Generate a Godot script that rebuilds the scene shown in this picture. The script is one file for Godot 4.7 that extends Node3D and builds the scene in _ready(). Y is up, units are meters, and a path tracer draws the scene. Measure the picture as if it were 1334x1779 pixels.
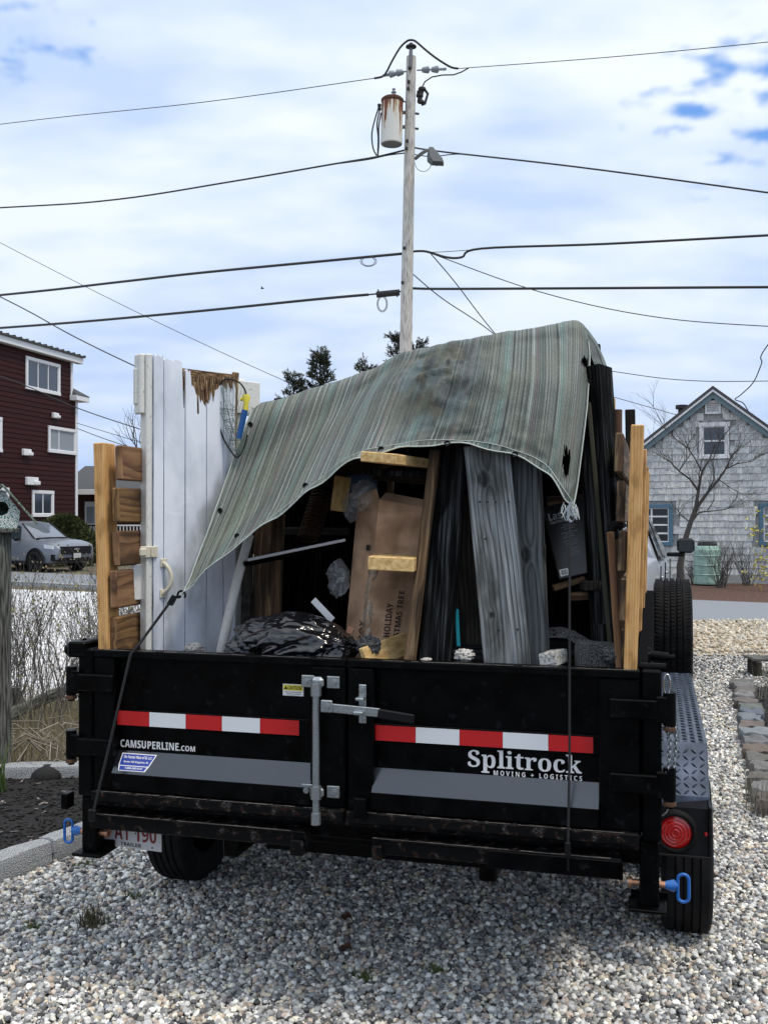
extends Node3D

# --- measuring: the photograph is 1334 x 1779; one focal length for all of it
const F := 1733.0
const EYE := Vector3(0, 1.8, 0)
const YAW := 15.2
var tilt := atan(10.5 / F)
var trailer_frame: Transform3D
var offs := {}
var taken := {}
var rng := RandomNumberGenerator.new()
var M := {}
var serif: SystemFont
var sans: SystemFont
var mono: SystemFont


class Geo:
	var v := PackedVector3Array()
	var n := PackedVector3Array()
	var t := PackedVector2Array()
	var c := PackedColorArray()
	var tint := Color.WHITE

	func tri(a: Vector3, b: Vector3, d: Vector3, na: Vector3, nb: Vector3, nd: Vector3, ua: Vector2, ub: Vector2, ud: Vector2) -> void:
		if (b - a).cross(d - a).dot(na + nb + nd) > 0.0:
			v.append_array([a, d, b]); n.append_array([na, nd, nb]); t.append_array([ua, ud, ub])
		else:
			v.append_array([a, b, d]); n.append_array([na, nb, nd]); t.append_array([ua, ub, ud])
		c.append_array([tint, tint, tint])

	func face(p: Array, nn: Vector3, uvs := []) -> void:
		var u := uvs
		if u.is_empty():
			var ax := nn.cross(Vector3.UP)
			if ax.length() < 0.1: ax = Vector3.RIGHT
			ax = ax.normalized()
			var ay := nn.cross(ax).normalized()
			for q in p: u.append(Vector2(q.dot(ax), q.dot(ay)))
		for i in range(1, p.size() - 1):
			tri(p[0], p[i], p[i + 1], nn, nn, nn, u[0], u[i], u[i + 1])

	func quad(a: Vector3, b: Vector3, d: Vector3, e: Vector3, out: Vector3) -> void:
		var nn := (b - a).cross(d - a)
		if nn.length() < 1e-12: nn = (d - a).cross(e - a)
		nn = nn.normalized()
		if nn.dot(out) < 0: nn = -nn
		face([a, b, d, e], nn)

	# a chamfered box; u across and v along its longest side, in metres
	func box(xf: Transform3D, size: Vector3, bevel := 0.0, uvo := Vector2.ZERO) -> void:
		var h := size * 0.5
		var b := minf(bevel, minf(h.x, minf(h.y, h.z)) * 0.9)
		var L := size.max_axis_index()
		var uvf := func(p: Vector3, ax: int) -> Vector2:
			var o: int
			if ax == L:
				return Vector2(p[(ax + 1) % 3], p[(ax + 2) % 3] * 3.0) + uvo
			o = 3 - ax - L
			return Vector2(p[o], p[L]) + uvo
		for ax in 3:
			var a1 := (ax + 1) % 3
			var a2 := (ax + 2) % 3
			for s in [-1, 1]:
				var ps := []
				var us := []
				for k in [[-1, -1], [1, -1], [1, 1], [-1, 1]]:
					var p := Vector3.ZERO
					p[ax] = s * h[ax]; p[a1] = k[0] * (h[a1] - b); p[a2] = k[1] * (h[a2] - b)
					us.append(uvf.call(p, ax)); ps.append(xf * p)
				var nn := Vector3.ZERO
				nn[ax] = s
				face(ps, (xf.basis * nn).normalized(), us)
				if b > 0.0:
					for s2 in [-1, 1]:
						var eu := []
						# order: around the strip
						var q := [Vector3.ZERO, Vector3.ZERO, Vector3.ZERO, Vector3.ZERO]
						q[0][ax] = s * h[ax]; q[0][a1] = s2 * (h[a1] - b); q[0][a2] = -(h[a2] - b)
						q[1][ax] = s * h[ax]; q[1][a1] = s2 * (h[a1] - b); q[1][a2] = h[a2] - b
						q[2][ax] = s * (h[ax] - b); q[2][a1] = s2 * h[a1]; q[2][a2] = h[a2] - b
						q[3][ax] = s * (h[ax] - b); q[3][a1] = s2 * h[a1]; q[3][a2] = -(h[a2] - b)
						var en := Vector3.ZERO
						en[ax] = s; en[a1] = s2
						for i in 4:
							eu.append(uvf.call(q[i], ax)); q[i] = xf * q[i]
						face(q, (xf.basis * en).normalized(), eu)
		if b > 0.0:
			for sx in [-1, 1]:
				for sy in [-1, 1]:
					for sz in [-1, 1]:
						var sg := Vector3(sx, sy, sz)
						var ps := []
						for ax in 3:
							var p := Vector3(sx * (h.x - b), sy * (h.y - b), sz * (h.z - b))
							p[ax] = sg[ax] * h[ax]
							ps.append(xf * p)
						face(ps, (xf.basis * sg).normalized())

	func bx(center: Vector3, size: Vector3, bevel := 0.0, uvo := Vector2.ZERO) -> void:
		box(Transform3D(Basis(), center), size, bevel, uvo)

	func tube(p: Array, r, sides := 8, caps := true) -> void:
		var m := p.size()
		var side := Vector3.ZERO
		var rings := []
		var ns := []
		var along := 0.0
		var ls := []
		for i in m:
			var d: Vector3 = (p[mini(i + 1, m - 1)] - p[maxi(i - 1, 0)]).normalized()
			if side == Vector3.ZERO:
				side = d.cross(Vector3.UP if absf(d.y) < 0.9 else Vector3.RIGHT).normalized()
			side = (side - d * side.dot(d)).normalized()
			var up := d.cross(side)
			var ring := []
			var nr := []
			var rr: float = r[i] if r is Array else r
			for k in sides:
				var a := TAU * k / sides
				var o := side * cos(a) + up * sin(a)
				nr.append(o); ring.append(p[i] + o * rr)
			rings.append(ring); ns.append(nr)
			if i: along += p[i].distance_to(p[i - 1])
			ls.append(along)
		var rad: float = r[0] if r is Array else r
		for i in m - 1:
			for k in sides:
				var k2 := (k + 1) % sides
				var u0 := rad * TAU * k / sides
				var u1 := rad * TAU * (k + 1) / sides
				tri(rings[i][k], rings[i][k2], rings[i + 1][k2], ns[i][k], ns[i][k2], ns[i + 1][k2], Vector2(u0, ls[i]), Vector2(u1, ls[i]), Vector2(u1, ls[i + 1]))
				tri(rings[i][k], rings[i + 1][k2], rings[i + 1][k], ns[i][k], ns[i + 1][k2], ns[i + 1][k], Vector2(u0, ls[i]), Vector2(u1, ls[i + 1]), Vector2(u0, ls[i + 1]))
		if caps and sides > 3:
			face(rings[0], (p[0] - p[1]).normalized())
			face(rings[m - 1], (p[m - 1] - p[m - 2]).normalized())

	# profile of Vector2(radius, height) turned about the y axis of xf
	func lathe(prof: Array, xf: Transform3D, seg := 24, smooth := false) -> void:
		var pn := []
		for i in prof.size() - 1:
			var d: Vector2 = prof[i + 1] - prof[i]
			pn.append(Vector2(d.y, -d.x).normalized())
		for i in prof.size() - 1:
			var a: Vector2 = prof[i]
			var b: Vector2 = prof[i + 1]
			var n0: Vector2 = pn[i]
			var n1: Vector2 = pn[i]
			if smooth:
				if i > 0: n0 = (pn[i] + pn[i - 1]).normalized()
				if i < pn.size() - 1: n1 = (pn[i] + pn[i + 1]).normalized()
			for k in seg:
				var t0 := TAU * k / seg
				var t1 := TAU * (k + 1) / seg
				var c0 := Vector3(cos(t0), 0, sin(t0))
				var c1 := Vector3(cos(t1), 0, sin(t1))
				var P := [c0 * a.x + Vector3(0, a.y, 0), c1 * a.x + Vector3(0, a.y, 0), c1 * b.x + Vector3(0, b.y, 0), c0 * b.x + Vector3(0, b.y, 0)]
				var N := [c0 * n0.x + Vector3(0, n0.y, 0), c1 * n0.x + Vector3(0, n0.y, 0), c1 * n1.x + Vector3(0, n1.y, 0), c0 * n1.x + Vector3(0, n1.y, 0)]
				var U := [Vector2(t0 / TAU, a.y), Vector2(t1 / TAU, a.y), Vector2(t1 / TAU, b.y), Vector2(t0 / TAU, b.y)]
				for q in 4:
					P[q] = xf * P[q]; N[q] = (xf.basis * N[q]).normalized()
				if b.x > 1e-6: tri(P[0], P[2], P[3], N[0], N[2], N[3], U[0], U[2], U[3])
				if a.x > 1e-6: tri(P[0], P[1], P[2], N[0], N[1], N[2], U[0], U[1], U[2])

	# outline in the xy plane of xf, extruded from z = 0 to z = -depth
	func prism(poly: PackedVector2Array, depth: float, xf: Transform3D) -> void:
		var idx := Geometry2D.triangulate_polygon(poly)
		var nz := (xf.basis * Vector3.BACK).normalized()
		for i in range(0, idx.size(), 3):
			var a := poly[idx[i]]
			var b := poly[idx[i + 1]]
			var d := poly[idx[i + 2]]
			tri(xf * Vector3(a.x, a.y, 0), xf * Vector3(b.x, b.y, 0), xf * Vector3(d.x, d.y, 0), nz, nz, nz, a, b, d)
			tri(xf * Vector3(a.x, a.y, -depth), xf * Vector3(b.x, b.y, -depth), xf * Vector3(d.x, d.y, -depth), -nz, -nz, -nz, a, b, d)
		var cw := Geometry2D.is_polygon_clockwise(poly)
		for i in poly.size():
			var a := poly[i]
			var b := poly[(i + 1) % poly.size()]
			var e := b - a
			var o := Vector3(-e.y, e.x, 0) if cw else Vector3(e.y, -e.x, 0)
			var nn := (xf.basis * o).normalized()
			face([xf * Vector3(a.x, a.y, 0), xf * Vector3(b.x, b.y, 0), xf * Vector3(b.x, b.y, -depth), xf * Vector3(a.x, a.y, -depth)], nn, [Vector2(a.x + a.y, a.y), Vector2(b.x + b.y, b.y), Vector2(b.x + b.y, b.y + 0.02), Vector2(a.x + a.y, a.y + 0.02)])

	# a smooth sheet through rows of points
	func sheet(rows: Array, uvs: Array, out: Vector3) -> void:
		var R := rows.size()
		var C: int = rows[0].size()
		var ns := []
		for i in R:
			var line := []
			for j in C:
				var du: Vector3 = rows[i][mini(j + 1, C - 1)] - rows[i][maxi(j - 1, 0)]
				var dv: Vector3 = rows[mini(i + 1, R - 1)][j] - rows[maxi(i - 1, 0)][j]
				var q := du.cross(dv).normalized()
				line.append(q)
			ns.append(line)
		var mid: Vector3 = ns[R / 2][C / 2]
		if mid.dot(out) < 0:
			for i in R:
				for j in C: ns[i][j] = -ns[i][j]
		for i in R - 1:
			for j in C - 1:
				tri(rows[i][j], rows[i][j + 1], rows[i + 1][j + 1], ns[i][j], ns[i][j + 1], ns[i + 1][j + 1], uvs[i][j], uvs[i][j + 1], uvs[i + 1][j + 1])
				tri(rows[i][j], rows[i + 1][j + 1], rows[i + 1][j], ns[i][j], ns[i + 1][j + 1], ns[i + 1][j], uvs[i][j], uvs[i + 1][j + 1], uvs[i + 1][j])

	# a solid with four bottom and four top corners
	func hexa(b: Array, tp: Array, uvo := Vector2.ZERO) -> void:
		var mid := Vector3.ZERO
		for i in 4: mid += (b[i] + tp[i]) / 8.0
		var sets := [b, tp]
		for i in 4: sets.append([b[i], b[(i + 1) % 4], tp[(i + 1) % 4], tp[i]])
		for q in sets:
			var cen: Vector3 = (q[0] + q[1] + q[2] + q[3]) / 4.0
			var nn: Vector3 = (q[2] - q[0]).cross(q[3] - q[1]).normalized()
			if nn.dot(cen - mid) < 0: nn = -nn
			var w: float = q[0].distance_to(q[1])
			var hh: float = q[0].distance_to(q[3])
			face(q, nn, [uvo, uvo + Vector2(w, 0), uvo + Vector2(w, hh), uvo + Vector2(0, hh)])

	# a lump: a subdivided ball pushed about by noise
	func lump(xf: Transform3D, noise: FastNoiseLite, rough: float, freq: float, rings := 10, segs := 14, flat := false) -> void:
		var P := []
		for i in rings + 1:
			var row := []
			var a := PI * i / rings
			for k in segs:
				var b := TAU * k / segs
				var p := Vector3(sin(a) * cos(b), cos(a), sin(a) * sin(b))
				var d := noise.get_noise_3dv(p * freq + xf.origin * 7.0)
				row.append(xf * (p * (1.0 + rough * d)))
			P.append(row)
		var N := []
		for i in rings + 1:
			var row := []
			for k in segs:
				var du: Vector3 = P[i][(k + 1) % segs] - P[i][(k + segs - 1) % segs]
				var dv: Vector3 = P[mini(i + 1, rings)][k] - P[maxi(i - 1, 0)][k]
				var q := du.cross(dv)
				if q.length() < 1e-9: q = P[i][k] - xf.origin
				q = q.normalized()
				if q.dot(P[i][k] - xf.origin) < 0: q = -q
				row.append(q)
			N.append(row)
		for i in rings:
			for k in segs:
				var k2 := (k + 1) % segs
				var A: Vector3 = P[i][k]
				var B: Vector3 = P[i][k2]
				var C2: Vector3 = P[i + 1][k2]
				var D: Vector3 = P[i + 1][k]
				var na: Vector3 = N[i][k]
				var nb: Vector3 = N[i][k2]
				var nc: Vector3 = N[i + 1][k2]
				var nd: Vector3 = N[i + 1][k]
				if flat:
					var fnn := (B - A + C2 - D).cross(D - A + C2 - B).normalized()
					if fnn.dot(A + C2 - 2.0 * xf.origin) < 0: fnn = -fnn
					na = fnn; nb = fnn; nc = fnn; nd = fnn
				var ua := Vector2(k, i) * 0.1
				if i < rings - 1: tri(A, C2, D, na, nc, nd, ua, ua + Vector2(0.1, 0.1), ua + Vector2(0, 0.1))
				if i > 0: tri(A, B, C2, na, nb, nc, ua, ua + Vector2(0.1, 0), ua + Vector2(0.1, 0.1))

	func mesh(off := Vector3.ZERO, bend := false) -> ArrayMesh:
		var a := []
		a.resize(Mesh.ARRAY_MAX)
		if off != Vector3.ZERO:
			for i in v.size(): v[i] -= off
		a[Mesh.ARRAY_VERTEX] = v; a[Mesh.ARRAY_NORMAL] = n; a[Mesh.ARRAY_TEX_UV] = t; a[Mesh.ARRAY_TEX_UV2] = t; a[Mesh.ARRAY_COLOR] = c
		var m := ArrayMesh.new()
		m.add_surface_from_arrays(Mesh.PRIMITIVE_TRIANGLES, a)
		return m


# --- naming and tagging
func numbered(parent: Node, called: String) -> String:
	var key := str(parent.get_instance_id()) + called
	taken[key] = taken.get(key, -1) + 1
	return called if taken[key] == 0 else "%s_%03d" % [called, taken[key]]


func put(parent: Node3D, called: String, g: Geo, m: Material) -> MeshInstance3D:
	var o := MeshInstance3D.new()
	o.name = numbered(parent, called)
	var off: Vector3 = offs.get(parent, Vector3.ZERO)
	o.mesh = g.mesh(off)
	o.material_override = m
	offs[o] = off
	parent.add_child(o, true)
	return o


func tag(o: Node, label: String, category: String, group := "") -> void:
	o.set_meta("label", label)
	o.set_meta("category", category)
	if group: o.set_meta("group", group)


func thing(called: String, label: String, category: String, frame: Transform3D, base: Vector3, group := "") -> Node3D:
	var o := Node3D.new()
	o.name = numbered(self, called)
	o.transform = frame * Transform3D(Basis(), base)
	offs[o] = base
	add_child(o, true)
	tag(o, label, category, group)
	return o


# one-mesh thing
func solid(called: String, g: Geo, m: Material, label: String, category: String, frame: Transform3D, base: Vector3, group := "") -> MeshInstance3D:
	var o := MeshInstance3D.new()
	o.name = numbered(self, called)
	o.mesh = g.mesh(base)
	o.material_override = m
	o.transform = frame * Transform3D(Basis(), base)
	offs[o] = base
	add_child(o, true)
	tag(o, label, category, group)
	return o


func struct(called: String, g: Geo, m: Material, kind := "structure") -> MeshInstance3D:
	var o := MeshInstance3D.new()
	o.name = numbered(self, called)
	o.mesh = g.mesh()
	o.material_override = m
	add_child(o, true)
	offs[o] = Vector3.ZERO
	o.set_meta("kind", kind)
	return o


# --- measuring helpers: sight line through a point of the photograph, met with a depth, the ground or a plane of the trailer
func ray(px: float, py: float) -> Vector3:
	return Basis(Vector3.RIGHT, tilt) * Vector3((px - 667.0) / F, (889.5 - py) / F, -1.0)


func W(px: float, py: float, d: float) -> Vector3:
	var r := ray(px, py)
	return EYE + r * (d / -r.z)


func G(px: float, py: float, y := 0.0) -> Vector3:
	var r := ray(px, py)
	return EYE + r * ((y - EYE.y) / r.y)


func T(px: float, py: float, z: float) -> Vector3:
	var inv := trailer_frame.affine_inverse()
	var e := inv * EYE
	var r := inv.basis * ray(px, py)
	return e + r * ((z - e.z) / r.z)


func TPL(px: float, py: float, p: Vector3, nrm: Vector3) -> Vector3:
	var inv := trailer_frame.affine_inverse()
	var e := inv * EYE
	var r := inv.basis * ray(px, py)
	return e + r * ((p - e).dot(nrm) / r.dot(nrm))


# --- materials
func lin(r: float, g: float, b: float) -> Color:
	return Color(r, g, b).linear_to_srgb()


func mat(called: String, col: Color, rough := 0.8, metal := 0.0) -> StandardMaterial3D:
	var m := StandardMaterial3D.new()
	m.resource_name = called
	m.albedo_color = col
	m.roughness = rough
	m.metallic = metal
	m.vertex_color_use_as_albedo = true
	M[called] = m
	return m


func noise_tex(sd: int, freq: float, ramp: Array, size := 512, oct := 4, kind := FastNoiseLite.TYPE_SIMPLEX_SMOOTH, warp := 0.0) -> NoiseTexture2D:
	var nz := FastNoiseLite.new()
	nz.seed = sd
	nz.noise_type = kind
	nz.frequency = freq
	nz.fractal_octaves = oct
	if warp > 0.0:
		nz.domain_warp_enabled = true
		nz.domain_warp_amplitude = warp
	var t := NoiseTexture2D.new()
	t.width = size; t.height = size
	t.seamless = true
	t.noise = nz
	if not ramp.is_empty():
		var g := Gradient.new()
		var o := PackedFloat32Array()
		var cs := PackedColorArray()
		for r in ramp:
			o.append(r[0]); cs.append(r[1])
		g.offsets = o; g.colors = cs
		t.color_ramp = g
	return t


func grain(m: StandardMaterial3D, tex: Texture2D, scale: Vector3, bump := 0.0, bump_tex: Texture2D = null) -> void:
	m.albedo_texture = tex
	m.uv1_scale = scale
	if bump > 0.0:
		m.heightmap_enabled = true
		m.heightmap_scale = bump
		m.heightmap_texture = bump_tex if bump_tex else tex


func over(m: StandardMaterial3D, tex: Texture2D, scale: Vector3) -> void:
	m.detail_enabled = true
	m.detail_blend_mode = BaseMaterial3D.BLEND_MODE_MUL
	m.detail_albedo = tex
	m.detail_uv_layer = BaseMaterial3D.DETAIL_UV_2
	m.uv2_scale = scale


func tri_tex(m: StandardMaterial3D, tex: Texture2D, scale: float, bump := 0.0) -> void:
	m.albedo_texture = tex
	m.uv1_triplanar = true
	m.uv1_scale = Vector3.ONE * scale
	if bump > 0.0:
		m.heightmap_enabled = true
		m.heightmap_scale = bump
		m.heightmap_texture = tex


# sawn wood: growth rings cut by the board's face, bent round knots; width and length in metres
func wood_image(sd: int, w: int, h: int, wide: float, long: float, ramp: Gradient, rings: float, depth: float, slope: float, knots: Array, fibre := 0.35) -> ImageTexture:
	var nz := FastNoiseLite.new()
	nz.seed = sd; nz.frequency = 1.0; nz.fractal_octaves = 3
	var fz := FastNoiseLite.new()
	fz.seed = sd + 7; fz.frequency = 1.0; fz.fractal_octaves = 2
	var data := PackedByteArray()
	data.resize(w * h * 3)
	var k := 0
	var cols := []
	for i in 256: cols.append(ramp.sample(i / 255.0))
	for y in h:
		var Y := long * y / h
		var wob := nz.get_noise_2d(3.0, Y * 1.3) * (0.035 if depth > 0.025 else 0.013)
		for x in w:
			var X := wide * x / w
			var dx := X - wide * 0.5 + wob
			var dz := depth + slope * Y + nz.get_noise_2d(X * 5.0, Y * 0.9 + 40.0) * minf(0.03, depth * 0.9)
			var dist := sqrt(dx * dx + dz * dz)
			var dark := 0.0
			for q in knots:
				var kd = Vector2((X - q.x), (Y - q.y) * 0.75).length() / q.z
				dist += 0.015 * exp(-kd * kd * 0.35)
				if kd < 1.2: dark = maxf(dark, clampf((1.25 - kd) * 1.4, 0.0, 0.85) * (0.75 + 0.25 * sin(kd * 22.0)))
			var t := fposmod(dist * rings, 1.0)
			t = t * t * (1.0 if t < 0.88 else (1.0 - t) / 0.12)
			var f := fz.get_noise_2d(X * 260.0, Y * 5.0) * 0.5 + fz.get_noise_2d(X * 60.0, Y * 1.5) * 0.5
			var val := clampf(0.62 - t * 0.55 + f * fibre - dark * 0.7, 0.0, 1.0)
			var cc: Color = cols[int(val * 255.0)]
			data[k] = int(cc.r * 255.0); data[k + 1] = int(cc.g * 255.0); data[k + 2] = int(cc.b * 255.0)
			k += 3
	return ImageTexture.create_from_image(Image.create_from_data(w, h, false, Image.FORMAT_RGB8, data))


func ramp(stops: Array) -> Gradient:
	var g := Gradient.new()
	var o := PackedFloat32Array()
	var cs := PackedColorArray()
	for s in stops:
		o.append(s[0]); cs.append(s[1])
	g.offsets = o; g.colors = cs
	return g


func c8(r: int, g: int, b: int) -> Color:
	return Color8(r, g, b)


func text(parent: Node3D, called: String, s: String, font: Font, center: Vector3, wide: float, high: float, basis: Basis, m: Material, thick := 0.0008) -> MeshInstance3D:
	var tm := TextMesh.new()
	tm.text = s
	tm.font = font
	tm.font_size = 64
	tm.pixel_size = 0.01
	tm.depth = 0.05
	tm.curve_step = 2.0
	var ab := tm.get_aabb()
	var o := MeshInstance3D.new()
	o.name = numbered(parent, called)
	o.mesh = tm
	o.material_override = m
	var sc := Vector3(wide / ab.size.x, (high / ab.size.y) if high > 0 else wide / ab.size.x, thick / ab.size.z)
	var b := Basis(basis.x * sc.x, basis.y * sc.y, basis.z * sc.z)
	o.transform = Transform3D(b, center - offs.get(parent, Vector3.ZERO) - b * ab.get_center())
	parent.add_child(o, true)
	return o


func sky_image() -> ImageTexture:
	var w := 2048
	var h := 1024
	var big := FastNoiseLite.new()
	big.seed = 11; big.frequency = 1.0; big.fractal_octaves = 5
	var wide := FastNoiseLite.new()
	wide.seed = 5; wide.frequency = 1.0; wide.fractal_octaves = 4
	var data := PackedFloat32Array()
	data.resize(w * h * 3)
	var k := 0
	# places in the sky where the cover is torn: direction (bearing, height) and size
	var holes := [Vector3(17.0, 21.6, 1.9), Vector3(18.3, 23.2, 1.6), Vector3(21.6, 19.4, 3.0), Vector3(22.0, 23.0, 2.6), Vector3(-20.6, 24.3, 2.3), Vector3(60, 35, 9.0), Vector3(-70, 40, 8.0), Vector3(140, 30, 8), Vector3(-140, 45, 9), Vector3(33, 20, 4.0)]
	for y in h:
		var el := (0.5 - (y + 0.5) / h) * PI
		for x in w:
			var c: Color
			if el < -0.02:
				c = Color(0.2, 0.2, 0.2)
			else:
				var az := wrapf((x + 0.5) / w * TAU, -PI, PI)
				var d := Vector3(sin(az) * cos(el), sin(el), -cos(az) * cos(el))
				# layered cover: stretched along the horizon
				var f := 1.0 / (0.22 + maxf(d.y, 0.0))
				var p := Vector3(d.x * f * 1.6, d.z * f * 2.2, 0.0)
				var n1 := big.get_noise_3d(p.x, p.y, 0.0)
				var n2 := wide.get_noise_3d(p.x * 0.45 + 7.0, p.y * 0.8, 3.0)
				var lum := clampf(0.52 + 0.85 * n1 + 0.8 * n2 + 0.35 * big.get_noise_3d(p.x * 2.6, p.y * 4.5, 9.0), 0.0, 1.0)
				var low := clampf(1.0 - d.y / 0.42, 0.0, 1.0)
				var bright := Color(0.84, 0.91, 0.97)
				var dull := Color(0.53, 0.665, 0.90)
				c = dull.lerp(bright, lum)
				c = c.lerp(Color(0.42, 0.555, 0.86), low * low * 0.75)
				# an overcast sky grows brighter towards the zenith
				var sine := maxf(d.y, 0.45)
				c = c * ((1.0 + 2.0 * sine) / 1.9)
				c = c.lerp(Color(1.0, 0.98, 0.94) * c.get_luminance(), clampf((d.y - 0.45) * 1.0, 0.0, 0.42))
				var deg := Vector2(rad_to_deg(az), rad_to_deg(el))
				var open := 0.0
				for q in holes:
					var e = Vector2((deg.x - q.x) * cos(el), (deg.y - q.y) * 1.7).length() / q.z
					if e < 2.5: open = maxf(open, exp(-e * e))
				if open > 0.02:
					var fine := big.get_noise_3d(p.x * 5.0, p.y * 9.0, 5.0)
					var torn := smoothstep(0.35, 1.15, open * 0.95 + n1 * 0.9 + fine * 1.4)
					c = c.lerp(Color(0.13, 0.33, 0.78), torn * 0.95)
			data[k] = c.r; data[k + 1] = c.g; data[k + 2] = c.b
			k += 3
	return ImageTexture.create_from_image(Image.create_from_data(w, h, false, Image.FORMAT_RGBF, data.to_byte_array()))


func setup() -> void:
	var cam := Camera3D.new()
	cam.name = "camera"
	cam.fov = rad_to_deg(2.0 * atan(889.5 / F))
	cam.keep_aspect = Camera3D.KEEP_HEIGHT
	cam.position = EYE
	cam.rotation.x = tilt
	cam.near = 0.05
	cam.far = 1200.0
	add_child(cam)
	cam.current = true

	var we := WorldEnvironment.new()
	we.name = "environment"
	var env := Environment.new()
	env.background_mode = Environment.BG_SKY
	var sky := Sky.new()
	var pm := PanoramaSkyMaterial.new()
	pm.panorama = sky_image()
	pm.energy_multiplier = 1.0
	sky.sky_material = pm
	env.sky = sky
	env.tonemap_mode = Environment.TONE_MAPPER_LINEAR
	env.tonemap_exposure = 1.12
	env.sdfgi_enabled = true
	env.ssao_enabled = true
	env.ssil_enabled = true
	we.environment = env
	add_child(we)

	var sun := DirectionalLight3D.new()
	sun.name = "sun"
	sun.light_energy = 0.6
	sun.light_angular_distance = 10.0
	sun.light_color = Color(1.0, 0.955, 0.89)
	sun.shadow_enabled = true
	add_child(sun)
	sun.look_at_from_position(Vector3(3.2, 8.0, 2.4), Vector3.ZERO)

	trailer_frame = Transform3D(Basis(Vector3.UP, deg_to_rad(-YAW)), Vector3(-0.1325, 0, -3.489))
	rng.seed = 20240611
	serif = SystemFont.new()
	serif.font_names = PackedStringArray(["Droid Serif"])
	serif.font_weight = 700
	sans = SystemFont.new()
	sans.font_names = PackedStringArray(["Droid Sans"])
	sans.font_weight = 700
	mono = SystemFont.new()
	mono.font_names = PackedStringArray(["Droid Sans Mono"])


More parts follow.
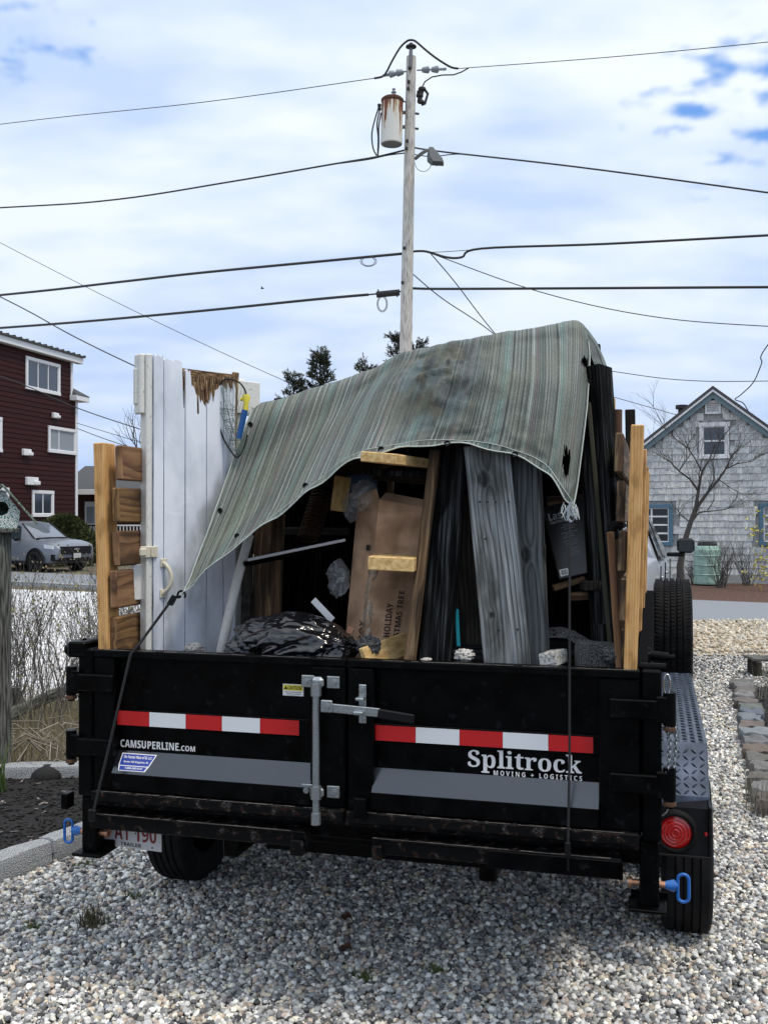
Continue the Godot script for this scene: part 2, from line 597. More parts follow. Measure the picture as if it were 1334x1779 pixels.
func materials() -> void:
	var white := Color.WHITE
	var m: StandardMaterial3D
	# sawn timber
	var brown := ramp([[0.0, c8(88, 58, 38)], [0.3, c8(136, 96, 66)], [0.6, c8(178, 136, 98)], [1.0, c8(214, 176, 134)]])
	m = mat("brown_lumber", c8(216, 216, 214), 0.85)
	grain(m, wood_image(3, 160, 640, 0.16, 1.6, brown, 42.0, 0.035, 0.03, [Vector3(0.05, 0.9, 0.02)], 0.25), Vector3(1 / 0.16, 1 / 1.6, 1), 0.06)
	m = mat("olive_lumber", c8(196, 196, 174), 0.8)
	grain(m, wood_image(13, 160, 640, 0.16, 1.6, brown, 38.0, 0.03, -0.035, [Vector3(0.09, 0.5, 0.022)], 0.3), Vector3(1 / 0.16, 1 / 1.6, 1), 0.06)
	var pine := ramp([[0.0, c8(178, 128, 72)], [0.35, c8(208, 162, 102)], [0.7, c8(228, 188, 128)], [1.0, c8(240, 206, 150)]])
	m = mat("yellow_pine", c8(250, 246, 244), 0.75)
	grain(m, wood_image(23, 128, 768, 0.1, 1.8, pine, 120.0, 0.02, 0.004, [], 0.2), Vector3(1 / 0.1, 1 / 1.8, 1), 0.03)
	m = mat("tan_lumber", c8(172, 152, 130), 0.85)
	grain(m, M.yellow_pine.albedo_texture, Vector3(1 / 0.1, 1 / 1.8, 1), 0.03)
	m = mat("pale_lumber", c8(232, 214, 176), 0.85)
	grain(m, noise_tex(25, 0.03, [[0.15, c8(204, 178, 138)], [0.45, c8(230, 208, 170)], [0.8, c8(250, 234, 204)]], 512, 4), Vector3(2.4, 0.8, 1), 0.1)
	var grey := ramp([[0.0, c8(44, 46, 48)], [0.3, c8(112, 117, 121)], [0.6, c8(154, 159, 162)], [1.0, c8(194, 197, 197)]])
	m = mat("grey_plank", white, 0.85)
	grain(m, wood_image(33, 224, 1024, 0.24, 1.9, grey, 75.0, 0.014, 0.003, [Vector3(0.1, 0.42, 0.022), Vector3(0.105, 1.36, 0.032), Vector3(0.16, 1.34, 0.03), Vector3(0.085, 0.9, 0.008)], 0.42), Vector3(1 / 0.24, -1 / 1.9, 1), 0.12)
	var charred := ramp([[0.0, c8(8, 8, 9)], [0.35, c8(34, 36, 39)], [0.6, c8(72, 76, 80)], [1.0, c8(140, 142, 142)]])
	m = mat("dark_plank", c8(165, 165, 166), 0.95)
	m.metallic_specular = 0.25
	grain(m, wood_image(43, 160, 640, 0.2, 1.9, charred, 24.0, 0.06, 0.01, [Vector3(0.07, 0.7, 0.015)], 0.95), Vector3(1 / 0.2, 1 / 1.9, 1), 0.2)
	m = mat("grey_dark", c8(150, 150, 150), 0.9)
	grain(m, M.grey_plank.albedo_texture, Vector3(1 / 0.24, 1 / 1.9, 1), 0.12)
	m = mat("dim_plank", c8(205, 200, 190), 0.9)
	grain(m, wood_image(53, 160, 640, 0.2, 1.9, ramp([[0.0, c8(16, 15, 13)], [0.4, c8(50, 47, 42)], [0.7, c8(86, 82, 74)], [1.0, c8(128, 122, 110)]]), 60.0, 0.02, 0.003, [Vector3(0.1, 0.6, 0.02)], 0.5), Vector3(1 / 0.2, 1 / 1.9, 1), 0.12)
	m = mat("stained_plank", c8(208, 204, 200), 0.85)
	grain(m, wood_image(63, 160, 640, 0.2, 1.6, ramp([[0.0, c8(56, 40, 27)], [0.4, c8(116, 90, 64)], [0.7, c8(160, 134, 102)], [1.0, c8(200, 178, 146)]]), 30.0, 0.05, 0.02, [], 0.55), Vector3(1 / 0.2, 1 / 1.6, 1), 0.06)
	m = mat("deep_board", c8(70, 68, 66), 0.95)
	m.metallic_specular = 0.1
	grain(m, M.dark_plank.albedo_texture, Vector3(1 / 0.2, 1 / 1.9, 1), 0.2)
	var streak := noise_tex(71, 0.02, [[0.25, c8(150, 150, 150)], [0.6, c8(235, 235, 235)], [0.8, c8(255, 255, 255)]])
	var blotch := noise_tex(72, 0.008, [[0.2, c8(140, 138, 132)], [0.5, c8(225, 224, 222)], [0.8, c8(255, 255, 255)]], 512, 5)
	over(M.yellow_pine, noise_tex(73, 0.012, [[0.2, c8(205, 198, 186)], [0.45, c8(244, 240, 234)], [0.7, white]], 512, 5), Vector3(3.0, 0.9, 1))
	for w in ["brown_lumber", "olive_lumber", "grey_plank", "dark_plank", "dim_plank", "stained_plank"]:
		over(M[w], blotch, Vector3(1.7, 0.55, 1))
	m = mat("pole_wood", c8(224, 222, 218), 0.9)
	grain(m, noise_tex(75, 0.03, [[0.1, c8(120, 118, 116)], [0.35, c8(200, 198, 196)], [0.7, c8(236, 235, 232)], [1.0, c8(250, 250, 248)]], 512, 5), Vector3(2.5, 0.22, 1), 0.6)
	m = mat("post_wood", c8(150, 152, 150), 0.9)
	grain(m, noise_tex(76, 0.03, [[0.15, c8(50, 50, 48)], [0.4, c8(128, 128, 122)], [0.7, c8(185, 185, 180)], [1.0, c8(222, 221, 215)]], 512, 5), Vector3(3.5, 0.3, 1), 0.8)
	m = mat("bark", lin(0.055, 0.05, 0.047), 0.95)
	m = mat("bark_grey", lin(0.10, 0.092, 0.084), 0.95)
	m = mat("rotten_wood", white, 0.95)
	grain(m, noise_tex(77, 0.03, [[0.15, c8(52, 38, 28)], [0.45, c8(118, 90, 64)], [0.7, c8(172, 142, 106)], [1.0, c8(206, 186, 152)]]), Vector3(8, 0.8, 1), 0.3)
	# paint
	m = mat("white_door_paint", c8(228, 233, 243), 0.5)
	var fresh := noise_tex(81, 0.006, [[0.12, c8(176, 180, 178)], [0.4, c8(232, 234, 236)], [0.7, c8(255, 255, 255)]], 512, 5)
	grain(m, fresh, Vector3(1.2, 0.5, 1), 0.07, saw_marks())
	m = mat("chipped_white", c8(222, 222, 218), 0.6)
	grain(m, noise_tex(84, 0.045, [[0.0, c8(110, 100, 90)], [0.13, c8(170, 166, 158)], [0.18, c8(240, 240, 238)], [1.0, white]], 512, 4), Vector3(3, 1.6, 1), 0.15)
	m = mat("white_trim", lin(0.74, 0.75, 0.77), 0.5)
	m = mat("blue_trim", lin(0.075, 0.155, 0.225), 0.6)
	m = mat("maroon_siding", white, 0.6)
	m.metallic_specular = 0.25
	m = mat("window_glass", lin(0.03, 0.04, 0.055), 0.06)
	m.metallic_specular = 0.7
	m = mat("dark_pane", lin(0.02, 0.024, 0.03), 0.12)
	m = mat("curtain", lin(0.26, 0.29, 0.33), 0.8)
	# black trailer paint: gloss with dust and chips
	m = mat("black_paint", c8(118, 122, 128), 0.22)
	m.albedo_texture = noise_tex(91, 0.03, [[0.0, c8(8, 9, 11)], [0.66, c8(11, 12, 15)], [0.78, c8(20, 21, 24)], [0.86, c8(54, 54, 54)]], 512, 6)
	m.uv1_triplanar = true; m.uv1_scale = Vector3.ONE * 1.1
	m.roughness_texture = noise_tex(92, 0.012, [[0.2, c8(110, 110, 110)], [0.8, white]], 512, 5)
	m.roughness = 0.62
	m.metallic_specular = 0.22
	m = mat("matte_black", lin(0.006, 0.006, 0.007), 0.9)
	m.metallic_specular = 0.1
	m = mat("worn_paint", c8(215, 215, 218), 0.55)
	m.albedo_texture = noise_tex(93, 0.035, [[0.0, c8(10, 11, 13)], [0.60, c8(12, 13, 15)], [0.66, c8(70, 46, 34)], [0.70, c8(40, 32, 28)], [0.74, c8(16, 17, 19)], [0.80, c8(120, 118, 114)], [0.83, c8(24, 25, 27)]], 512, 6)
	m.uv1_triplanar = true; m.uv1_scale = Vector3.ONE * 0.9
	m.metallic_specular = 0.25
	m = mat("scuff", lin(0.13, 0.12, 0.11), 0.6)
	m = mat("rust", lin(0.085, 0.04, 0.022), 0.9)
	m = mat("galvanized", c8(178, 184, 188), 0.38, 0.85)
	m.albedo_texture = noise_tex(94, 0.05, [[0.2, c8(205, 207, 209)], [0.7, c8(255, 255, 255)]], 256, 4)
	m.uv1_triplanar = true; m.uv1_scale = Vector3.ONE * 12.0
	m = mat("rubber", lin(0.012, 0.012, 0.013), 0.75)
	m.metallic_specular = 0.3
	tri_tex(m, noise_tex(95, 0.02, [[0.2, c8(150, 150, 150)], [0.8, white]], 256, 4), 2.0, 0.02)
	m = mat("black_plastic", lin(0.008, 0.008, 0.009), 0.4)
	m.metallic_specular = 0.3
	m = mat("plate_steel", c8(94, 104, 122), 0.32, 0.6)
	tri_tex(m, noise_tex(96, 0.015, [[0.2, c8(165, 165, 165)], [0.8, white]], 256, 5), 2.0)
	m = mat("red_lens", lin(0.45, 0.006, 0.008), 0.2)
	m.clearcoat_enabled = true; m.clearcoat = 0.6; m.clearcoat_roughness = 0.1
	m = mat("red_tape", lin(0.5, 0.012, 0.015), 0.35)
	m = mat("white_tape", lin(0.72, 0.75, 0.78), 0.35)
	m = mat("decal_white", lin(0.78, 0.78, 0.78), 0.5)
	m = mat("decal_black", lin(0.01, 0.01, 0.01), 0.5)
	m = mat("decal_brown", lin(0.035, 0.022, 0.015), 0.8)
	m = mat("label_yellow", lin(0.72, 0.62, 0.06), 0.5)
	m = mat("label_blue", lin(0.02, 0.05, 0.33), 0.4)
	m = mat("pin_blue", lin(0.015, 0.12, 0.42), 0.35)
	m = mat("copper", lin(0.5, 0.26, 0.16), 0.4, 0.7)
	m = mat("plate_white", lin(0.5, 0.5, 0.52), 0.5)
	m = mat("plate_red", lin(0.16, 0.015, 0.02), 0.5)
	# cloth and plastic
	m = mat("bag_film", lin(0.006, 0.006, 0.008), 0.16)
	m.clearcoat_enabled = true; m.clearcoat = 0.6; m.clearcoat_roughness = 0.15
	m = mat("clear_film", Color(0.92, 0.95, 0.98, 0.1), 0.12)
	m.transparency = BaseMaterial3D.TRANSPARENCY_ALPHA
	m.clearcoat_enabled = true
	m = mat("shiny_tape", lin(0.5, 0.42, 0.34), 0.2)
	tri_tex(m, noise_tex(101, 0.03, [[0.3, c8(190, 180, 166)], [0.6, c8(240, 235, 230)]], 256, 4), 5.0, 0.12)
	m = mat("cardboard", c8(222, 182, 150), 0.85)
	tri_tex(m, noise_tex(102, 0.008, [[0.2, c8(196, 190, 182)], [0.7, white]], 512, 5), 1.6, 0.25)
	m = mat("net_green", lin(0.09, 0.16, 0.13), 0.9)
	m = mat("yellow_plastic", lin(0.72, 0.62, 0.06), 0.4)
	m = mat("blue_plastic", lin(0.012, 0.09, 0.3), 0.4)
	m = mat("cyan_plastic", lin(0.03, 0.5, 0.58), 0.4)
	m = mat("bin_blue", lin(0.06, 0.11, 0.2), 0.5)
	m = mat("cord", lin(0.012, 0.012, 0.014), 0.8)
	m = mat("carton_black", lin(0.008, 0.009, 0.012), 0.3)
	m = mat("faint_ink", lin(0.17, 0.18, 0.2), 0.6)
	m = mat("grey_ink", lin(0.28, 0.29, 0.3), 0.6)
	# stone and ground
	m = mat("stone", white, 0.85)
	m = mat("pale_rubble", white, 0.95)
	tri_tex(m, noise_tex(110, 0.05, [[0.2, c8(120, 116, 110)], [0.6, c8(214, 212, 206)]], 256, 5), 4.0, 1.0)
	m = mat("asphalt_rubble", white, 0.95)
	tri_tex(m, noise_tex(111, 0.12, [[0.25, c8(20, 21, 23)], [0.5, c8(84, 86, 88)], [0.75, c8(150, 150, 148)]], 512, 4), 3.0, 1.4)
	m = mat("granite", white, 0.85)
	tri_tex(m, noise_tex(112, 0.16, [[0.2, c8(66, 70, 76)], [0.42, c8(150, 154, 158)], [0.6, c8(178, 182, 185)], [0.75, c8(220, 222, 222)]], 512, 5), 1.6, 1.2)
	m = mat("mulch", white, 1.0)
	tri_tex(m, noise_tex(113, 0.05, [[0.2, c8(6, 6, 6)], [0.6, c8(24, 22, 21)], [0.9, c8(48, 43, 40)]], 512, 5), 1.5, 1.5)
	m = mat("brown_mulch", white, 1.0)
	tri_tex(m, noise_tex(114, 0.05, [[0.2, c8(46, 30, 24)], [0.6, c8(92, 64, 52)], [0.9, c8(140, 112, 92)]], 512, 5), 0.7, 1.5)
	m = mat("gravel_bed", white, 1.0)
	tri_tex(m, noise_tex(115, 0.03, [[0.2, c8(24, 23, 22)], [0.5, c8(58, 56, 53)], [0.8, c8(104, 101, 96)]], 512, 5), 1.6, 1.0)
	m = mat("shell_sand", white, 1.0)
	tri_tex(m, noise_tex(116, 0.03, [[0.2, c8(176, 176, 176)], [0.6, c8(222, 222, 224)], [0.8, c8(240, 240, 242)]], 512, 5), 0.8, 1.0)
	m = mat("tan_bed", white, 1.0)
	tri_tex(m, noise_tex(117, 0.05, [[0.2, c8(120, 104, 78)], [0.6, c8(190, 172, 138)]], 512, 5), 1.2, 1.0)
	m = mat("asphalt", white, 0.95)
	tri_tex(m, noise_tex(118, 0.1, [[0.2, c8(112, 116, 122)], [0.7, c8(140, 144, 150)]], 512, 4), 1.2, 0.3)
	m = mat("soil", white, 1.0)
	tri_tex(m, noise_tex(119, 0.02, [[0.2, c8(70, 62, 48)], [0.6, c8(112, 104, 82)]], 512, 5), 0.3)
	# far things
	m = mat("shingle", white, 0.9)
	over(m, noise_tex(121, 0.02, [[0.2, c8(214, 213, 212)], [0.55, white]], 512, 4), Vector3(1.2, 0.5, 1))
	m = mat("roof_dark", lin(0.06, 0.062, 0.066), 0.9)
	m = mat("roof_brown", lin(0.07, 0.052, 0.045), 0.9)
	m = mat("car_silver", lin(0.18, 0.2, 0.235), 0.4, 0.3)
	m.clearcoat_enabled = true; m.clearcoat = 0.5; m.clearcoat_roughness = 0.1
	m = mat("truck_silver", lin(0.42, 0.44, 0.48), 0.45, 0.2)
	m.clearcoat_enabled = true; m.clearcoat = 0.5; m.clearcoat_roughness = 0.1
	m = mat("chrome", lin(0.6, 0.6, 0.62), 0.12, 1.0)
	m = mat("car_glass", lin(0.02, 0.032, 0.042), 0.05)
	m.metallic_specular = 0.6
	m = mat("headlamp", lin(0.5, 0.53, 0.58), 0.1)
	m = mat("leaf_green", white, 0.7)
	m = mat("dry_stem", white, 0.9)
	m = mat("tank_green", white, 0.6)
	tri_tex(m, noise_tex(131, 0.02, [[0.2, c8(128, 160, 148)], [0.6, c8(158, 190, 178)]], 256, 4), 1.0)
	m = mat("lamp_grey", lin(0.14, 0.15, 0.16), 0.6)
	m = mat("lamp_dark", lin(0.05, 0.055, 0.06), 0.6)
	m = mat("porcelain", lin(0.24, 0.27, 0.31), 0.25)
	m = mat("wire", lin(0.02, 0.022, 0.025), 0.7)
	m = mat("birdhouse_paint", white, 0.8)
	tri_tex(m, noise_tex(132, 0.03, [[0.0, c8(30, 60, 58)], [0.34, c8(70, 132, 122)], [0.42, c8(92, 156, 146)], [0.47, c8(214, 218, 216)], [0.75, c8(230, 232, 230)], [0.8, c8(120, 118, 112)]], 512, 5), 4.0, 0.3)
	m = mat("birdhouse_roof", white, 0.9)
	grain(m, noise_tex(133, 0.03, [[0.2, c8(38, 44, 40)], [0.5, c8(110, 124, 112)], [0.8, c8(176, 190, 180)]], 512, 5), Vector3(8, 1.2, 1), 0.3)
	# rusted tank of the pole
	M["drum_paint"] = drum_material()
	M["tarp"] = tarp_material()


func drum_material() -> StandardMaterial3D:
	var m := StandardMaterial3D.new()
	m.resource_name = "drum_paint"
	var nz := FastNoiseLite.new()
	nz.seed = 4; nz.frequency = 0.02; nz.fractal_octaves = 4
	var im := Image.create(256, 128, false, Image.FORMAT_RGB8)
	for y in 128:
		for x in 256:
			var run := nz.get_noise_2d(x * 3.0, 0.0) * 0.9 + nz.get_noise_2d(x * 4.0, y * 0.8) * 0.5
			var h := 1.0 - y / 128.0
			var r := clampf((h - 0.62 + run * 0.9) * 3.0, 0.0, 1.0)
			var c := Color8(212, 212, 206).lerp(Color8(178, 148, 96), clampf(r * 1.6, 0, 1) * 0.8).lerp(Color8(112, 56, 30), clampf(r * 2.2 - 1.1, 0, 1))
			if h > 0.95: c = Color8(78, 44, 30)
			im.set_pixel(x, 127 - y, c)
	m.albedo_texture = ImageTexture.create_from_image(im)
	m.roughness = 0.6
	return m


# arcs left by a circular saw, for relief only
func saw_marks() -> ImageTexture:
	var nz := FastNoiseLite.new()
	nz.seed = 19; nz.frequency = 0.02; nz.fractal_octaves = 3
	var im := Image.create(256, 512, false, Image.FORMAT_L8)
	for y in 512:
		for x in 256:
			var d := Vector2(x + 40.0, (y - 256.0) * 0.9 + 260.0 + nz.get_noise_2d(x * 0.5, y * 0.5) * 40.0).length()
			var v := 0.5 + 0.22 * sin(d * 0.55 + nz.get_noise_2d(x, y) * 2.0) * clampf(0.4 + nz.get_noise_2d(x * 0.7 + 80.0, y * 0.7) * 1.6, 0.0, 1.0) + nz.get_noise_2d(x * 6.0, y * 1.5) * 0.35
			im.set_pixel(x, y, Color(v, v, v))
	return ImageTexture.create_from_image(im)


# striped woven mesh: u runs across the stripes, v along them
func tarp_material() -> StandardMaterial3D:
	var m := StandardMaterial3D.new()
	m.resource_name = "tarp"
	var w := 2048
	var h := 512
	var nz := FastNoiseLite.new()
	nz.seed = 15; nz.frequency = 0.01; nz.fractal_octaves = 4
	var r := RandomNumberGenerator.new()
	r.seed = 77
	var cols := []
	var run := 0
	var cur := Color.BLACK
	var line := 0.0
	for x in w:
		if run <= 0:
			run = r.randi_range(1, 3)
			var pick := r.randf()
			if pick < 0.30: cur = Color8(58, 64, 62)
			elif pick < 0.58: cur = Color8(94, 102, 98)
			elif pick < 0.78: cur = Color8(132, 139, 134)
			elif pick < 0.9: cur = Color8(32, 37, 37)
			else: cur = Color8(178, 184, 178)
			cur = cur.lerp(Color8(94, 101, 97), 0.36)
		run -= 1
		var c: Color = cur
		var band := fposmod(x / 2048.0 * 7.0, 1.0)
		if band > 0.9: c = c.lerp(Color8(96, 140, 132), 0.28)
		elif band > 0.42 and band < 0.47: c = c.lerp(Color8(106, 80, 88), 0.35)
		elif band > 0.36 and band < 0.38: c = c.lerp(Color8(178, 190, 184), 0.3)
		cols.append(c)
	var data := PackedByteArray()
	data.resize(w * h * 3)
	var k := 0
	for y in h:
		for x in w:
			var c: Color = cols[x]
			var f := nz.get_noise_2d(x * 0.6, y * 0.5)
			var g := nz.get_noise_2d(x * 40.0, y * 14.0 + 900.0)
			c = c.lerp(Color8(104, 106, 92), clampf(f * 1.2 + 0.05, 0.0, 0.35))
			var b := 0.98 + g * 0.3 + (0.05 if (y % 3) == 0 else 0.0)
			# a faded print of tan, blue and dark smudges near the ridge
			var px := Vector2((x / 2048.0 - 0.575) / 0.085, (y / 512.0 - 0.50) / 0.30)
			var e := exp(-px.length_squared() * 1.3)
			if e > 0.05:
				var s1 := nz.get_noise_2d(x * 0.5 + 300.0, y * 0.35)
				var s2 := nz.get_noise_2d(x * 0.6 + 900.0, y * 0.45 + 50.0)
				var pc := Color8(62, 58, 44).lerp(Color8(26, 31, 31), smoothstep(-0.1, 0.2, s2))
				pc = pc.lerp(Color8(72, 100, 112), smoothstep(0.02, 0.25, s1) * 0.6)
				pc = pc.lerp(Color8(140, 152, 160), smoothstep(0.24, 0.4, -s1) * 0.35)
				if (x / 2) % 2 == 0: pc = pc.lerp(c, 0.35)
				c = c.lerp(pc, clampf(e * 1.4, 0.0, 0.75))
			data[k] = clampi(int(c.r * b * 255.0), 0, 255); data[k + 1] = clampi(int(c.g * b * 255.0), 0, 255); data[k + 2] = clampi(int(c.b * b * 255.0), 0, 255)
			k += 3
	var tex := ImageTexture.create_from_image(Image.create_from_data(w, h, false, Image.FORMAT_RGB8, data))
	m.albedo_texture = tex
	m.roughness = 0.8
	m.heightmap_enabled = true
	m.heightmap_scale = 0.05
	m.heightmap_texture = tex
	m.vertex_color_use_as_albedo = true
	return m


func flat(poly: Array, y: float, called: String, m: Material) -> MeshInstance3D:
	var g := Geo.new()
	var pv := PackedVector2Array()
	for p in poly: pv.append(p)
	var idx := Geometry2D.triangulate_polygon(pv)
	for i in range(0, idx.size(), 3):
		var q := []
		for j in 3: q.append(Vector3(pv[idx[i + j]].x, y, pv[idx[i + j]].y))
		g.face(q, Vector3.UP)
	return struct(called, g, m)


var pebble_meshes := []


func pebbles() -> void:
	for sd in 5:
		var nz := FastNoiseLite.new()
		nz.seed = 200 + sd; nz.frequency = 1.0; nz.fractal_octaves = 2
		var g := Geo.new()
		g.lump(Transform3D(Basis().scaled(Vector3(0.5, 0.33, 0.4)), Vector3.ZERO), nz, 0.55, 1.1, 6, 8)
		pebble_meshes.append(g.mesh())


# loose stones over a region, one object per stone shape
func strew(called: String, count: int, where: Callable, size: Vector2, tones: Array) -> void:
	var per := count / pebble_meshes.size()
	for k in pebble_meshes.size():
		var mm := MultiMesh.new()
		mm.transform_format = MultiMesh.TRANSFORM_3D
		mm.use_colors = true
		mm.mesh = pebble_meshes[k]
		mm.instance_count = per
		for i in per:
			var p: Vector3 = where.call()
			var s := lerpf(size.x, size.y, pow(rng.randf(), 2.4))
			var b := Basis.from_euler(Vector3(rng.randf_range(-0.5, 0.5), rng.randf() * TAU, rng.randf_range(-0.5, 0.5))).scaled(Vector3.ONE * s)
			mm.set_instance_transform(i, Transform3D(b, p + Vector3(0, s * 0.13 + rng.randf() * s * 0.45, 0)))
			var c: Color = tones[rng.randi() % tones.size()]
			var q := rng.randf_range(0.75, 1.25)
			mm.set_instance_color(i, Color(c.r * q, c.g * q, c.b * q))
		var o := MultiMeshInstance3D.new()
		o.name = numbered(self, called)
		o.multimesh = mm
		o.material_override = M.stone
		add_child(o, true)
		o.set_meta("kind", "stuff")


var kerb_a := Vector2(-2.75, -3.3)
var kerb_b := Vector2(-1.50, -5.62)
var bed_back := -6.75
var border_a := Vector3(3.80, 0, -10.6)
var border_b := Vector3(2.30, 0, -5.9)


func right_edge(z: float) -> float:
	return lerpf(border_b.x, border_a.x, (z - border_b.z) / (border_a.z - border_b.z))


func ground() -> void:
	flat([Vector2(-500, -900), Vector2(500, -900), Vector2(500, 60), Vector2(-500, 60)], 0.0, "ground", M.soil)
	# the drive
	flat([Vector2(-4, 6), Vector2(6, 6), Vector2(6, -13.2), Vector2(-3, -13.2), Vector2(-2.2, -6.6)], 0.004, "gravel_drive", M.gravel_bed)
	# pale crushed shell lot on the left
	flat([Vector2(-60, -11.2), Vector2(-2.4, -9.8), Vector2(-2.4, -22.3), Vector2(-60, -46)], 0.008, "shell_lot", M.shell_sand)
	# the street, running from the right foreground to the left distance
	var d := Vector2(-14.9, -8.9).normalized()
	var nrm := Vector2(d.y, -d.x)
	if nrm.y > 0: nrm = -nrm
	var s := Vector2(5.8, -17.3)
	flat([s - d * 70, s + d * 120, s + d * 120 + nrm * 4.4, s - d * 70 + nrm * 4.4], 0.012, "street", M.asphalt)
	var g := Geo.new()
	for i in 12:
		var a := s + d * (9.0 + i * 3.0) - nrm * 0.02
		g.box(Transform3D(Basis(Vector3.UP, atan2(-d.y, d.x)), Vector3(a.x, 0.06, a.y)), Vector3(2.98, 0.14, 0.16), 0.015)
	struct("far_kerb", g, M.granite)
	# tan pebble strip between drive and street
	flat([Vector2(-2, -13.0), Vector2(14, -13.0), Vector2(14, -17.0 - (-8.2) * 0.0), Vector2(5.8, -17.2), Vector2(-2, -21.8)], 0.016, "pebble_strip", M.tan_bed)
	# beds
	flat([kerb_a, kerb_b, Vector2(-1.75, bed_back), Vector2(-6, bed_back + 0.2), Vector2(-6, -2.5)], 0.05, "mulch_bed", M.mulch)
	flat([Vector2(border_a.x + 0.1, border_a.z), Vector2(border_b.x + 0.1, border_b.z), Vector2(7, -5.2), Vector2(7, -11.0)], 0.012, "planting_bed", M.mulch)
	flat([Vector2(2, -22.6), Vector2(24, -12.0), Vector2(26, -27.4), Vector2(2, -27.4)], 0.009, "foundation_bed", M.brown_mulch)
	# loose stones
	pebbles()
	var greys := [Color(0.84, 0.83, 0.79), Color(0.8, 0.79, 0.74), Color(0.72, 0.71, 0.68), Color(0.62, 0.615, 0.6), Color(0.5, 0.5, 0.49), Color(0.4, 0.4, 0.4), Color(0.24, 0.243, 0.246), Color(0.11, 0.11, 0.113), Color(0.32, 0.33, 0.335), Color(0.58, 0.51, 0.4), Color(0.42, 0.345, 0.28), Color(0.25, 0.27, 0.3), Color(0.8, 0.76, 0.65), Color(0.07, 0.07, 0.073), Color(0.17, 0.165, 0.158), Color(0.46, 0.47, 0.465), Color(0.7, 0.7, 0.68), Color(0.29, 0.29, 0.285), Color(0.15, 0.153, 0.163), Color(0.52, 0.43, 0.37), Color(0.36, 0.36, 0.34)]
	var kd := (kerb_b - kerb_a).normalized()
	var kn := Vector2(-kd.y, kd.x)
	if kn.x < 0: kn = -kn
	strew("gravel", 250000, func() -> Vector3:
		while true:
			var z := -lerpf(2.9, 7.6, pow(rng.randf(), 0.9))
			var half := 0.40 * -z + 1.7
			var x := rng.randf_range(-half, half)
			if x > right_edge(z) - 0.02 and z < -5.2: continue
			var p := Vector2(x, z)
			if (p - kerb_a).dot(kn) < 0.03 and z > kerb_b.y - 0.05: continue
			if z <= kerb_b.y and x < -1.75 + (z + 5.6) * 0.2: continue
			return Vector3(x, 0.006, z)
		return Vector3.ZERO, Vector2(0.010, 0.031), greys)
	strew("gravel", 42000, func() -> Vector3:
		while true:
			var z := -rng.randf_range(7.3, 13.6)
			var x := rng.randf_range(1.2, right_edge(maxf(z, -10.6)) + maxf(0.0, -10.4 - z) * 1.2)
			return Vector3(x, 0.006, z)
		return Vector3.ZERO, Vector2(0.016, 0.036), greys)
	strew("tan_pebbles", 14000, func() -> Vector3:
		var z := -rng.randf_range(13.2, 17.3)
		return Vector3(rng.randf_range(2.2, 8.5), 0.018, z), Vector2(0.03, 0.07), [Color(0.58, 0.5, 0.38), Color(0.46, 0.38, 0.27), Color(0.62, 0.57, 0.48), Color(0.33, 0.27, 0.19), Color(0.5, 0.45, 0.38), Color(0.4, 0.38, 0.34)])
	strew("shell_chips", 12000, func() -> Vector3:
		var z := -rng.randf_range(10.6, 21.0)
		return Vector3(rng.randf_range(-0.44 * -z, -2.4), 0.01, z), Vector2(0.03, 0.08), [Color(0.78, 0.78, 0.79), Color(0.72, 0.72, 0.73), Color(0.82, 0.82, 0.82), Color(0.62, 0.61, 0.6)])
	# bark flakes in the dark beds
	var g2 := Geo.new()
	for i in 5200:
		var p := Vector3.ZERO
		if i < 3400:
			while true:
				p = Vector3(rng.randf_range(-3.6, -1.5), 0.055, rng.randf_range(bed_back, -3.6))
				if (Vector2(p.x, p.z) - kerb_a).dot(kn) < -0.13: break
		else:
			var z := rng.randf_range(-10.6, -5.9)
			p = Vector3(right_edge(z) + 0.12 + rng.randf() * 1.6, 0.018, z)
		var q := rng.randf_range(0.003, 0.02) if rng.randf() > 0.035 else rng.randf_range(0.06, 0.3)
		g2.tint = Color(q, q * 0.9, q * 0.84)
		g2.box(Transform3D(Basis.from_euler(Vector3(rng.randf_range(-0.5, 0.5), rng.randf() * TAU, rng.randf_range(-0.4, 0.4))), p), Vector3(rng.randf_range(0.015, 0.05), 0.004, rng.randf_range(0.008, 0.018)))
	struct("bark_chips", g2, M.stone, "stuff")
	# granite kerb stones round the left bed
	var run := kerb_a.distance_to(kerb_b)
	var at := 0.0
	var lens := [0.92, 1.0, 0.98]
	var kdirs := Basis(Vector3.UP, atan2(-kd.y, kd.x))
	var words := ["rough granite kerb stone beside the mulch, cut off by the left edge of the photo", "long granite kerb stone running from the mulch bed towards the left trailer foot", "granite kerb stone mostly hidden behind the left trailer foot"]
	at = 0.25
	for i in 3:
		var len: float = lens[i]
		if i == 2: len = minf(len, run - at)
		var mid := kerb_a + kd * (at + len * 0.5) - kn * 0.06
		var kg := Geo.new()
		var nz := FastNoiseLite.new()
		nz.seed = 40 + i; nz.frequency = 3.0; nz.fractal_octaves = 4
		rough_block(kg, Transform3D(kdirs, Vector3(mid.x, 0.045, mid.y)), Vector3(len - 0.012, 0.15, 0.125), nz, 0.012)
		solid("kerb_stone", kg, M.granite, words[i], "kerb stone", Transform3D(), Vector3(mid.x, 0, mid.y), "granite kerb stones of the left bed")
		at += len
	var bk := Geo.new()
	var nz2 := FastNoiseLite.new()
	nz2.seed = 49; nz2.frequency = 3.0
	rough_block(bk, Transform3D(Basis(Vector3.UP, 0.12), Vector3(-2.32, 0.06, bed_back - 0.05)), Vector3(0.9, 0.14, 0.16), nz2, 0.012)
	solid("kerb_stone", bk, M.granite, "flat granite kerb stone at the back of the mulch bed", "kerb stone", Transform3D(), Vector3(-2.32, 0, bed_back), "granite kerb stones of the left bed")
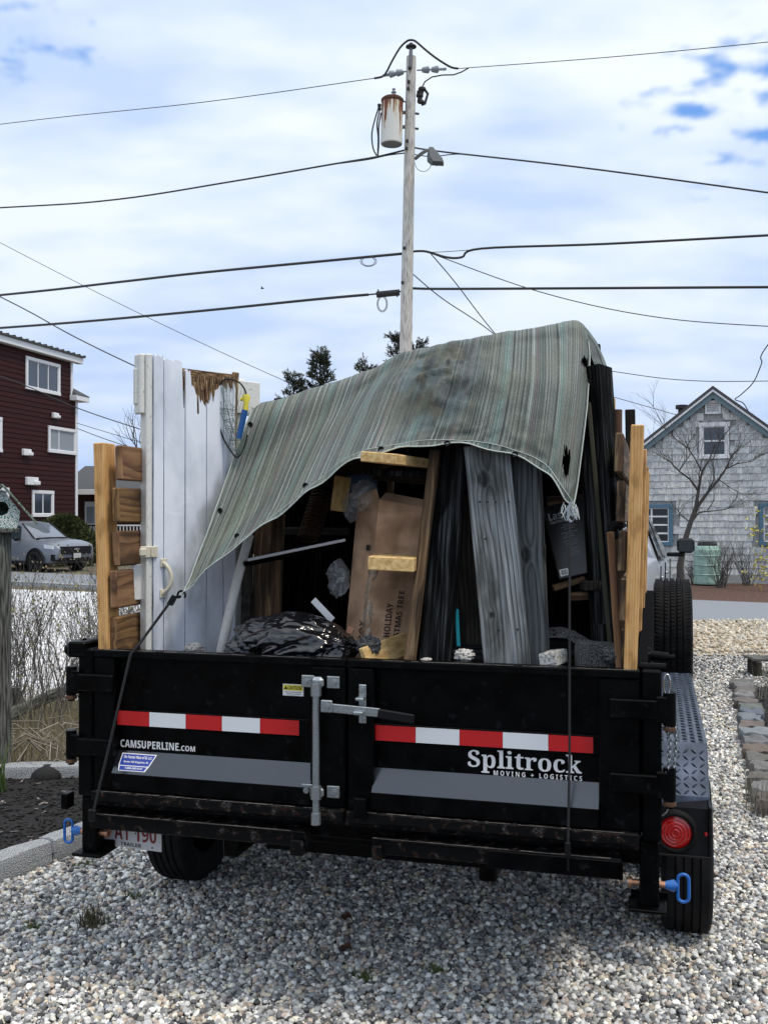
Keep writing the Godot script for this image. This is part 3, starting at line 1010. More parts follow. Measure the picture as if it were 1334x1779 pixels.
	# cobble border on the right
	var along := (border_b - border_a)
	var count := 17
	var tones := [Color(0.122, 0.118, 0.113), Color(0.160, 0.156, 0.156), Color(0.137, 0.124, 0.111), Color(0.186, 0.186, 0.186), Color(0.141, 0.120, 0.111), Color(0.126, 0.139, 0.126), Color(0.108, 0.126, 0.156), Color(0.157, 0.174, 0.196), Color(0.145, 0.119, 0.102), Color(0.192, 0.205, 0.218), Color(0.137, 0.137, 0.141), Color(0.138, 0.107, 0.090)]
	var kinds := ["grey", "pale grey", "brownish", "light grey", "reddish brown", "greenish grey", "dark blue", "blue grey", "rust brown", "pale blue grey", "dull grey", "dark red brown"]
	for i in count:
		var p := border_a + along * ((i + 0.5) / count)
		var nz := FastNoiseLite.new()
		nz.seed = 60 + i; nz.frequency = 4.0; nz.fractal_octaves = 3
		var cg := Geo.new()
		cg.tint = tones[i % tones.size()]
		rough_block(cg, Transform3D(Basis(Vector3.UP, -0.3 + rng.randf_range(-0.16, 0.16)), p + Vector3(rng.randf_range(-0.03, 0.03), 0.045, 0)), Vector3(rng.randf_range(0.17, 0.23), rng.randf_range(0.1, 0.14), 0.24), nz, 0.03)
		var order: String = ["farthest", "second farthest", "third farthest", "fourth farthest", "fifth farthest", "sixth farthest", "seventh farthest", "eighth farthest", "ninth farthest", "tenth farthest", "eleventh farthest", "twelfth farthest", "fifth nearest", "fourth nearest", "third nearest", "second nearest", "nearest"][i]
		solid("border_stone", cg, M.stone, "%s border stone, %s in the row edging the right bed" % [kinds[i % kinds.size()], order], "stone", Transform3D(), p, "stones edging the right bed")


func rough_block(g: Geo, xf: Transform3D, size: Vector3, nz: FastNoiseLite, rough: float) -> void:
	var N := 7
	for ax in 3:
		var a1 := (ax + 1) % 3
		var a2 := (ax + 2) % 3
		for s in [-1, 1]:
			var rows := []
			var uvs := []
			for i in N:
				var row := []
				var us := []
				for j in N:
					var p := Vector3.ZERO
					p[ax] = s * 0.5; p[a1] = i / float(N - 1) - 0.5; p[a2] = j / float(N - 1) - 0.5
					var e := p * 2.0
					var f := p * size
					# ease the edges round
					var rad := minf(size.x, minf(size.y, size.z)) * 0.12
					for k in 3:
						var lim: float = size[k] * 0.5 - rad
						e[k] = clampf(f[k], -lim, lim)
					var o := f - e
					if o.length() > 1e-6: f = e + o.normalized() * minf(o.length(), rad)
					var w := xf * f
					f += Vector3(nz.get_noise_3dv(w * 2.0), nz.get_noise_3dv(w * 2.0 + Vector3(9, 0, 0)), nz.get_noise_3dv(w * 2.0 + Vector3(0, 9, 0))) * rough
					row.append(xf * f); us.append(Vector2(p[a1], p[a2]))
				rows.append(row); uvs.append(us)
			var out := Vector3.ZERO
			out[ax] = s
			g.sheet(rows, uvs, xf.basis * out)


var trailer: Node3D


func wheel(parent: Node3D, called: String, c: Vector3, r: float, w: float, out: float, blocks: bool) -> MeshInstance3D:
	# axle along x; out = +1 or -1 says which side is the outside
	var xf := Transform3D(Basis(Vector3(0, 0, 1), -PI / 2), c)
	var g := Geo.new()
	var h := w * 0.5
	var prof := [Vector2(r * 0.60, -h * 0.80), Vector2(r * 0.72, -h * 1.02), Vector2(r * 0.86, -h * 1.05), Vector2(r * 0.95, -h * 0.98), Vector2(r * 0.985, -h * 0.86)]
	var gr := 0.010
	for q in [-0.5, -0.17, 0.17, 0.5]:
		prof.append(Vector2(r, h * (q - 0.05))); prof.append(Vector2(r - gr, h * (q - 0.03))); prof.append(Vector2(r - gr, h * (q + 0.03))); prof.append(Vector2(r, h * (q + 0.05)))
	prof.append_array([Vector2(r * 0.985, h * 0.86), Vector2(r * 0.95, h * 0.98), Vector2(r * 0.86, h * 1.05), Vector2(r * 0.72, h * 1.02), Vector2(r * 0.60, h * 0.80)])
	g.lathe(prof, xf, 56)
	if blocks:
		var k := 92
		for i in k:
			for q in [[-0.76, 0.17], [-0.335, 0.10], [0.0, 0.09], [0.335, 0.10], [0.76, 0.17]]:
				var a = TAU * (i + q[0] * 0.8 + (0.5 if absf(q[0]) < 0.1 else 0.0)) / k
				var rad := r * (0.985 if absf(q[0]) > 0.7 else 1.0)
				var o := Vector3(0, cos(a), sin(a))
				var t := Vector3(0, -sin(a), cos(a))
				var bb := Basis(Vector3.RIGHT, o, t).rotated(o, 0.35 * signf(q[0]))
				g.box(Transform3D(bb, c + o * (rad + 0.0015) + Vector3(h * q[0], 0, 0)), Vector3(h * q[1] * 2.0, 0.008, TAU * r / k * 0.62))
	var rim := Geo.new()
	rim.lathe([Vector2(r * 0.62, -h * 0.8), Vector2(r * 0.58, h * 0.2 * out), Vector2(r * 0.5, h * 0.3 * out), Vector2(r * 0.22, h * 0.5 * out), Vector2(r * 0.16, h * 0.5 * out), Vector2(r * 0.15, h * 0.8 * out), Vector2(0.0, h * 0.82 * out)], xf, 32)
	rim.lathe([Vector2(r * 0.62, h * 0.8), Vector2(r * 0.57, 0.0)], xf, 32)
	for i in 6:
		var a := TAU * i / 6.0
		rim.lathe([Vector2(0.012, h * 0.5 * out), Vector2(0.012, h * 0.62 * out), Vector2(0.0, h * 0.64 * out)], xf * Transform3D(Basis(), Vector3(cos(a), 0, sin(a)) * r * 0.3), 6)
	var t := put(parent, called, g, M.rubber)
	put(t, "rim", rim, M.worn_paint if not blocks else M.galvanized)
	return t


func gate(side: int) -> void:
	# a leaf of the barn-door gate; side -1 left, +1 right; hinge at x = side
	var nm := "right_gate" if side > 0 else "left_gate"
	var x0 := 0.006 * side if side < 0 else 0.0
	var hub := 0.13 if side < 0 else 0.095
	var g := Geo.new()
	# sheet, recessed behind the frame
	g.bx(Vector3(side * 0.48, 1.04, -0.047), Vector3(0.94, 0.5, 0.006))
	var leaf := put(trailer, nm, g, M.black_paint)
	leaf.set_meta("label", "black steel gate leaf with hinges on the %s" % ("right" if side > 0 else "left"))
	var fr := Geo.new()
	fr.bx(Vector3(side * 0.497, 1.292, -0.028), Vector3(0.992, 0.028, 0.056), 0.004)
	put(leaf, "top_rail", fr, M.black_paint)
	var edge := Geo.new()
	for i in 26:
		var ex := rng.randf_range(0.02, 0.97)
		edge.bx(Vector3(side * ex, 1.3065, rng.randf_range(-0.012, -0.002)), Vector3(rng.randf_range(0.01, 0.09), 0.0012, rng.randf_range(0.002, 0.006)))
	put(leaf, "scuff", edge, M.scuff).set_meta("kind", "stuff")
	var st := Geo.new()
	var sw := 0.13 if side > 0 else 0.085
	st.bx(Vector3(side * (0.993 - sw * 0.5), 1.03, -0.026), Vector3(sw, 0.495, 0.045), 0.005)
	put(leaf, "outer_stile", st, M.black_paint)
	st = Geo.new()
	st.bx(Vector3(side * (0.004 + hub * 0.5), 1.03, -0.024), Vector3(hub, 0.495, 0.048), 0.006)
	put(leaf, "inner_stile", st, M.black_paint)
	# the folded ridge across the lower half: sloped top, upright face
	var a := side * hub
	var b := side * (0.993 - sw)
	var lo := minf(a, b)
	var hi := maxf(a, b)
	var rd := Geo.new()
	rd.quad(Vector3(lo, 0.925, -0.043), Vector3(hi, 0.925, -0.043), Vector3(hi, 0.852, 0.012), Vector3(lo, 0.852, 0.012), Vector3(0, 0.6, 1))
	rd.face([Vector3(lo, 0.925, -0.043), Vector3(lo, 0.852, 0.012), Vector3(lo, 0.79, 0.012), Vector3(lo, 0.79, -0.043)], Vector3.LEFT)
	rd.face([Vector3(hi, 0.925, -0.043), Vector3(hi, 0.852, 0.012), Vector3(hi, 0.79, 0.012), Vector3(hi, 0.79, -0.043)], Vector3.RIGHT)
	put(leaf, "ridge", rd, M.black_gloss)
	rd = Geo.new()
	rd.bx(Vector3((lo + hi) * 0.5, 0.8205, 0.0105), Vector3(hi - lo, 0.062, 0.004), 0.0015)
	put(leaf, "ridge_face", rd, M.black_paint)
	var rl := Geo.new()
	rl.bx(Vector3(side * 0.497, 0.764, -0.012), Vector3(0.985, 0.040, 0.07), 0.005)
	var br := put(leaf, "bottom_rail", rl, M.worn_paint)
	rl = Geo.new()
	for k in 40:
		rl.bx(Vector3(side * rng.randf_range(0.03, 0.94), 0.7842, 0.0225 - rng.randf() * 0.006), Vector3(rng.randf_range(0.006, 0.08), 0.0012, rng.randf_range(0.002, 0.005)))
	put(br, "scuff", rl, M.scuff).set_meta("kind", "stuff")
	# flat bar that carries the reflective tape
	var bar := Geo.new()
	bar.bx(Vector3(side * 0.475, 1.05, -0.037), Vector3(0.93, 0.064, 0.012), 0.003)
	put(leaf, "tape_bar", bar, M.black_paint)
	var xs := [200, 260, 323, 386, 452, 520] if side < 0 else [650, 722, 798, 873, 952, 1030]
	for i in 5:
		var p := T(xs[i], 1255, -0.03)
		var q := T(xs[i + 1], 1255, -0.03)
		var tp := Geo.new()
		tp.bx(Vector3((p.x + q.x) * 0.5, 1.05, -0.0295), Vector3(q.x - p.x - 0.0008, 0.053, 0.0014))
		var tn := put(leaf, "reflective_tape", tp, M.red_tape if i % 2 == 0 else M.white_tape)
		tn.set_meta("label", "red piece of reflective tape" if i % 2 == 0 else "white piece of reflective tape")
	# hinge straps and knuckles
	for y in [1.185, 0.945]:
		var sg := Geo.new()
		sg.bx(Vector3(side * 0.972, y, 0.012), Vector3(0.15, 0.062, 0.03), 0.004)
		sg.bx(Vector3(side * 1.062, y, 0.0), Vector3(0.04, 0.085, 0.04), 0.004)
		put(leaf, "hinge_strap", sg, M.black_paint)
		var kg := Geo.new()
		kg.lathe([Vector2(0.0, 0.055), Vector2(0.02, 0.055), Vector2(0.02, -0.05), Vector2(0.012, -0.05), Vector2(0.012, -0.075), Vector2(0.0, -0.075)], Transform3D(Basis(), Vector3(side * 1.085, y, 0.0)), 14)
		put(leaf, "hinge_pin", kg, M.black_paint)
		var wg := Geo.new()
		wg.lathe([Vector2(0.013, 0.0), Vector2(0.021, -0.004), Vector2(0.021, -0.014), Vector2(0.013, -0.018)], Transform3D(Basis(), Vector3(side * 1.085, y - 0.052, 0.0)), 12)
		put(leaf, "hinge_washer", wg, M.rust)


func bolt(g: Geo, c: Vector3, r: float) -> void:
	g.lathe([Vector2(0, 0.009), Vector2(r * 0.55, 0.009), Vector2(r * 0.55, 0.004), Vector2(r, 0.004), Vector2(r, 0)], Transform3D(Basis(Vector3.RIGHT, PI / 2), c), 10)


func build_trailer() -> void:
	var bg := mat("black_gloss", lin(0.026, 0.033, 0.047), 0.24, 0.7)
	bg.clearcoat_enabled = true
	bg.clearcoat = 1.0
	bg.clearcoat_roughness = 0.16
	bg.metallic_specular = 0.5
	trailer = thing("dump_trailer", "black steel dump trailer loaded with scrap wood under a striped tarp", "trailer", trailer_frame, Vector3.ZERO)
	var g: Geo
	# bed
	g = Geo.new()
	g.bx(Vector3(0, 0.74, -1.85), Vector3(1.98, 0.04, 3.66))
	put(trailer, "bed_floor", g, M.worn_paint)
	for s in [-1, 1]:
		g = Geo.new()
		g.bx(Vector3(s * 0.992, 1.02, -1.86), Vector3(0.012, 0.52, 3.62))
		for z in [-0.7, -1.4, -2.1, -2.8, -3.4]: g.bx(Vector3(s * 1.017, 1.02, z), Vector3(0.05, 0.5, 0.06), 0.004)
		var w := put(trailer, "side_wall", g, M.matte_black)
		g = Geo.new()
		g.bx(Vector3(s * 1.005, 1.285, -1.86), Vector3(0.06, 0.05, 3.6), 0.006)
		put(w, "top_rail", g, M.matte_black)
		g = Geo.new()
		g.bx(Vector3(s * 1.03, 1.03, -0.045), Vector3(0.062, 0.555, 0.08), 0.006)
		put(trailer, "corner_post", g, M.black_paint)
	g = Geo.new()
	g.bx(Vector3(0, 1.02, -3.66), Vector3(2.03, 0.56, 0.05), 0.005)
	put(trailer, "front_wall", g, M.black_paint)
	gate(-1)
	gate(1)
	# ramp slot bars below the gate
	for s in [[-0.998, -0.14], [0.10, 0.935]]:
		g = Geo.new()
		g.bx(Vector3((s[0] + s[1]) * 0.5, 0.668, -0.01), Vector3(s[1] - s[0], 0.055, 0.05), 0.005)
		g.bx(Vector3((s[0] + s[1]) * 0.5, 0.697, -0.01), Vector3(s[1] - s[0], 0.006, 0.075), 0.002)
		var rb := put(trailer, "ramp_bar", g, M.worn_paint)
		g = Geo.new()
		for k in 46:
			var ex := rng.randf_range(s[0] + 0.02, s[1] - 0.06)
			g.bx(Vector3(ex, 0.7005, 0.0265 - rng.randf() * 0.003), Vector3(rng.randf_range(0.008, 0.075), 0.0014, rng.randf_range(0.002, 0.005)))
		put(rb, "scuff", g, M.scuff).set_meta("kind", "stuff")
	g = Geo.new()
	g.bx(Vector3(0.72, 0.665, 0.028), Vector3(0.44, 0.06, 0.008), 0.003)
	g.bx(Vector3(0.936, 0.665, 0.018), Vector3(0.008, 0.058, 0.03))
	put(trailer, "ramp_bar_plate", g, M.black_paint)
	g = Geo.new()
	g.bx(Vector3(-0.168, 0.645, 0.012), Vector3(0.05, 0.055, 0.06), 0.004)
	g.bx(Vector3(0.12, 0.652, 0.014), Vector3(0.034, 0.05, 0.05), 0.004)
	put(trailer, "ramp_stop", g, M.worn_paint)
	# rear sill, frame rails, axles
	g = Geo.new()
	g.bx(Vector3(0, 0.70, -0.09), Vector3(2.06, 0.075, 0.08), 0.005)
	put(trailer, "rear_sill", g, M.black_paint)
	g = Geo.new()
	for x in [-0.48, 0.48]: g.bx(Vector3(x, 0.62, -2.1), Vector3(0.06, 0.16, 4.0), 0.005)
	for z in [-0.2, -1.0, -1.9, -2.8, -3.7]: g.bx(Vector3(0, 0.64, z), Vector3(0.9, 0.08, 0.05), 0.004)
	g.bx(Vector3(0, 0.55, -0.35), Vector3(0.86, 0.09, 0.05), 0.004)
	g.hexa([Vector3(-0.5, 0.5, -4.0), Vector3(-0.44, 0.5, -4.0), Vector3(0.02, 0.5, -5.0), Vector3(-0.04, 0.5, -5.0)], [Vector3(-0.5, 0.62, -4.0), Vector3(-0.44, 0.62, -4.0), Vector3(0.02, 0.62, -5.0), Vector3(-0.04, 0.62, -5.0)])
	g.hexa([Vector3(0.5, 0.5, -4.0), Vector3(0.44, 0.5, -4.0), Vector3(-0.02, 0.5, -5.0), Vector3(0.04, 0.5, -5.0)], [Vector3(0.5, 0.62, -4.0), Vector3(0.44, 0.62, -4.0), Vector3(-0.02, 0.62, -5.0), Vector3(0.04, 0.62, -5.0)])
	put(trailer, "frame", g, M.black_paint)
	for z in [-1.27, -2.07]:
		g = Geo.new()
		g.tube([Vector3(-1.07, 0.345, z), Vector3(1.07, 0.345, z)], 0.035, 12)
		put(trailer, "axle", g, M.worn_paint)
		g = Geo.new()
		for x in [-0.6, 0.6]:
			for k in 4: g.bx(Vector3(x, 0.44 + k * 0.014, z), Vector3(0.05, 0.01, 0.72 - k * 0.14))
		put(trailer, "leaf_spring", g, M.worn_paint)
		for s in [-1, 1]:
			wheel(trailer, "wheel", Vector3(1.168 if s > 0 else -1.2, 0.345, z), 0.345, 0.197, s, false)
	# spare on the right side ahead of the fender
	var sp := wheel(trailer, "spare_wheel", Vector3(1.152, 1.0, -3.72), 0.385, 0.235, 1, true)
	g = Geo.new()
	g.bx(Vector3(1.03, 1.0, -3.72), Vector3(0.1, 0.12, 0.12))
	g.bx(Vector3(1.0, 0.85, -3.72), Vector3(0.05, 0.4, 0.08))
	put(trailer, "spare_bracket", g, M.black_paint)
	# fenders
	for s in [-1, 1]:
		var prof := [Vector2(-0.79, 0.66), Vector2(-0.80, 0.70), Vector2(-0.985, 0.872), Vector2(-2.9, 0.872), Vector2(-3.08, 0.70), Vector2(-3.09, 0.60)]
		g = Geo.new()
		var xi := 1.02
		var xo := 1.243
		for i in prof.size() - 1:
			var p: Vector2 = prof[i]
			var q: Vector2 = prof[i + 1]
			var nn := Vector2(q.y - p.y, -(q.x - p.x)).normalized()
			var dn := nn * 0.006
			g.hexa([Vector3(s * xi, p.y - dn.y, p.x - dn.x), Vector3(s * xo, p.y - dn.y, p.x - dn.x), Vector3(s * xo, q.y - dn.y, q.x - dn.x), Vector3(s * xi, q.y - dn.y, q.x - dn.x)], [Vector3(s * xi, p.y, p.x), Vector3(s * xo, p.y, p.x), Vector3(s * xo, q.y, q.x), Vector3(s * xi, q.y, q.x)])
			g.hexa([Vector3(s * (xo - 0.001), p.y, p.x), Vector3(s * (xo + 0.004), p.y, p.x), Vector3(s * (xo + 0.004), q.y, q.x), Vector3(s * (xo - 0.001), q.y, q.x)], [Vector3(s * (xo - 0.001), p.y - 0.035, p.x), Vector3(s * (xo + 0.004), p.y - 0.035, p.x), Vector3(s * (xo + 0.004), q.y - 0.035, q.x), Vector3(s * (xo - 0.001), q.y - 0.035, q.x)])
		var fd := put(trailer, "fender", g, M.plate_steel)
		# tread lugs of the chequer plate
		g = Geo.new()
		for sgm in [[1, 2], [2, 3]]:
			var p: Vector2 = prof[sgm[0]]
			var q: Vector2 = prof[sgm[1]]
			var d := (q - p).normalized()
			var up := Vector3(0, -d.x, d.y) if -d.x > 0 else Vector3(0, d.x, -d.y)
			var fw := Vector3(0, d.y, d.x)
			up = Vector3(1, 0, 0).cross(fw)
			if up.y < 0: up = -up
			var L := p.distance_to(q)
			var pitch := 0.032
			var rows := int(L / pitch)
			for r in rows:
				for c in 8:
					var x := xi + 0.012 + c * pitch
					if x > xo - 0.012: continue
					var ang := 0.78 if (r + c) % 2 == 0 else -0.78
					var o := Vector3(s * x, p.y, p.x) + fw * (r + 0.5) * pitch + up * 0.001
					var b := Basis(Vector3.RIGHT, up, Vector3.RIGHT.cross(up)).rotated(up, ang)
					var hl := 0.0165
					var hw := 0.005
					var pk := 0.0042
					var A := o + b.x * hl
					var B := o - b.x * hl
					var C := o + b.z * hw
					var D := o - b.z * hw
					var P := o + b.x * hl * 0.5 + up * pk
					var Q := o - b.x * hl * 0.5 + up * pk
					g.quad(A, C, P, P, up + b.z); g.quad(A, D, P, P, up - b.z)
					g.quad(B, C, Q, Q, up + b.z); g.quad(B, D, Q, Q, up - b.z)
					g.quad(P, Q, C, C, up + b.z); g.quad(P, Q, D, D, up - b.z)
		var lug := put(fd, "chequer_lugs", g, M.plate_steel)
		lug.set_meta("kind", "stuff")
		# lamp housing behind the fender
		g = Geo.new()
		g.hexa([Vector3(s * 1.045, 0.50, -0.70), Vector3(s * 1.245, 0.50, -0.70), Vector3(s * 1.245, 0.50, -0.80), Vector3(s * 1.045, 0.50, -0.80)], [Vector3(s * 1.045, 0.675, -0.72), Vector3(s * 1.245, 0.675, -0.72), Vector3(s * 1.245, 0.69, -0.80), Vector3(s * 1.045, 0.66, -0.80)])
		g.bx(Vector3(s * 1.243, 0.59, -0.745), Vector3(0.012, 0.2, 0.11), 0.003)
		g.bx(Vector3(s * 1.145, 0.497, -0.695), Vector3(0.2, 0.008, 0.02), 0.002)
		var ho := put(trailer, "lamp_housing", g, M.black_plastic)
		var lx := Transform3D(Basis(Vector3.RIGHT, PI / 2), Vector3(s * 1.115, 0.583, -0.708))
		g = Geo.new()
		g.lathe([Vector2(0.062, 0.012), Vector2(0.066, 0.02), Vector2(0.078, 0.018), Vector2(0.086, 0.0)], lx, 32, true)
		put(ho, "rubber_ring", g, M.rubber)
		g = Geo.new()
		g.lathe([Vector2(0.0, 0.02), Vector2(0.03, 0.0185), Vector2(0.05, 0.015), Vector2(0.063, 0.009)], lx, 32, true)
		for k in 4:
			g.lathe([Vector2(0.010 + k * 0.013, 0.021 - k * 0.0015), Vector2(0.013 + k * 0.013, 0.0225 - k * 0.0015), Vector2(0.016 + k * 0.013, 0.0205 - k * 0.0015)], lx, 32)
		put(ho, "tail_light", g, M.red_lens)
		g = Geo.new()
		g.lump(Transform3D(Basis().scaled(Vector3(0.009, 0.009, 0.008)), Vector3(s * 1.229, 0.583, -0.703)), FastNoiseLite.new(), 0.0, 1.0, 8, 10)
		put(ho, "marker_light", g, M.red_lens)
	# stabiliser legs with hitch pins
	for s in [-1, 1]:
		g = Geo.new()
		g.bx(Vector3(s * 1.022, 0.645, -0.05), Vector3(0.062, 0.21, 0.062), 0.005)
		g.bx(Vector3(s * 1.022, 0.60, -0.05), Vector3(0.05, 0.16, 0.05), 0.004)
		g.bx(Vector3(s * 1.015, 0.535, -0.045), Vector3(0.12, 0.012, 0.12), 0.003)
		g.bx(Vector3(s * 1.022, 0.545, -0.105), Vector3(0.12, 0.035, 0.006), 0.002)
		put(trailer, "stabiliser_leg", g, M.black_paint)
		g = Geo.new()
		g.tube([Vector3(s * 0.955, 0.605, -0.05), Vector3(s * 1.09, 0.605, -0.05)], 0.011, 10)
		g.tube([Vector3(s * 0.955, 0.605, -0.05), Vector3(s * 0.967, 0.605, -0.05)], 0.017, 10)
		var pn := put(trailer, "hitch_pin", g, M.copper)
		g = Geo.new()
		g.tube([Vector3(s * 1.072, 0.605, -0.05), Vector3(s * 1.098, 0.605, -0.05), Vector3(s * 1.112, 0.605, -0.05)], [0.012, 0.02, 0.01], 14)
		var loop := []
		for i in 25:
			var a := TAU * i / 24.0
			loop.append(Vector3(s * (1.128 + cos(a) * 0.0175), 0.600 + sin(a) * 0.0165 + (0.028 if sin(a) > 0.001 else (-0.028 if sin(a) < -0.001 else 0.0)), -0.05))
		g.tube(loop, 0.0056, 8, false)
		put(pn, "pin_handle", g, M.pin_blue)
	# latch: upright galvanised rod with brackets, lever and catch
	var px := T(549, 1300, 0.04).x
	g = Geo.new()
	g.tube([Vector3(px, 0.735, 0.04), Vector3(px, 1.232, 0.04)], 0.0125, 14)
	for y in [1.203, 0.845]: g.tube([Vector3(px, y - 0.022, 0.04), Vector3(px, y + 0.022, 0.04)], 0.019, 14)
	g.tube([Vector3(px, 0.735, 0.04), Vector3(px, 0.775, 0.04)], 0.0175, 14)
	var rod := put(trailer, "latch_rod", g, M.galvanized)
	for y in [1.225, 0.842]:
		g = Geo.new()
		for dx in [-0.042, 0.052]:
			g.bx(Vector3(px + dx, y, 0.006), Vector3(0.046, 0.042, 0.008), 0.002)
		g.bx(Vector3(px, y, 0.024), Vector3(0.046, 0.04, 0.03), 0.01)
		for dx in [-0.046, 0.056]: bolt(g, Vector3(px + dx, y, 0.01), 0.011)
		put(rod, "latch_bracket", g, M.galvanized)
	g = Geo.new()
	var a0 := T(563, 1227, 0.045)
	var a1 := T(660, 1240, 0.045)
	g.box(Transform3D(Basis(Vector3.BACK, atan2(a1.y - a0.y, a1.x - a0.x) * 0.6), (a0 + a1) * 0.5), Vector3(a1.x - a0.x, 0.030, 0.009), 0.002)
	g.bx(a0 + Vector3(0.012, 0.002, 0.008), Vector3(0.042, 0.042, 0.01), 0.003)
	bolt(g, a0 + Vector3(0.016, 0.002, 0.013), 0.012)
	put(rod, "latch_lever", g, M.galvanized)
	var a2 := T(716, 1251, 0.06)
	g = Geo.new()
	g.box(Transform3D(Basis(Vector3.BACK, atan2(a2.y - a1.y, a2.x - a1.x)), (a1 + a2) * 0.5 + Vector3(0, 0.002, 0)), Vector3(a1.distance_to(a2) + 0.01, 0.032, 0.012), 0.004)
	put(rod, "lever_grip", g, M.black_plastic)
	g = Geo.new()
	var cx := T(628, 1224, 0.02)
	g.bx(Vector3(cx.x, cx.y, 0.008), Vector3(0.027, 0.135, 0.008), 0.003)
	g.bx(Vector3(cx.x, cx.y - 0.022, 0.045), Vector3(0.034, 0.012, 0.05), 0.003)
	g.bx(Vector3(cx.x, cx.y + 0.022, 0.03), Vector3(0.03, 0.01, 0.04), 0.003)
	for dy in [0.052, 0.03, -0.054]: bolt(g, Vector3(cx.x, cx.y + dy, 0.012), 0.011)
	put(trailer, "latch_catch", g, M.galvanized)
	g = Geo.new()
	g.bx(Vector3(0.062, 0.80, 0.02), Vector3(0.045, 0.075, 0.05), 0.004)
	put(trailer, "latch_stop", g, M.black_paint)
	# safety chain on the right hinge
	g = Geo.new()
	for strand in 2:
		for i in 13:
			var y := 1.135 - i * 0.0125
			var c := Vector3(1.092 + strand * 0.018 - 0.009 + sin(i * 0.4) * 0.004, y, 0.012 - strand * 0.012)
			var ring := []
			var turn := Basis(Vector3.UP, 0.5 + (i % 2) * 1.45)
			for q in 9:
				var an := TAU * q / 8.0
				ring.append(c + turn * Vector3(cos(an) * 0.0065, sin(an) * 0.0105, 0))
			g.tube(ring, 0.0022, 5, false)
	put(trailer, "safety_chain", g, M.galvanized)
	g = Geo.new()
	g.tube([T(1160, 1345, -0.05), T(1160, 1405, -0.05), T(1156, 1412, -0.05), T(1143, 1421, -0.05), T(1142, 1440, -0.05)], 0.003, 6)
	put(trailer, "bent_wire", g, M.galvanized)
	g = Geo.new()
	g.tube([Vector3(0.995, 1.31, -0.06), Vector3(1.075, 1.31, -0.06)], 0.015, 14)
	g.tube([Vector3(1.02, 1.335, -0.16), Vector3(1.085, 1.33, -0.16)], 0.017, 16)
	g.tube([Vector3(1.018, 1.335, -0.16), Vector3(1.026, 1.335, -0.16)], 0.028, 16)
	g.tube([Vector3(1.085, 1.33, -0.16), Vector3(1.105, 1.33, -0.16)], 0.011, 10)
	g.bx(Vector3(1.022, 1.31, -0.13), Vector3(0.008, 0.08, 0.08))
	put(trailer, "tarp_roller", g, M.black_paint)
	g = Geo.new()
	var lp := []
	for i in 17:
		var an := TAU * i / 16.0
		lp.append(Vector3(1.078 + cos(an) * 0.01, 1.265 + sin(an) * 0.035, 0.01))
	g.tube(lp, 0.003, 6, false)
	put(trailer, "pin_ring", g, M.chrome)
	g = Geo.new()
	g.bx(T(132, 1129, 0.0) + Vector3(0, 0, -0.06), Vector3(0.075, 0.06, 0.12), 0.006)
	g.tube([T(118, 1130, -0.06), T(150, 1118, -0.06)], 0.022, 12)
	put(trailer, "roller_bracket", g, M.black_paint)
	g = Geo.new()
	g.bx(T(118, 1390, -0.03), Vector3(0.03, 0.06, 0.05), 0.004)
	put(trailer, "tie_hook", g, M.black_paint)
	# lettering and stickers
	var I := Basis()
	var w0 := T(209, 1303, -0.04)
	var w1 := T(310, 1310, -0.04)
	var gl := trailer.get_node("left_gate")
	var gr := trailer.get_node("right_gate")
	var cy := 0.951
	text(gl, "lettering", "CAMSUPERLINE", sans, Vector3((w0.x + w1.x) * 0.5, cy, -0.0435), w1.x - w0.x, 0.029, I, M.decal_white)
	var w2 := T(338, 1312, -0.04)
	text(gl, "lettering", ".COM", sans, Vector3((w1.x + w2.x) * 0.5 + 0.002, cy - 0.004, -0.0435), w2.x - w1.x - 0.002, 0.02, I, M.decal_white)
	var s0 := T(812, 1322, -0.04)
	var s1 := T(1010, 1326, -0.04)
	text(gr, "lettering", "Splitrock", serif, Vector3((s0.x + s1.x) * 0.5, (s0.y + s1.y) * 0.5 - 0.006, -0.0435), s1.x - s0.x, 0.079, I, M.decal_white)
	var v0 := T(856, 1346, -0.03)
	var v1 := T(1010, 1351, -0.03)
	text(gr, "lettering", "M O V I N G   +   L O G I S T I C S", sans, Vector3((v0.x + v1.x) * 0.5, 0.934, -0.0435), v1.x - v0.x, 0.0165, I, M.decal_white)
	# dealer's sticker on the ridge and above it
	var q0 := T(212, 1317, -0.03)
	var q1 := T(272, 1319, -0.03)
	var slope := Basis(Vector3.RIGHT, -atan2(0.055, 0.073))
	var sc := Vector3((q0.x + q1.x) * 0.5, 0.889, -0.0145)
	var sn := slope * Vector3.BACK
	var wd := q1.x - q0.x
	g = Geo.new()
	g.prism(PackedVector2Array([Vector2(-wd * 0.5, 0.036), Vector2(wd * 0.5, 0.036), Vector2(wd * 0.38, -0.012), Vector2(wd * 0.3, -0.034), Vector2(-wd * 0.46, -0.034), Vector2(-wd * 0.5, -0.012)]), 0.001, Transform3D(slope, sc))
	var stk := put(gl, "dealer_sticker", g, M.decal_white)
	g = Geo.new()
	g.prism(PackedVector2Array([Vector2(-wd * 0.47, 0.032), Vector2(wd * 0.46, 0.032), Vector2(wd * 0.35, -0.0115), Vector2(-wd * 0.47, -0.0115)]), 0.001, Transform3D(slope, sc + sn * 0.001))
	g.prism(PackedVector2Array([Vector2(-wd * 0.45, -0.0155), Vector2(wd * 0.32, -0.0155), Vector2(wd * 0.27, -0.031), Vector2(-wd * 0.44, -0.031)]), 0.001, Transform3D(slope, sc + sn * 0.001))
	put(stk, "sticker_field", g, M.label_blue)
	text(stk, "lettering", "The Tractor Place of RI, LLC", sans, sc + sn * 0.0016 + slope * Vector3(-0.002, 0.020, 0), wd * 0.82, 0.013, slope, M.decal_white)
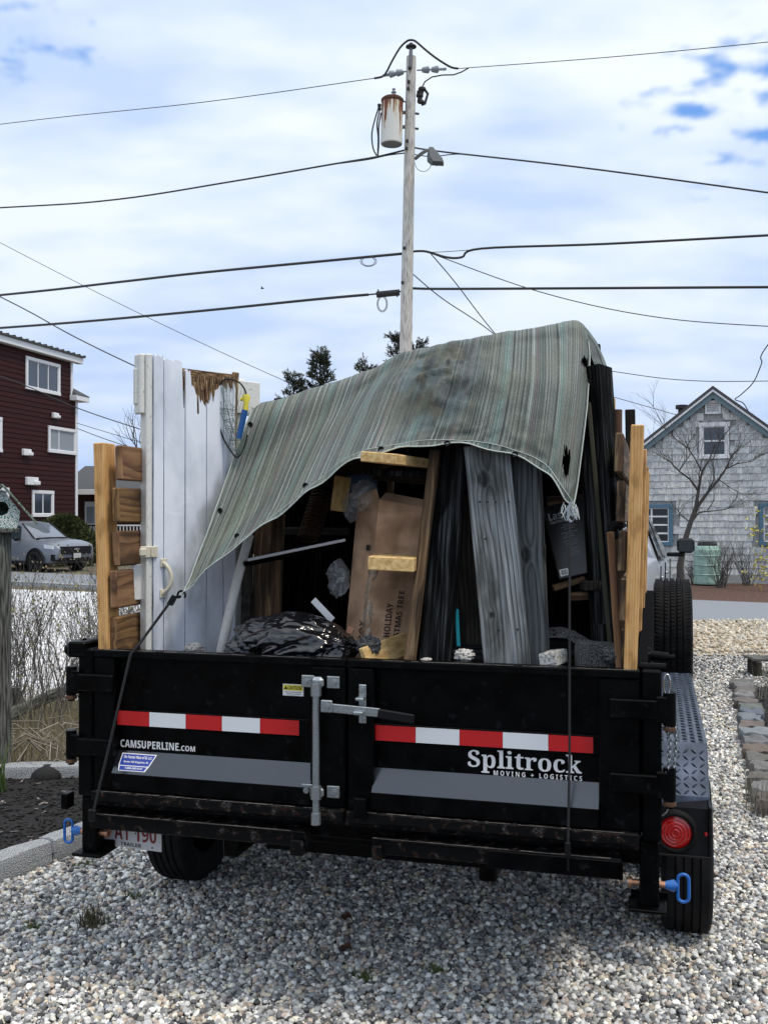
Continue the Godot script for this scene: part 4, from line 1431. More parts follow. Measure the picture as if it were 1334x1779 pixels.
	text(stk, "lettering", "Route 138 Kingston, RI", sans, sc + sn * 0.0016 + slope * Vector3(-0.004, 0.001, 0), wd * 0.7, 0.010, slope, M.decal_white)
	text(stk, "lettering", "1-800-240-0141", sans, sc + sn * 0.0016 + slope * Vector3(-0.006, -0.023, 0), wd * 0.5, 0.008, slope, M.decal_white)
	# caution label
	var u0 := T(491, 1188, -0.04)
	var u1 := T(527, 1210, -0.04)
	g = Geo.new()
	g.bx(Vector3((u0.x + u1.x) * 0.5, (u0.y + u1.y) * 0.5, -0.0433), Vector3(u1.x - u0.x, u0.y - u1.y, 0.0008))
	var cl := put(gl, "caution_label", g, M.decal_white)
	g = Geo.new()
	g.bx(Vector3((u0.x + u1.x) * 0.5, u0.y - 0.013, -0.0425), Vector3(u1.x - u0.x - 0.004, 0.02, 0.0008))
	put(cl, "yellow_field", g, M.label_yellow)
	text(cl, "lettering", "CAUTION", sans, Vector3((u0.x + u1.x) * 0.5 + 0.006, u0.y - 0.013, -0.0418), 0.052, 0.0125, I, M.decal_black)
	g = Geo.new()
	g.prism(PackedVector2Array([Vector2(-0.007, -0.006), Vector2(0.007, -0.006), Vector2(0, 0.007)]), 0.0005, Transform3D(I, Vector3(u0.x + 0.012, u0.y - 0.013, -0.0416)))
	put(cl, "warning_triangle", g, M.decal_black)
	g = Geo.new()
	for k in 3: g.bx(Vector3((u0.x + u1.x) * 0.5, u0.y - 0.029 - k * 0.0065, -0.0426), Vector3(0.062 - k * 0.008, 0.0022, 0.0006))
	put(cl, "fine_print", g, M.faint_ink)
	# number plate, partly behind the left leg
	var n0 := T(176, 1434, -0.11)
	var n1 := T(281, 1440, -0.11)
	var n2 := T(286, 1478, -0.11)
	var nb := Basis(Vector3.BACK, -0.035) * Basis(Vector3.RIGHT, 0.1)
	var nc := Vector3((n0.x + n1.x) * 0.5, (n1.y + n2.y) * 0.5 + 0.012, -0.11)
	var nw := n1.x - n0.x
	g = Geo.new()
	g.box(Transform3D(nb, nc), Vector3(nw, 0.115, 0.002), 0.0008)
	var lp2 := put(trailer, "number_plate", g, M.plate_white)
	var nn := nb * Vector3.BACK
	text(lp2, "lettering", "A1", sans, nc + nn * 0.0015 + nb * Vector3(-nw * 0.16, 0.004, 0), nw * 0.22, 0.062, nb, M.plate_red)
	text(lp2, "lettering", "190", sans, nc + nn * 0.0015 + nb * Vector3(nw * 0.24, 0.004, 0), nw * 0.36, 0.062, nb, M.plate_red)
	text(lp2, "lettering", "TRAILER", sans, nc + nn * 0.0015 + nb * Vector3(0.0, -0.043, 0), nw * 0.34, 0.014, nb, M.decal_black)
	g = Geo.new()
	for p in [Vector2(-0.075, -0.045), Vector2(0.09, -0.045), Vector2(0.02, 0.004)]:
		g.box(Transform3D(nb, nc + nn * 0.0015 + nb * Vector3(p.x, p.y, 0)), Vector3(0.006, 0.006, 0.002), 0.001)
	put(lp2, "plate_bolt", g, M.decal_black)
	# stake-pocket racks of lumber along both sides
	for s in [-1, 1]:
		var rk := thing("stake_rack", "plank rack of pale posts and brown boards along the %s side of the trailer" % ("left" if s < 0 else "right"), "side rack", trailer_frame, Vector3(s * 0.97, 1.31, -1.8), "stake racks on the trailer sides")
		var ys := [[775, 835], [848, 908], [922, 983], [990, 1055], [1070, 1135]] if s < 0 else [[753, 822], [835, 908], [922, 993], [1003, 1078], [1090, 1158]]
		var px2 := 180.0 if s < 0 else 1082.0
		for i in 5:
			var y1 := T(px2, ys[i][0], -0.07).y
			var y0 := T(px2, ys[i][1], -0.07).y
			var ym := (y0 + y1) * 0.5
			var x = s * (0.985 - (ym - 1.3) * 0.03) - s * (0.052 if s < 0 else 0.036)
			var bg2 := Geo.new()
			var r := Basis(Vector3.FORWARD, s * 0.03 + rng.randf_range(-0.006, 0.006))
			bg2.box(Transform3D(r, Vector3(x, ym, -1.785 + rng.randf_range(-0.015, 0.0))), Vector3(0.03 if s < 0 else 0.027, y1 - y0, 3.52), 0.0055, Vector2(rng.randf(), i * 0.77 + s * 0.3 + 0.9))
			var mm: Material = (M.olive_lumber if i in [1, 4] else M.brown_lumber) if s < 0 else M.stained_plank
			put(rk, "board", bg2, mm)
		for k in 4:
			var z: float = [-0.065, -1.2, -2.35, -3.5][k]
			var yt: float = [2.105 if s > 0 else 2.085, 2.1, 2.08, 2.1][k]
			var pg := Geo.new()
			var r2 := Basis(Vector3.FORWARD, s * 0.03)
			pg.box(Transform3D(r2, Vector3(s * (0.985 - (0.5 * (yt + 1.24) - 1.3) * 0.03), 0.5 * (yt + 1.24), z)), Vector3(0.042, yt - 1.24, 0.09), 0.003, Vector2(0.0, k * 0.4))
			put(rk, "post", pg, M.yellow_pine)


# a board leaning in the load: from pixel a (bottom) at depth za to pixel b (top) at depth zb, wide as it shows; it goes down to the bed floor when it stands on it
func lean(called: String, label: String, category: String, a: Vector2, za: float, b: Vector2, zb: float, wpx: float, thick: float, m: Material, stand := true, group := "", turn := 0.0, uvo := Vector2(-1, 0), bevel := 0.003) -> MeshInstance3D:
	var A := T(a.x, a.y, za)
	var B := T(b.x, b.y, zb)
	if stand:
		var k := (0.765 - A.y) / (B.y - A.y)
		A = A + (B - A) * k
	var up := (B - A).normalized()
	var wide := wpx * ((trailer_frame * ((A + B) * 0.5)).z * -1.0) / F
	var front := Vector3(0, 0, 1)
	front = (front - up * front.dot(up)).normalized()
	var side := up.cross(front).normalized()
	var bs := Basis(side, up, front).rotated(up, turn)
	var g := Geo.new()
	var uo := uvo if uvo.x >= 0 else Vector2(rng.randf(), rng.randf() * 2.0)
	g.box(Transform3D(bs, (A + B) * 0.5), Vector3(wide, A.distance_to(B), thick), bevel, uo)
	return solid(called, g, m, label, category, trailer_frame, A, group)


# a board lying across the load, seen between two pixels
func across(called: String, label: String, category: String, a: Vector2, za: float, b: Vector2, zb: float, hpx: float, thick: float, m: Material, roll := 0.0) -> MeshInstance3D:
	var A := T(a.x, a.y, za)
	var B := T(b.x, b.y, zb)
	var ax := (B - A).normalized()
	var high := hpx * ((trailer_frame * ((A + B) * 0.5)).z * -1.0) / F
	var up := (Vector3.UP - ax * ax.y).normalized()
	var bs := Basis(ax, up, ax.cross(up)).rotated(ax, roll)
	var g := Geo.new()
	g.box(Transform3D(bs, (A + B) * 0.5), Vector3(A.distance_to(B), high, thick), 0.003, Vector2(rng.randf(), rng.randf()))
	return solid(called, g, m, label, category, trailer_frame, (A + B) * 0.5)


func white_door() -> void:
	var L := Vector3(-0.885, 0.765, -0.185)
	var dir := Vector3(0.36, 0, -0.60).normalized()
	var nrm := Vector3(-dir.z, 0, dir.x)
	if nrm.z < 0: nrm = -nrm
	var d := thing("plank_door", "tall white painted plank door with a rotten top edge and curved handle", "door", trailer_frame, L)
	var b := Basis(dir, Vector3.UP, nrm)
	var sof := func(px: float, py: float) -> float:
		return (TPL(px, py, L, nrm) - L).dot(dir)
	var yof := func(px: float, py: float) -> float:
		return TPL(px, py, L, nrm).y
	# plank seams read along the middle of the door
	var seams := [262.0, 280.0, 317.0, 354.0, 383.0, 404.0]
	var tops := [614.0, 616.0, 624.0, 634.0, 640.0, 646.0]
	var top0: float = yof.call(250, 614)
	var nz := FastNoiseLite.new()
	nz.seed = 9; nz.frequency = 1.0; nz.fractal_octaves = 4
	for i in 5:
		var s0: float = sof.call(seams[i], 800)
		var s1: float = sof.call(seams[i + 1], 800)
		var poly := PackedVector2Array()
		var yt := top0 - 0.012 * i
		poly.append(Vector2(s0 + 0.002, 0.768)); poly.append(Vector2(s1 - 0.002, 0.768))
		# ragged top, broken away more on the two planks past the middle
		var steps := 14
		for k in steps + 1:
			var f := 1.0 - k / float(steps)
			var s := lerpf(s0 + 0.002, s1 - 0.002, f)
			var loss := absf(nz.get_noise_1d(s * 60.0)) * 0.02
			if i == 1 and f > 0.92: loss = 0.19
			if i == 2: loss += (0.02 if f < 0.25 else 0.07 + 0.06 * absf(nz.get_noise_1d(s * 300.0)) + 0.11 * (f - 0.25))
			if i == 3: loss += 0.11 + 0.08 * absf(nz.get_noise_1d(s * 260.0)) - 0.07 * f
			if i == 4: loss += 0.03 + 0.08 * absf(nz.get_noise_1d(s * 200.0))
			poly.append(Vector2(s, yt - loss))
		var g := Geo.new()
		g.prism(poly, 0.019, Transform3D(b, L + nrm * (0.022 + rng.randf_range(-0.0015, 0.0015)) - Vector3(0, L.y, 0)))
		put(d, "plank", g, M.white_door_paint)
	# bare rotten wood behind the broken planks, torn into slivers
	var rg := Geo.new()
	for k in 150:
		var s := lerpf(sof.call(317.0, 660), sof.call(402.0, 680), rng.randf())
		var y1 := top0 - 0.05 - 0.05 * rng.randf()
		var len := rng.randf_range(0.04, 0.17)
		var o := L + dir * s + nrm * rng.randf_range(0.0, 0.021) - Vector3(0, L.y, 0)
		rg.tint = Color.WHITE * rng.randf_range(0.45, 1.3)
		rg.box(Transform3D(b.rotated(nrm, rng.randf_range(-0.06, 0.06)), o + Vector3(0, y1 - len * 0.5, 0)), Vector3(rng.randf_range(0.003, 0.011), len, 0.004), 0.001, Vector2(rng.randf(), rng.randf()))
	rg.box(Transform3D(b, L + dir * sof.call(360.0, 670) + Vector3(0, top0 - 0.16 - L.y, 0) - nrm * 0.004), Vector3(0.26, 0.24, 0.012), 0.0, Vector2.ZERO)
	put(d, "rotten_wood", rg, M.rotten_wood)
	# ledge boards across the back and the edge of the door that faces the camera
	var e := Geo.new()
	e.box(Transform3D(b, L + dir * 0.012 + Vector3(0, (top0 - L.y) * 0.5, 0) - nrm * 0.002), Vector3(0.026, top0 - L.y - 0.004, 0.05), 0.004)
	put(d, "edge_strip", e, M.chipped_white)
	e = Geo.new()
	for y in [top0 - 0.13, 1.55, 0.95]:
		e.box(Transform3D(b, L + dir * 0.27 + Vector3(0, y - L.y, 0) - nrm * 0.02), Vector3(0.62 if y < 2.2 else 0.60, 0.14, 0.022), 0.003)
	put(d, "ledge", e, M.chipped_white)
	e = Geo.new()
	e.box(Transform3D(b, L - dir * 0.012 + Vector3(0, top0 - 0.12 - L.y, 0) - nrm * 0.012), Vector3(0.022, 0.235, 0.05), 0.005)
	put(d, "edge_batten", e, M.chipped_white)
	# a plank and split strip at the far edge
	e = Geo.new()
	e.box(Transform3D(b, L + dir * (sof.call(421.0, 700) as float) + Vector3(0, (yof.call(421, 656) - L.y) * 0.5, 0) - nrm * 0.03), Vector3(0.075, yof.call(421, 656) - L.y, 0.018), 0.006)
	put(d, "plank", e, M.chipped_white)
	e = Geo.new()
	e.box(Transform3D(b.rotated(nrm, -0.05), L + dir * (sof.call(410.0, 700) as float) + Vector3(0, yof.call(410, 720) - L.y, 0) - nrm * 0.015), Vector3(0.03, 0.36, 0.015), 0.003)
	put(d, "split_strip", e, M.rotten_wood)
	# handle and hinge
	var h0 := TPL(284, 978, L + nrm * 0.022, nrm)
	var h1 := TPL(283, 1031, L + nrm * 0.022, nrm)
	var hp := []
	for i in 17:
		var f := i / 16.0
		hp.append(h0.lerp(h1, f) + nrm * (0.034 * pow(sin(PI * f), 0.5) if f > 0.0 and f < 1.0 else 0.002) + dir * 0.018 * sin(PI * f))
	var cream := mat("cream_paint", lin(0.62, 0.58, 0.46), 0.45)
	e = Geo.new()
	e.tube(hp, 0.0085, 10)
	for q in [h0, h1]:
		e.box(Transform3D(b, q + nrm * 0.003), Vector3(0.028, 0.034, 0.006), 0.002)
		bolt(e, q + nrm * 0.006, 0.006)
	put(d, "handle", e, cream)
	e = Geo.new()
	var lt := TPL(258, 959, L + nrm * 0.022, nrm)
	e.box(Transform3D(b, lt + nrm * 0.004), Vector3(0.075, 0.045, 0.01), 0.003)
	e.box(Transform3D(b, lt + nrm * 0.011 - dir * 0.03), Vector3(0.03, 0.03, 0.012), 0.004)
	e.tube([lt + nrm * 0.012 + dir * 0.01 + Vector3(0, 0.018, 0), lt + nrm * 0.012 + dir * 0.01 - Vector3(0, 0.018, 0)], 0.006, 8)
	put(d, "latch", e, cream)


# --- the striped mesh tarp: rows run from the far side over the ridge to the hem
func tarp() -> void:
	# columns: [back pixel, depth], [ridge...], [..], [hem]
	var cols := [
		[[446, 712, -1.9], [440, 704, -0.64], [396, 824, -0.45], [352, 946, -0.26], [328, 1012, -0.16], [317, 1034, -0.12]],
		[[476, 706, -1.9], [468, 697, -0.70], [425, 815, -0.50], [378, 930, -0.32], [350, 990, -0.20], [338, 1012, -0.12]],
		[[526, 690, -1.95], [520, 682, -0.84], [484, 775, -0.66], [444, 884, -0.46], [424, 924, -0.27], [408, 950, -0.12]],
		[[586, 670, -2.0], [580, 662, -0.88], [556, 730, -0.74], [522, 806, -0.58], [500, 858, -0.32], [480, 898, -0.12]],
		[[646, 648, -2.0], [640, 640, -0.86], [622, 684, -0.74], [596, 738, -0.58], [570, 796, -0.32], [548, 846, -0.12]],
		[[704, 620, -2.0], [700, 611, -0.80], [688, 638, -0.66], [664, 674, -0.50], [636, 746, -0.29], [613, 801, -0.12]],
		[[764, 607, -2.0], [760, 598, -0.70], [752, 618, -0.52], [736, 656, -0.36], [708, 734, -0.22], [690, 781, -0.12]],
		[[834, 594, -2.0], [830, 585, -0.62], [824, 612, -0.42], [814, 662, -0.24], [794, 736, -0.15], [780, 771, -0.12]],
		[[904, 582, -2.0], [900, 573, -0.58], [898, 602, -0.40], [894, 660, -0.23], [880, 742, -0.15], [870, 784, -0.12]],
		[[964, 571, -2.0], [958, 563, -0.56], [960, 596, -0.40], [960, 664, -0.23], [950, 760, -0.14], [940, 813, -0.11]],
		[[1008, 566, -1.9], [1003, 557, -0.56], [1004, 594, -0.40], [1000, 680, -0.23], [984, 810, -0.13], [978, 862, -0.10]],
		[[1030, 590, -1.8], [1020, 580, -0.62], [1024, 622, -0.48], [1019, 710, -0.30], [1004, 836, -0.14], [995, 884, -0.09]],
	]
	var R := 6
	var C := cols.size()
	var P := []
	for i in R:
		var row := []
		for j in C:
			var q = cols[j][i]
			row.append(T(q[0], q[1], q[2]))
		P.append(row)
	# pull the hidden back row down over the load
	for j in C: P[0][j].y -= 0.12
	var NR := 56
	var NC := 132
	var nz := FastNoiseLite.new()
	nz.seed = 21; nz.frequency = 1.0; nz.fractal_octaves = 3
	var creases := FastNoiseLite.new()
	creases.seed = 66; creases.frequency = 1.0; creases.fractal_type = FastNoiseLite.FRACTAL_RIDGED; creases.fractal_octaves = 2
	var rows := []
	var uvs := []
	for i in NR:
		var row := []
		var us := []
		var a := (R - 1) * pow(i / float(NR - 1), 0.9)
		for j in NC:
			var bcol := (C - 1) * j / float(NC - 1)
			var p := catmull2(P, a, bcol)
			var u := j / float(NC - 1)
			var vv := i / float(NR - 1)
			# soft folds that hang down the cloth, and sag between the eyelets
			var amp := 0.006 + 0.008 * vv
			p += Vector3(0.2, 0.25, 1.0) * nz.get_noise_2d(u * 9.0 + vv * 1.2, vv * 1.7) * amp * smoothstep(0.1, 0.4, vv)
			p += Vector3(0, 0.2, 1.0) * nz.get_noise_2d(u * 22.0, vv * 9.0 + 30.0) * 0.0018
			var bump := Vector2((u - 0.58) / 0.09, (vv - 0.5) / 0.2)
			p += Vector3(0.1, 0.3, 1.0) * creases.get_noise_2d(u * 14.0 + vv * 5.0, vv * 5.0 - u * 6.0) * (0.004 + 0.022 * exp(-bump.length_squared()))
			p.y += nz.get_noise_2d(u * 6.0, 70.0) * 0.012 * smoothstep(0.05, 0.2, vv) * (1.0 - smoothstep(0.2, 0.45, vv))
			if vv > 0.97: p.y += 0.006 * sin(u * 60.0)
			row.append(p); us.append(Vector2(u, vv * 0.98))
		rows.append(row); uvs.append(us)
	var t := thing("tarp", "grey green striped mesh tarp draped over the load and tied at its corners", "tarp", trailer_frame, P[1][6])
	var g := Geo.new()
	# leave out the torn hole near the right corner
	g.sheet(rows, uvs, Vector3(0, 0.5, 1))
	var hole := T(983, 803, -0.12)
	var g2 := Geo.new()
	var k := 0
	while k < g.v.size():
		var cen := (g.v[k] + g.v[k + 1] + g.v[k + 2]) / 3.0
		var dd := Vector2((cen.x - hole.x) / 0.013, (cen.y - hole.y) / 0.05)
		var second := T(1018, 634, -0.45)
		var d2 := Vector2((cen.x - second.x) / 0.012, (cen.y - second.y) / 0.022)
		if dd.length() > 1.0 + 0.4 * nz.get_noise_2d(cen.x * 200.0, cen.y * 120.0) and d2.length() > 1.0:
			for q in 3:
				g2.v.append(g.v[k + q]); g2.n.append(g.n[k + q]); g2.t.append(g.t[k + q]); g2.c.append(g.c[k + q])
		k += 3
	var cloth := put(t, "cloth", g2, M.tarp)
	# hem: a doubled band along the lower edge and up the right edge
	var hem := Geo.new()
	var lift := Vector3(0, 0.0, 0.0035)
	for j in NC - 1:
		var i0 := NR - 1
		var i1 := NR - 4
		var band := [rows[i0][j] + lift, rows[i0][j + 1] + lift, rows[i1][j + 1] + lift, rows[i1][j] + lift]
		hem.face(band, ((band[1] - band[0]).cross(band[3] - band[0])).normalized() * 1.0, [Vector2(uvs[i0][j].x + 0.3, 0.0), Vector2(uvs[i0][j + 1].x + 0.3, 0.0), Vector2(uvs[i0][j + 1].x + 0.3, 0.06), Vector2(uvs[i0][j].x + 0.3, 0.06)])
	for i in range(14, NR - 1):
		var j0 := NC - 1
		var j1 := NC - 4
		var band := [rows[i][j0] + lift, rows[i + 1][j0] + lift, rows[i + 1][j1] + lift, rows[i][j1] + lift]
		hem.face(band, Vector3(0.3, 0, 1).normalized(), [Vector2(0.0, i * 0.02), Vector2(0.0, i * 0.02 + 0.02), Vector2(0.03, i * 0.02 + 0.02), Vector2(0.03, i * 0.02)])
	put(t, "hem", hem, M.tarp)
	var th := Geo.new()
	th.tint = Color(0.5, 0.56, 0.52)
	for off in [0, 3]:
		var line := []
		for j in range(0, NC, 2): line.append(rows[NR - 1 - off][j] + lift * 1.4)
		th.tube(line, 0.0016 if off else 0.0024, 4, false)
	var rl := []
	for i in range(14, NR): rl.append(rows[i][NC - 1] + lift)
	th.tube(rl, 0.0025, 4, false)
	var ll := []
	for i in range(10, NR): ll.append(rows[i][0])
	th.tube(ll, 0.0022, 4, false)
	put(t, "seam", th, M.dry_stem)
	# eyelets
	for q in [[660, 782, 0], [532, 845, 0], [414, 932, 0], [775, 769, 0], [893, 796, 0], [1024, 667, 1], [383, 884, 2], [436, 738, 2]]:
		var best := Vector3.ZERO
		var bd := 1e9
		var target := Vector2(q[0], q[1])
		for i in range(8, NR):
			for j in NC:
				var w: Vector3 = trailer_frame * rows[i][j]
				var pix := to_pixel(w)
				var e := pix.distance_to(target)
				if e < bd:
					bd = e; best = rows[i][j]
		var eg := Geo.new()
		var ring := []
		for a in 11: ring.append(best + Vector3(cos(TAU * a / 10.0) * 0.009, sin(TAU * a / 10.0) * 0.009, 0.006))
		eg.tube(ring, 0.0032, 6, false)
		eg.bx(best + Vector3(0, 0, 0.004), Vector3(0.013, 0.013, 0.002))
		put(cloth, "eyelet", eg, M.black_plastic)
	# the flap that hangs behind the right corner
	var fl := [[1003, 557, -0.57], [1030, 588, -0.75], [1046, 622, -0.95], [1057, 660, -1.0], [1058, 682, -1.0]]
	var fr := [[1012, 584, -0.60], [1024, 612, -0.66], [1030, 628, -0.72], [1040, 646, -0.80], [1052, 672, -0.9]]
	var fm := [[1008, 560, -0.7], [1034, 590, -0.85], [1049, 625, -1.15], [1059, 660, -1.25], [1059, 684, -1.2]]
	var F2 := [[], [], []]
	for i in 5:
		F2[0].append(T(fr[i][0], fr[i][1], fr[i][2])); F2[1].append(T(fl[i][0], fl[i][1], fl[i][2])); F2[2].append(T(fm[i][0], fm[i][1], fm[i][2]))
	var fro := []
	var fuv := []
	for i in 12:
		var row := []
		var us := []
		for j in 20:
			row.append(catmull2(F2, 2.0 * i / 11.0, 4.0 * j / 19.0) + Vector3(0.4, 0, 0.6) * nz.get_noise_2d(i * 0.3, j * 0.25) * 0.012)
			us.append(Vector2(0.8 + i * 0.008, j * 0.03))
		fro.append(row); fuv.append(us)
	var fg := Geo.new()
	fg.sheet(fro, fuv, Vector3(1, 0.5, 0.5))
	put(t, "corner_flap", fg, M.tarp)
	# ragged end of the right corner
	var rag := Geo.new()
	rag.tint = Color(0.8, 0.85, 0.85)
	var tip := T(990, 882, -0.09)
	for i in 26:
		var o := tip + Vector3(rng.randf_range(-0.022, 0.022), rng.randf_range(-0.005, 0.02), rng.randf_range(-0.008, 0.008))
		rag.tube([o, o + Vector3(rng.randf_range(-0.008, 0.008), -0.018, 0.004), o + Vector3(rng.randf_range(-0.02, 0.02), -0.034 - rng.randf() * 0.014, 0.0)], 0.0013, 4, false)
	put(t, "frayed_corner", rag, M.dry_stem)


func to_pixel(w: Vector3) -> Vector2:
	var q := Basis(Vector3.RIGHT, -tilt) * (w - EYE)
	return Vector2(667.0 + F * q.x / -q.z, 889.5 - F * q.y / -q.z)


func cub(a: Vector3, b: Vector3, c: Vector3, d: Vector3, t: float) -> Vector3:
	return b.cubic_interpolate(c, a, d, t)


func catmull2(P: Array, a: float, b: float) -> Vector3:
	var R := P.size()
	var C: int = P[0].size()
	var i := mini(int(a), R - 2)
	var j := mini(int(b), C - 2)
	var f := a - i
	var h := b - j
	var q := []
	for k in range(-1, 3):
		var r: Array = P[clampi(i + k, 0, R - 1)]
		q.append(cub(r[maxi(j - 1, 0)], r[j], r[j + 1], r[mini(j + 2, C - 1)], h))
	return cub(q[0], q[1], q[2], q[3], f).lerp((q[1] as Vector3).lerp(q[2], f), 0.5)


func cords() -> void:
	# left: bungee with hook from the tarp's tip down over the gate
	var a := T(319, 1031, -0.12)
	var b := T(296, 1046, -0.07)
	var c := T(243, 1118, -0.02)
	var g := Geo.new()
	var c2 := Vector3(T(228, 1146, 0.03).x, 1.30, 0.032)
	var e := T(163, 1410, 0.06)
	g.tube([b, b.lerp(c, 0.5), c, c2, c2.lerp(e, 0.5) + Vector3(0.004, 0, 0.006), e], 0.0052, 8)
	var o := thing("tie_cord", "black bungee cord from the tarp's left tip down across the left gate", "cord", trailer_frame, e, "black cords tying the tarp")
	put(o, "cord", g, M.cord)
	g = Geo.new()
	g.hexa([b + Vector3(-0.012, -0.006, -0.006), b + Vector3(0.008, -0.014, -0.006), b + Vector3(0.008, -0.014, 0.006), b + Vector3(-0.012, -0.006, 0.006)], [b + Vector3(0.010, 0.028, -0.005), b + Vector3(0.024, 0.010, -0.005), b + Vector3(0.024, 0.010, 0.005), b + Vector3(0.010, 0.028, 0.005)])
	var hk := []
	for i in 12:
		var an := -0.6 + i * 0.42
		hk.append(a + Vector3(-0.006 + cos(an) * 0.016, -0.006 + sin(an) * 0.016, 0.004))
	g.tube([b + Vector3(0.016, 0.018, 0), a + Vector3(-0.012, -0.012, 0.004)], 0.006, 8)
	g.tube(hk, 0.0045, 8)
	put(o, "hook", g, M.black_plastic)
	g = Geo.new()
	g.bx(e + Vector3(-0.002, -0.012, 0.004), Vector3(0.03, 0.045, 0.018), 0.004)
	put(o, "cord_clip", g, M.black_plastic)
	# right: thin cord straight down
	g = Geo.new()
	var p0 := T(989, 898, -0.08)
	var p1 := Vector3(T(989, 1150, 0.01).x, 1.312, 0.012)
	var p2 := T(986, 1475, 0.05)
	g.tube([p0, p0.lerp(p1, 0.5), p1, p1.lerp(p2, 0.5) + Vector3(0.003, 0, 0.004), p2], 0.0042, 8)
	o = thing("tie_cord", "thin black cord hanging straight down from the frayed right corner over the right gate", "cord", trailer_frame, p2, "black cords tying the tarp")
	put(o, "cord", g, M.cord)
	g = Geo.new()
	g.bx(p2, Vector3(0.018, 0.045, 0.016), 0.003)
	g.tube([p2, p2 + Vector3(0.001, -0.07, -0.002)], 0.004, 6)
	put(o, "cord_clip", g, M.black_plastic)
	g = Geo.new()
	g.tint = Color(0.3, 0.34, 0.38)
	g.tube([p0 + Vector3(0.004, 0.05, 0), p0 + Vector3(-0.004, 0.02, 0.003), p0 + Vector3(-0.006, -0.005, 0.002), p0 + Vector3(0.006, -0.018, 0.004)], 0.0055, 6)
	g.tube([p0 + Vector3(0.004, 0.03, 0), p0 + Vector3(0.018, 0.0, 0.003), p0 + Vector3(0.024, -0.01, 0.004)], 0.003, 6)
	put(o, "knot", g, M.dry_stem)


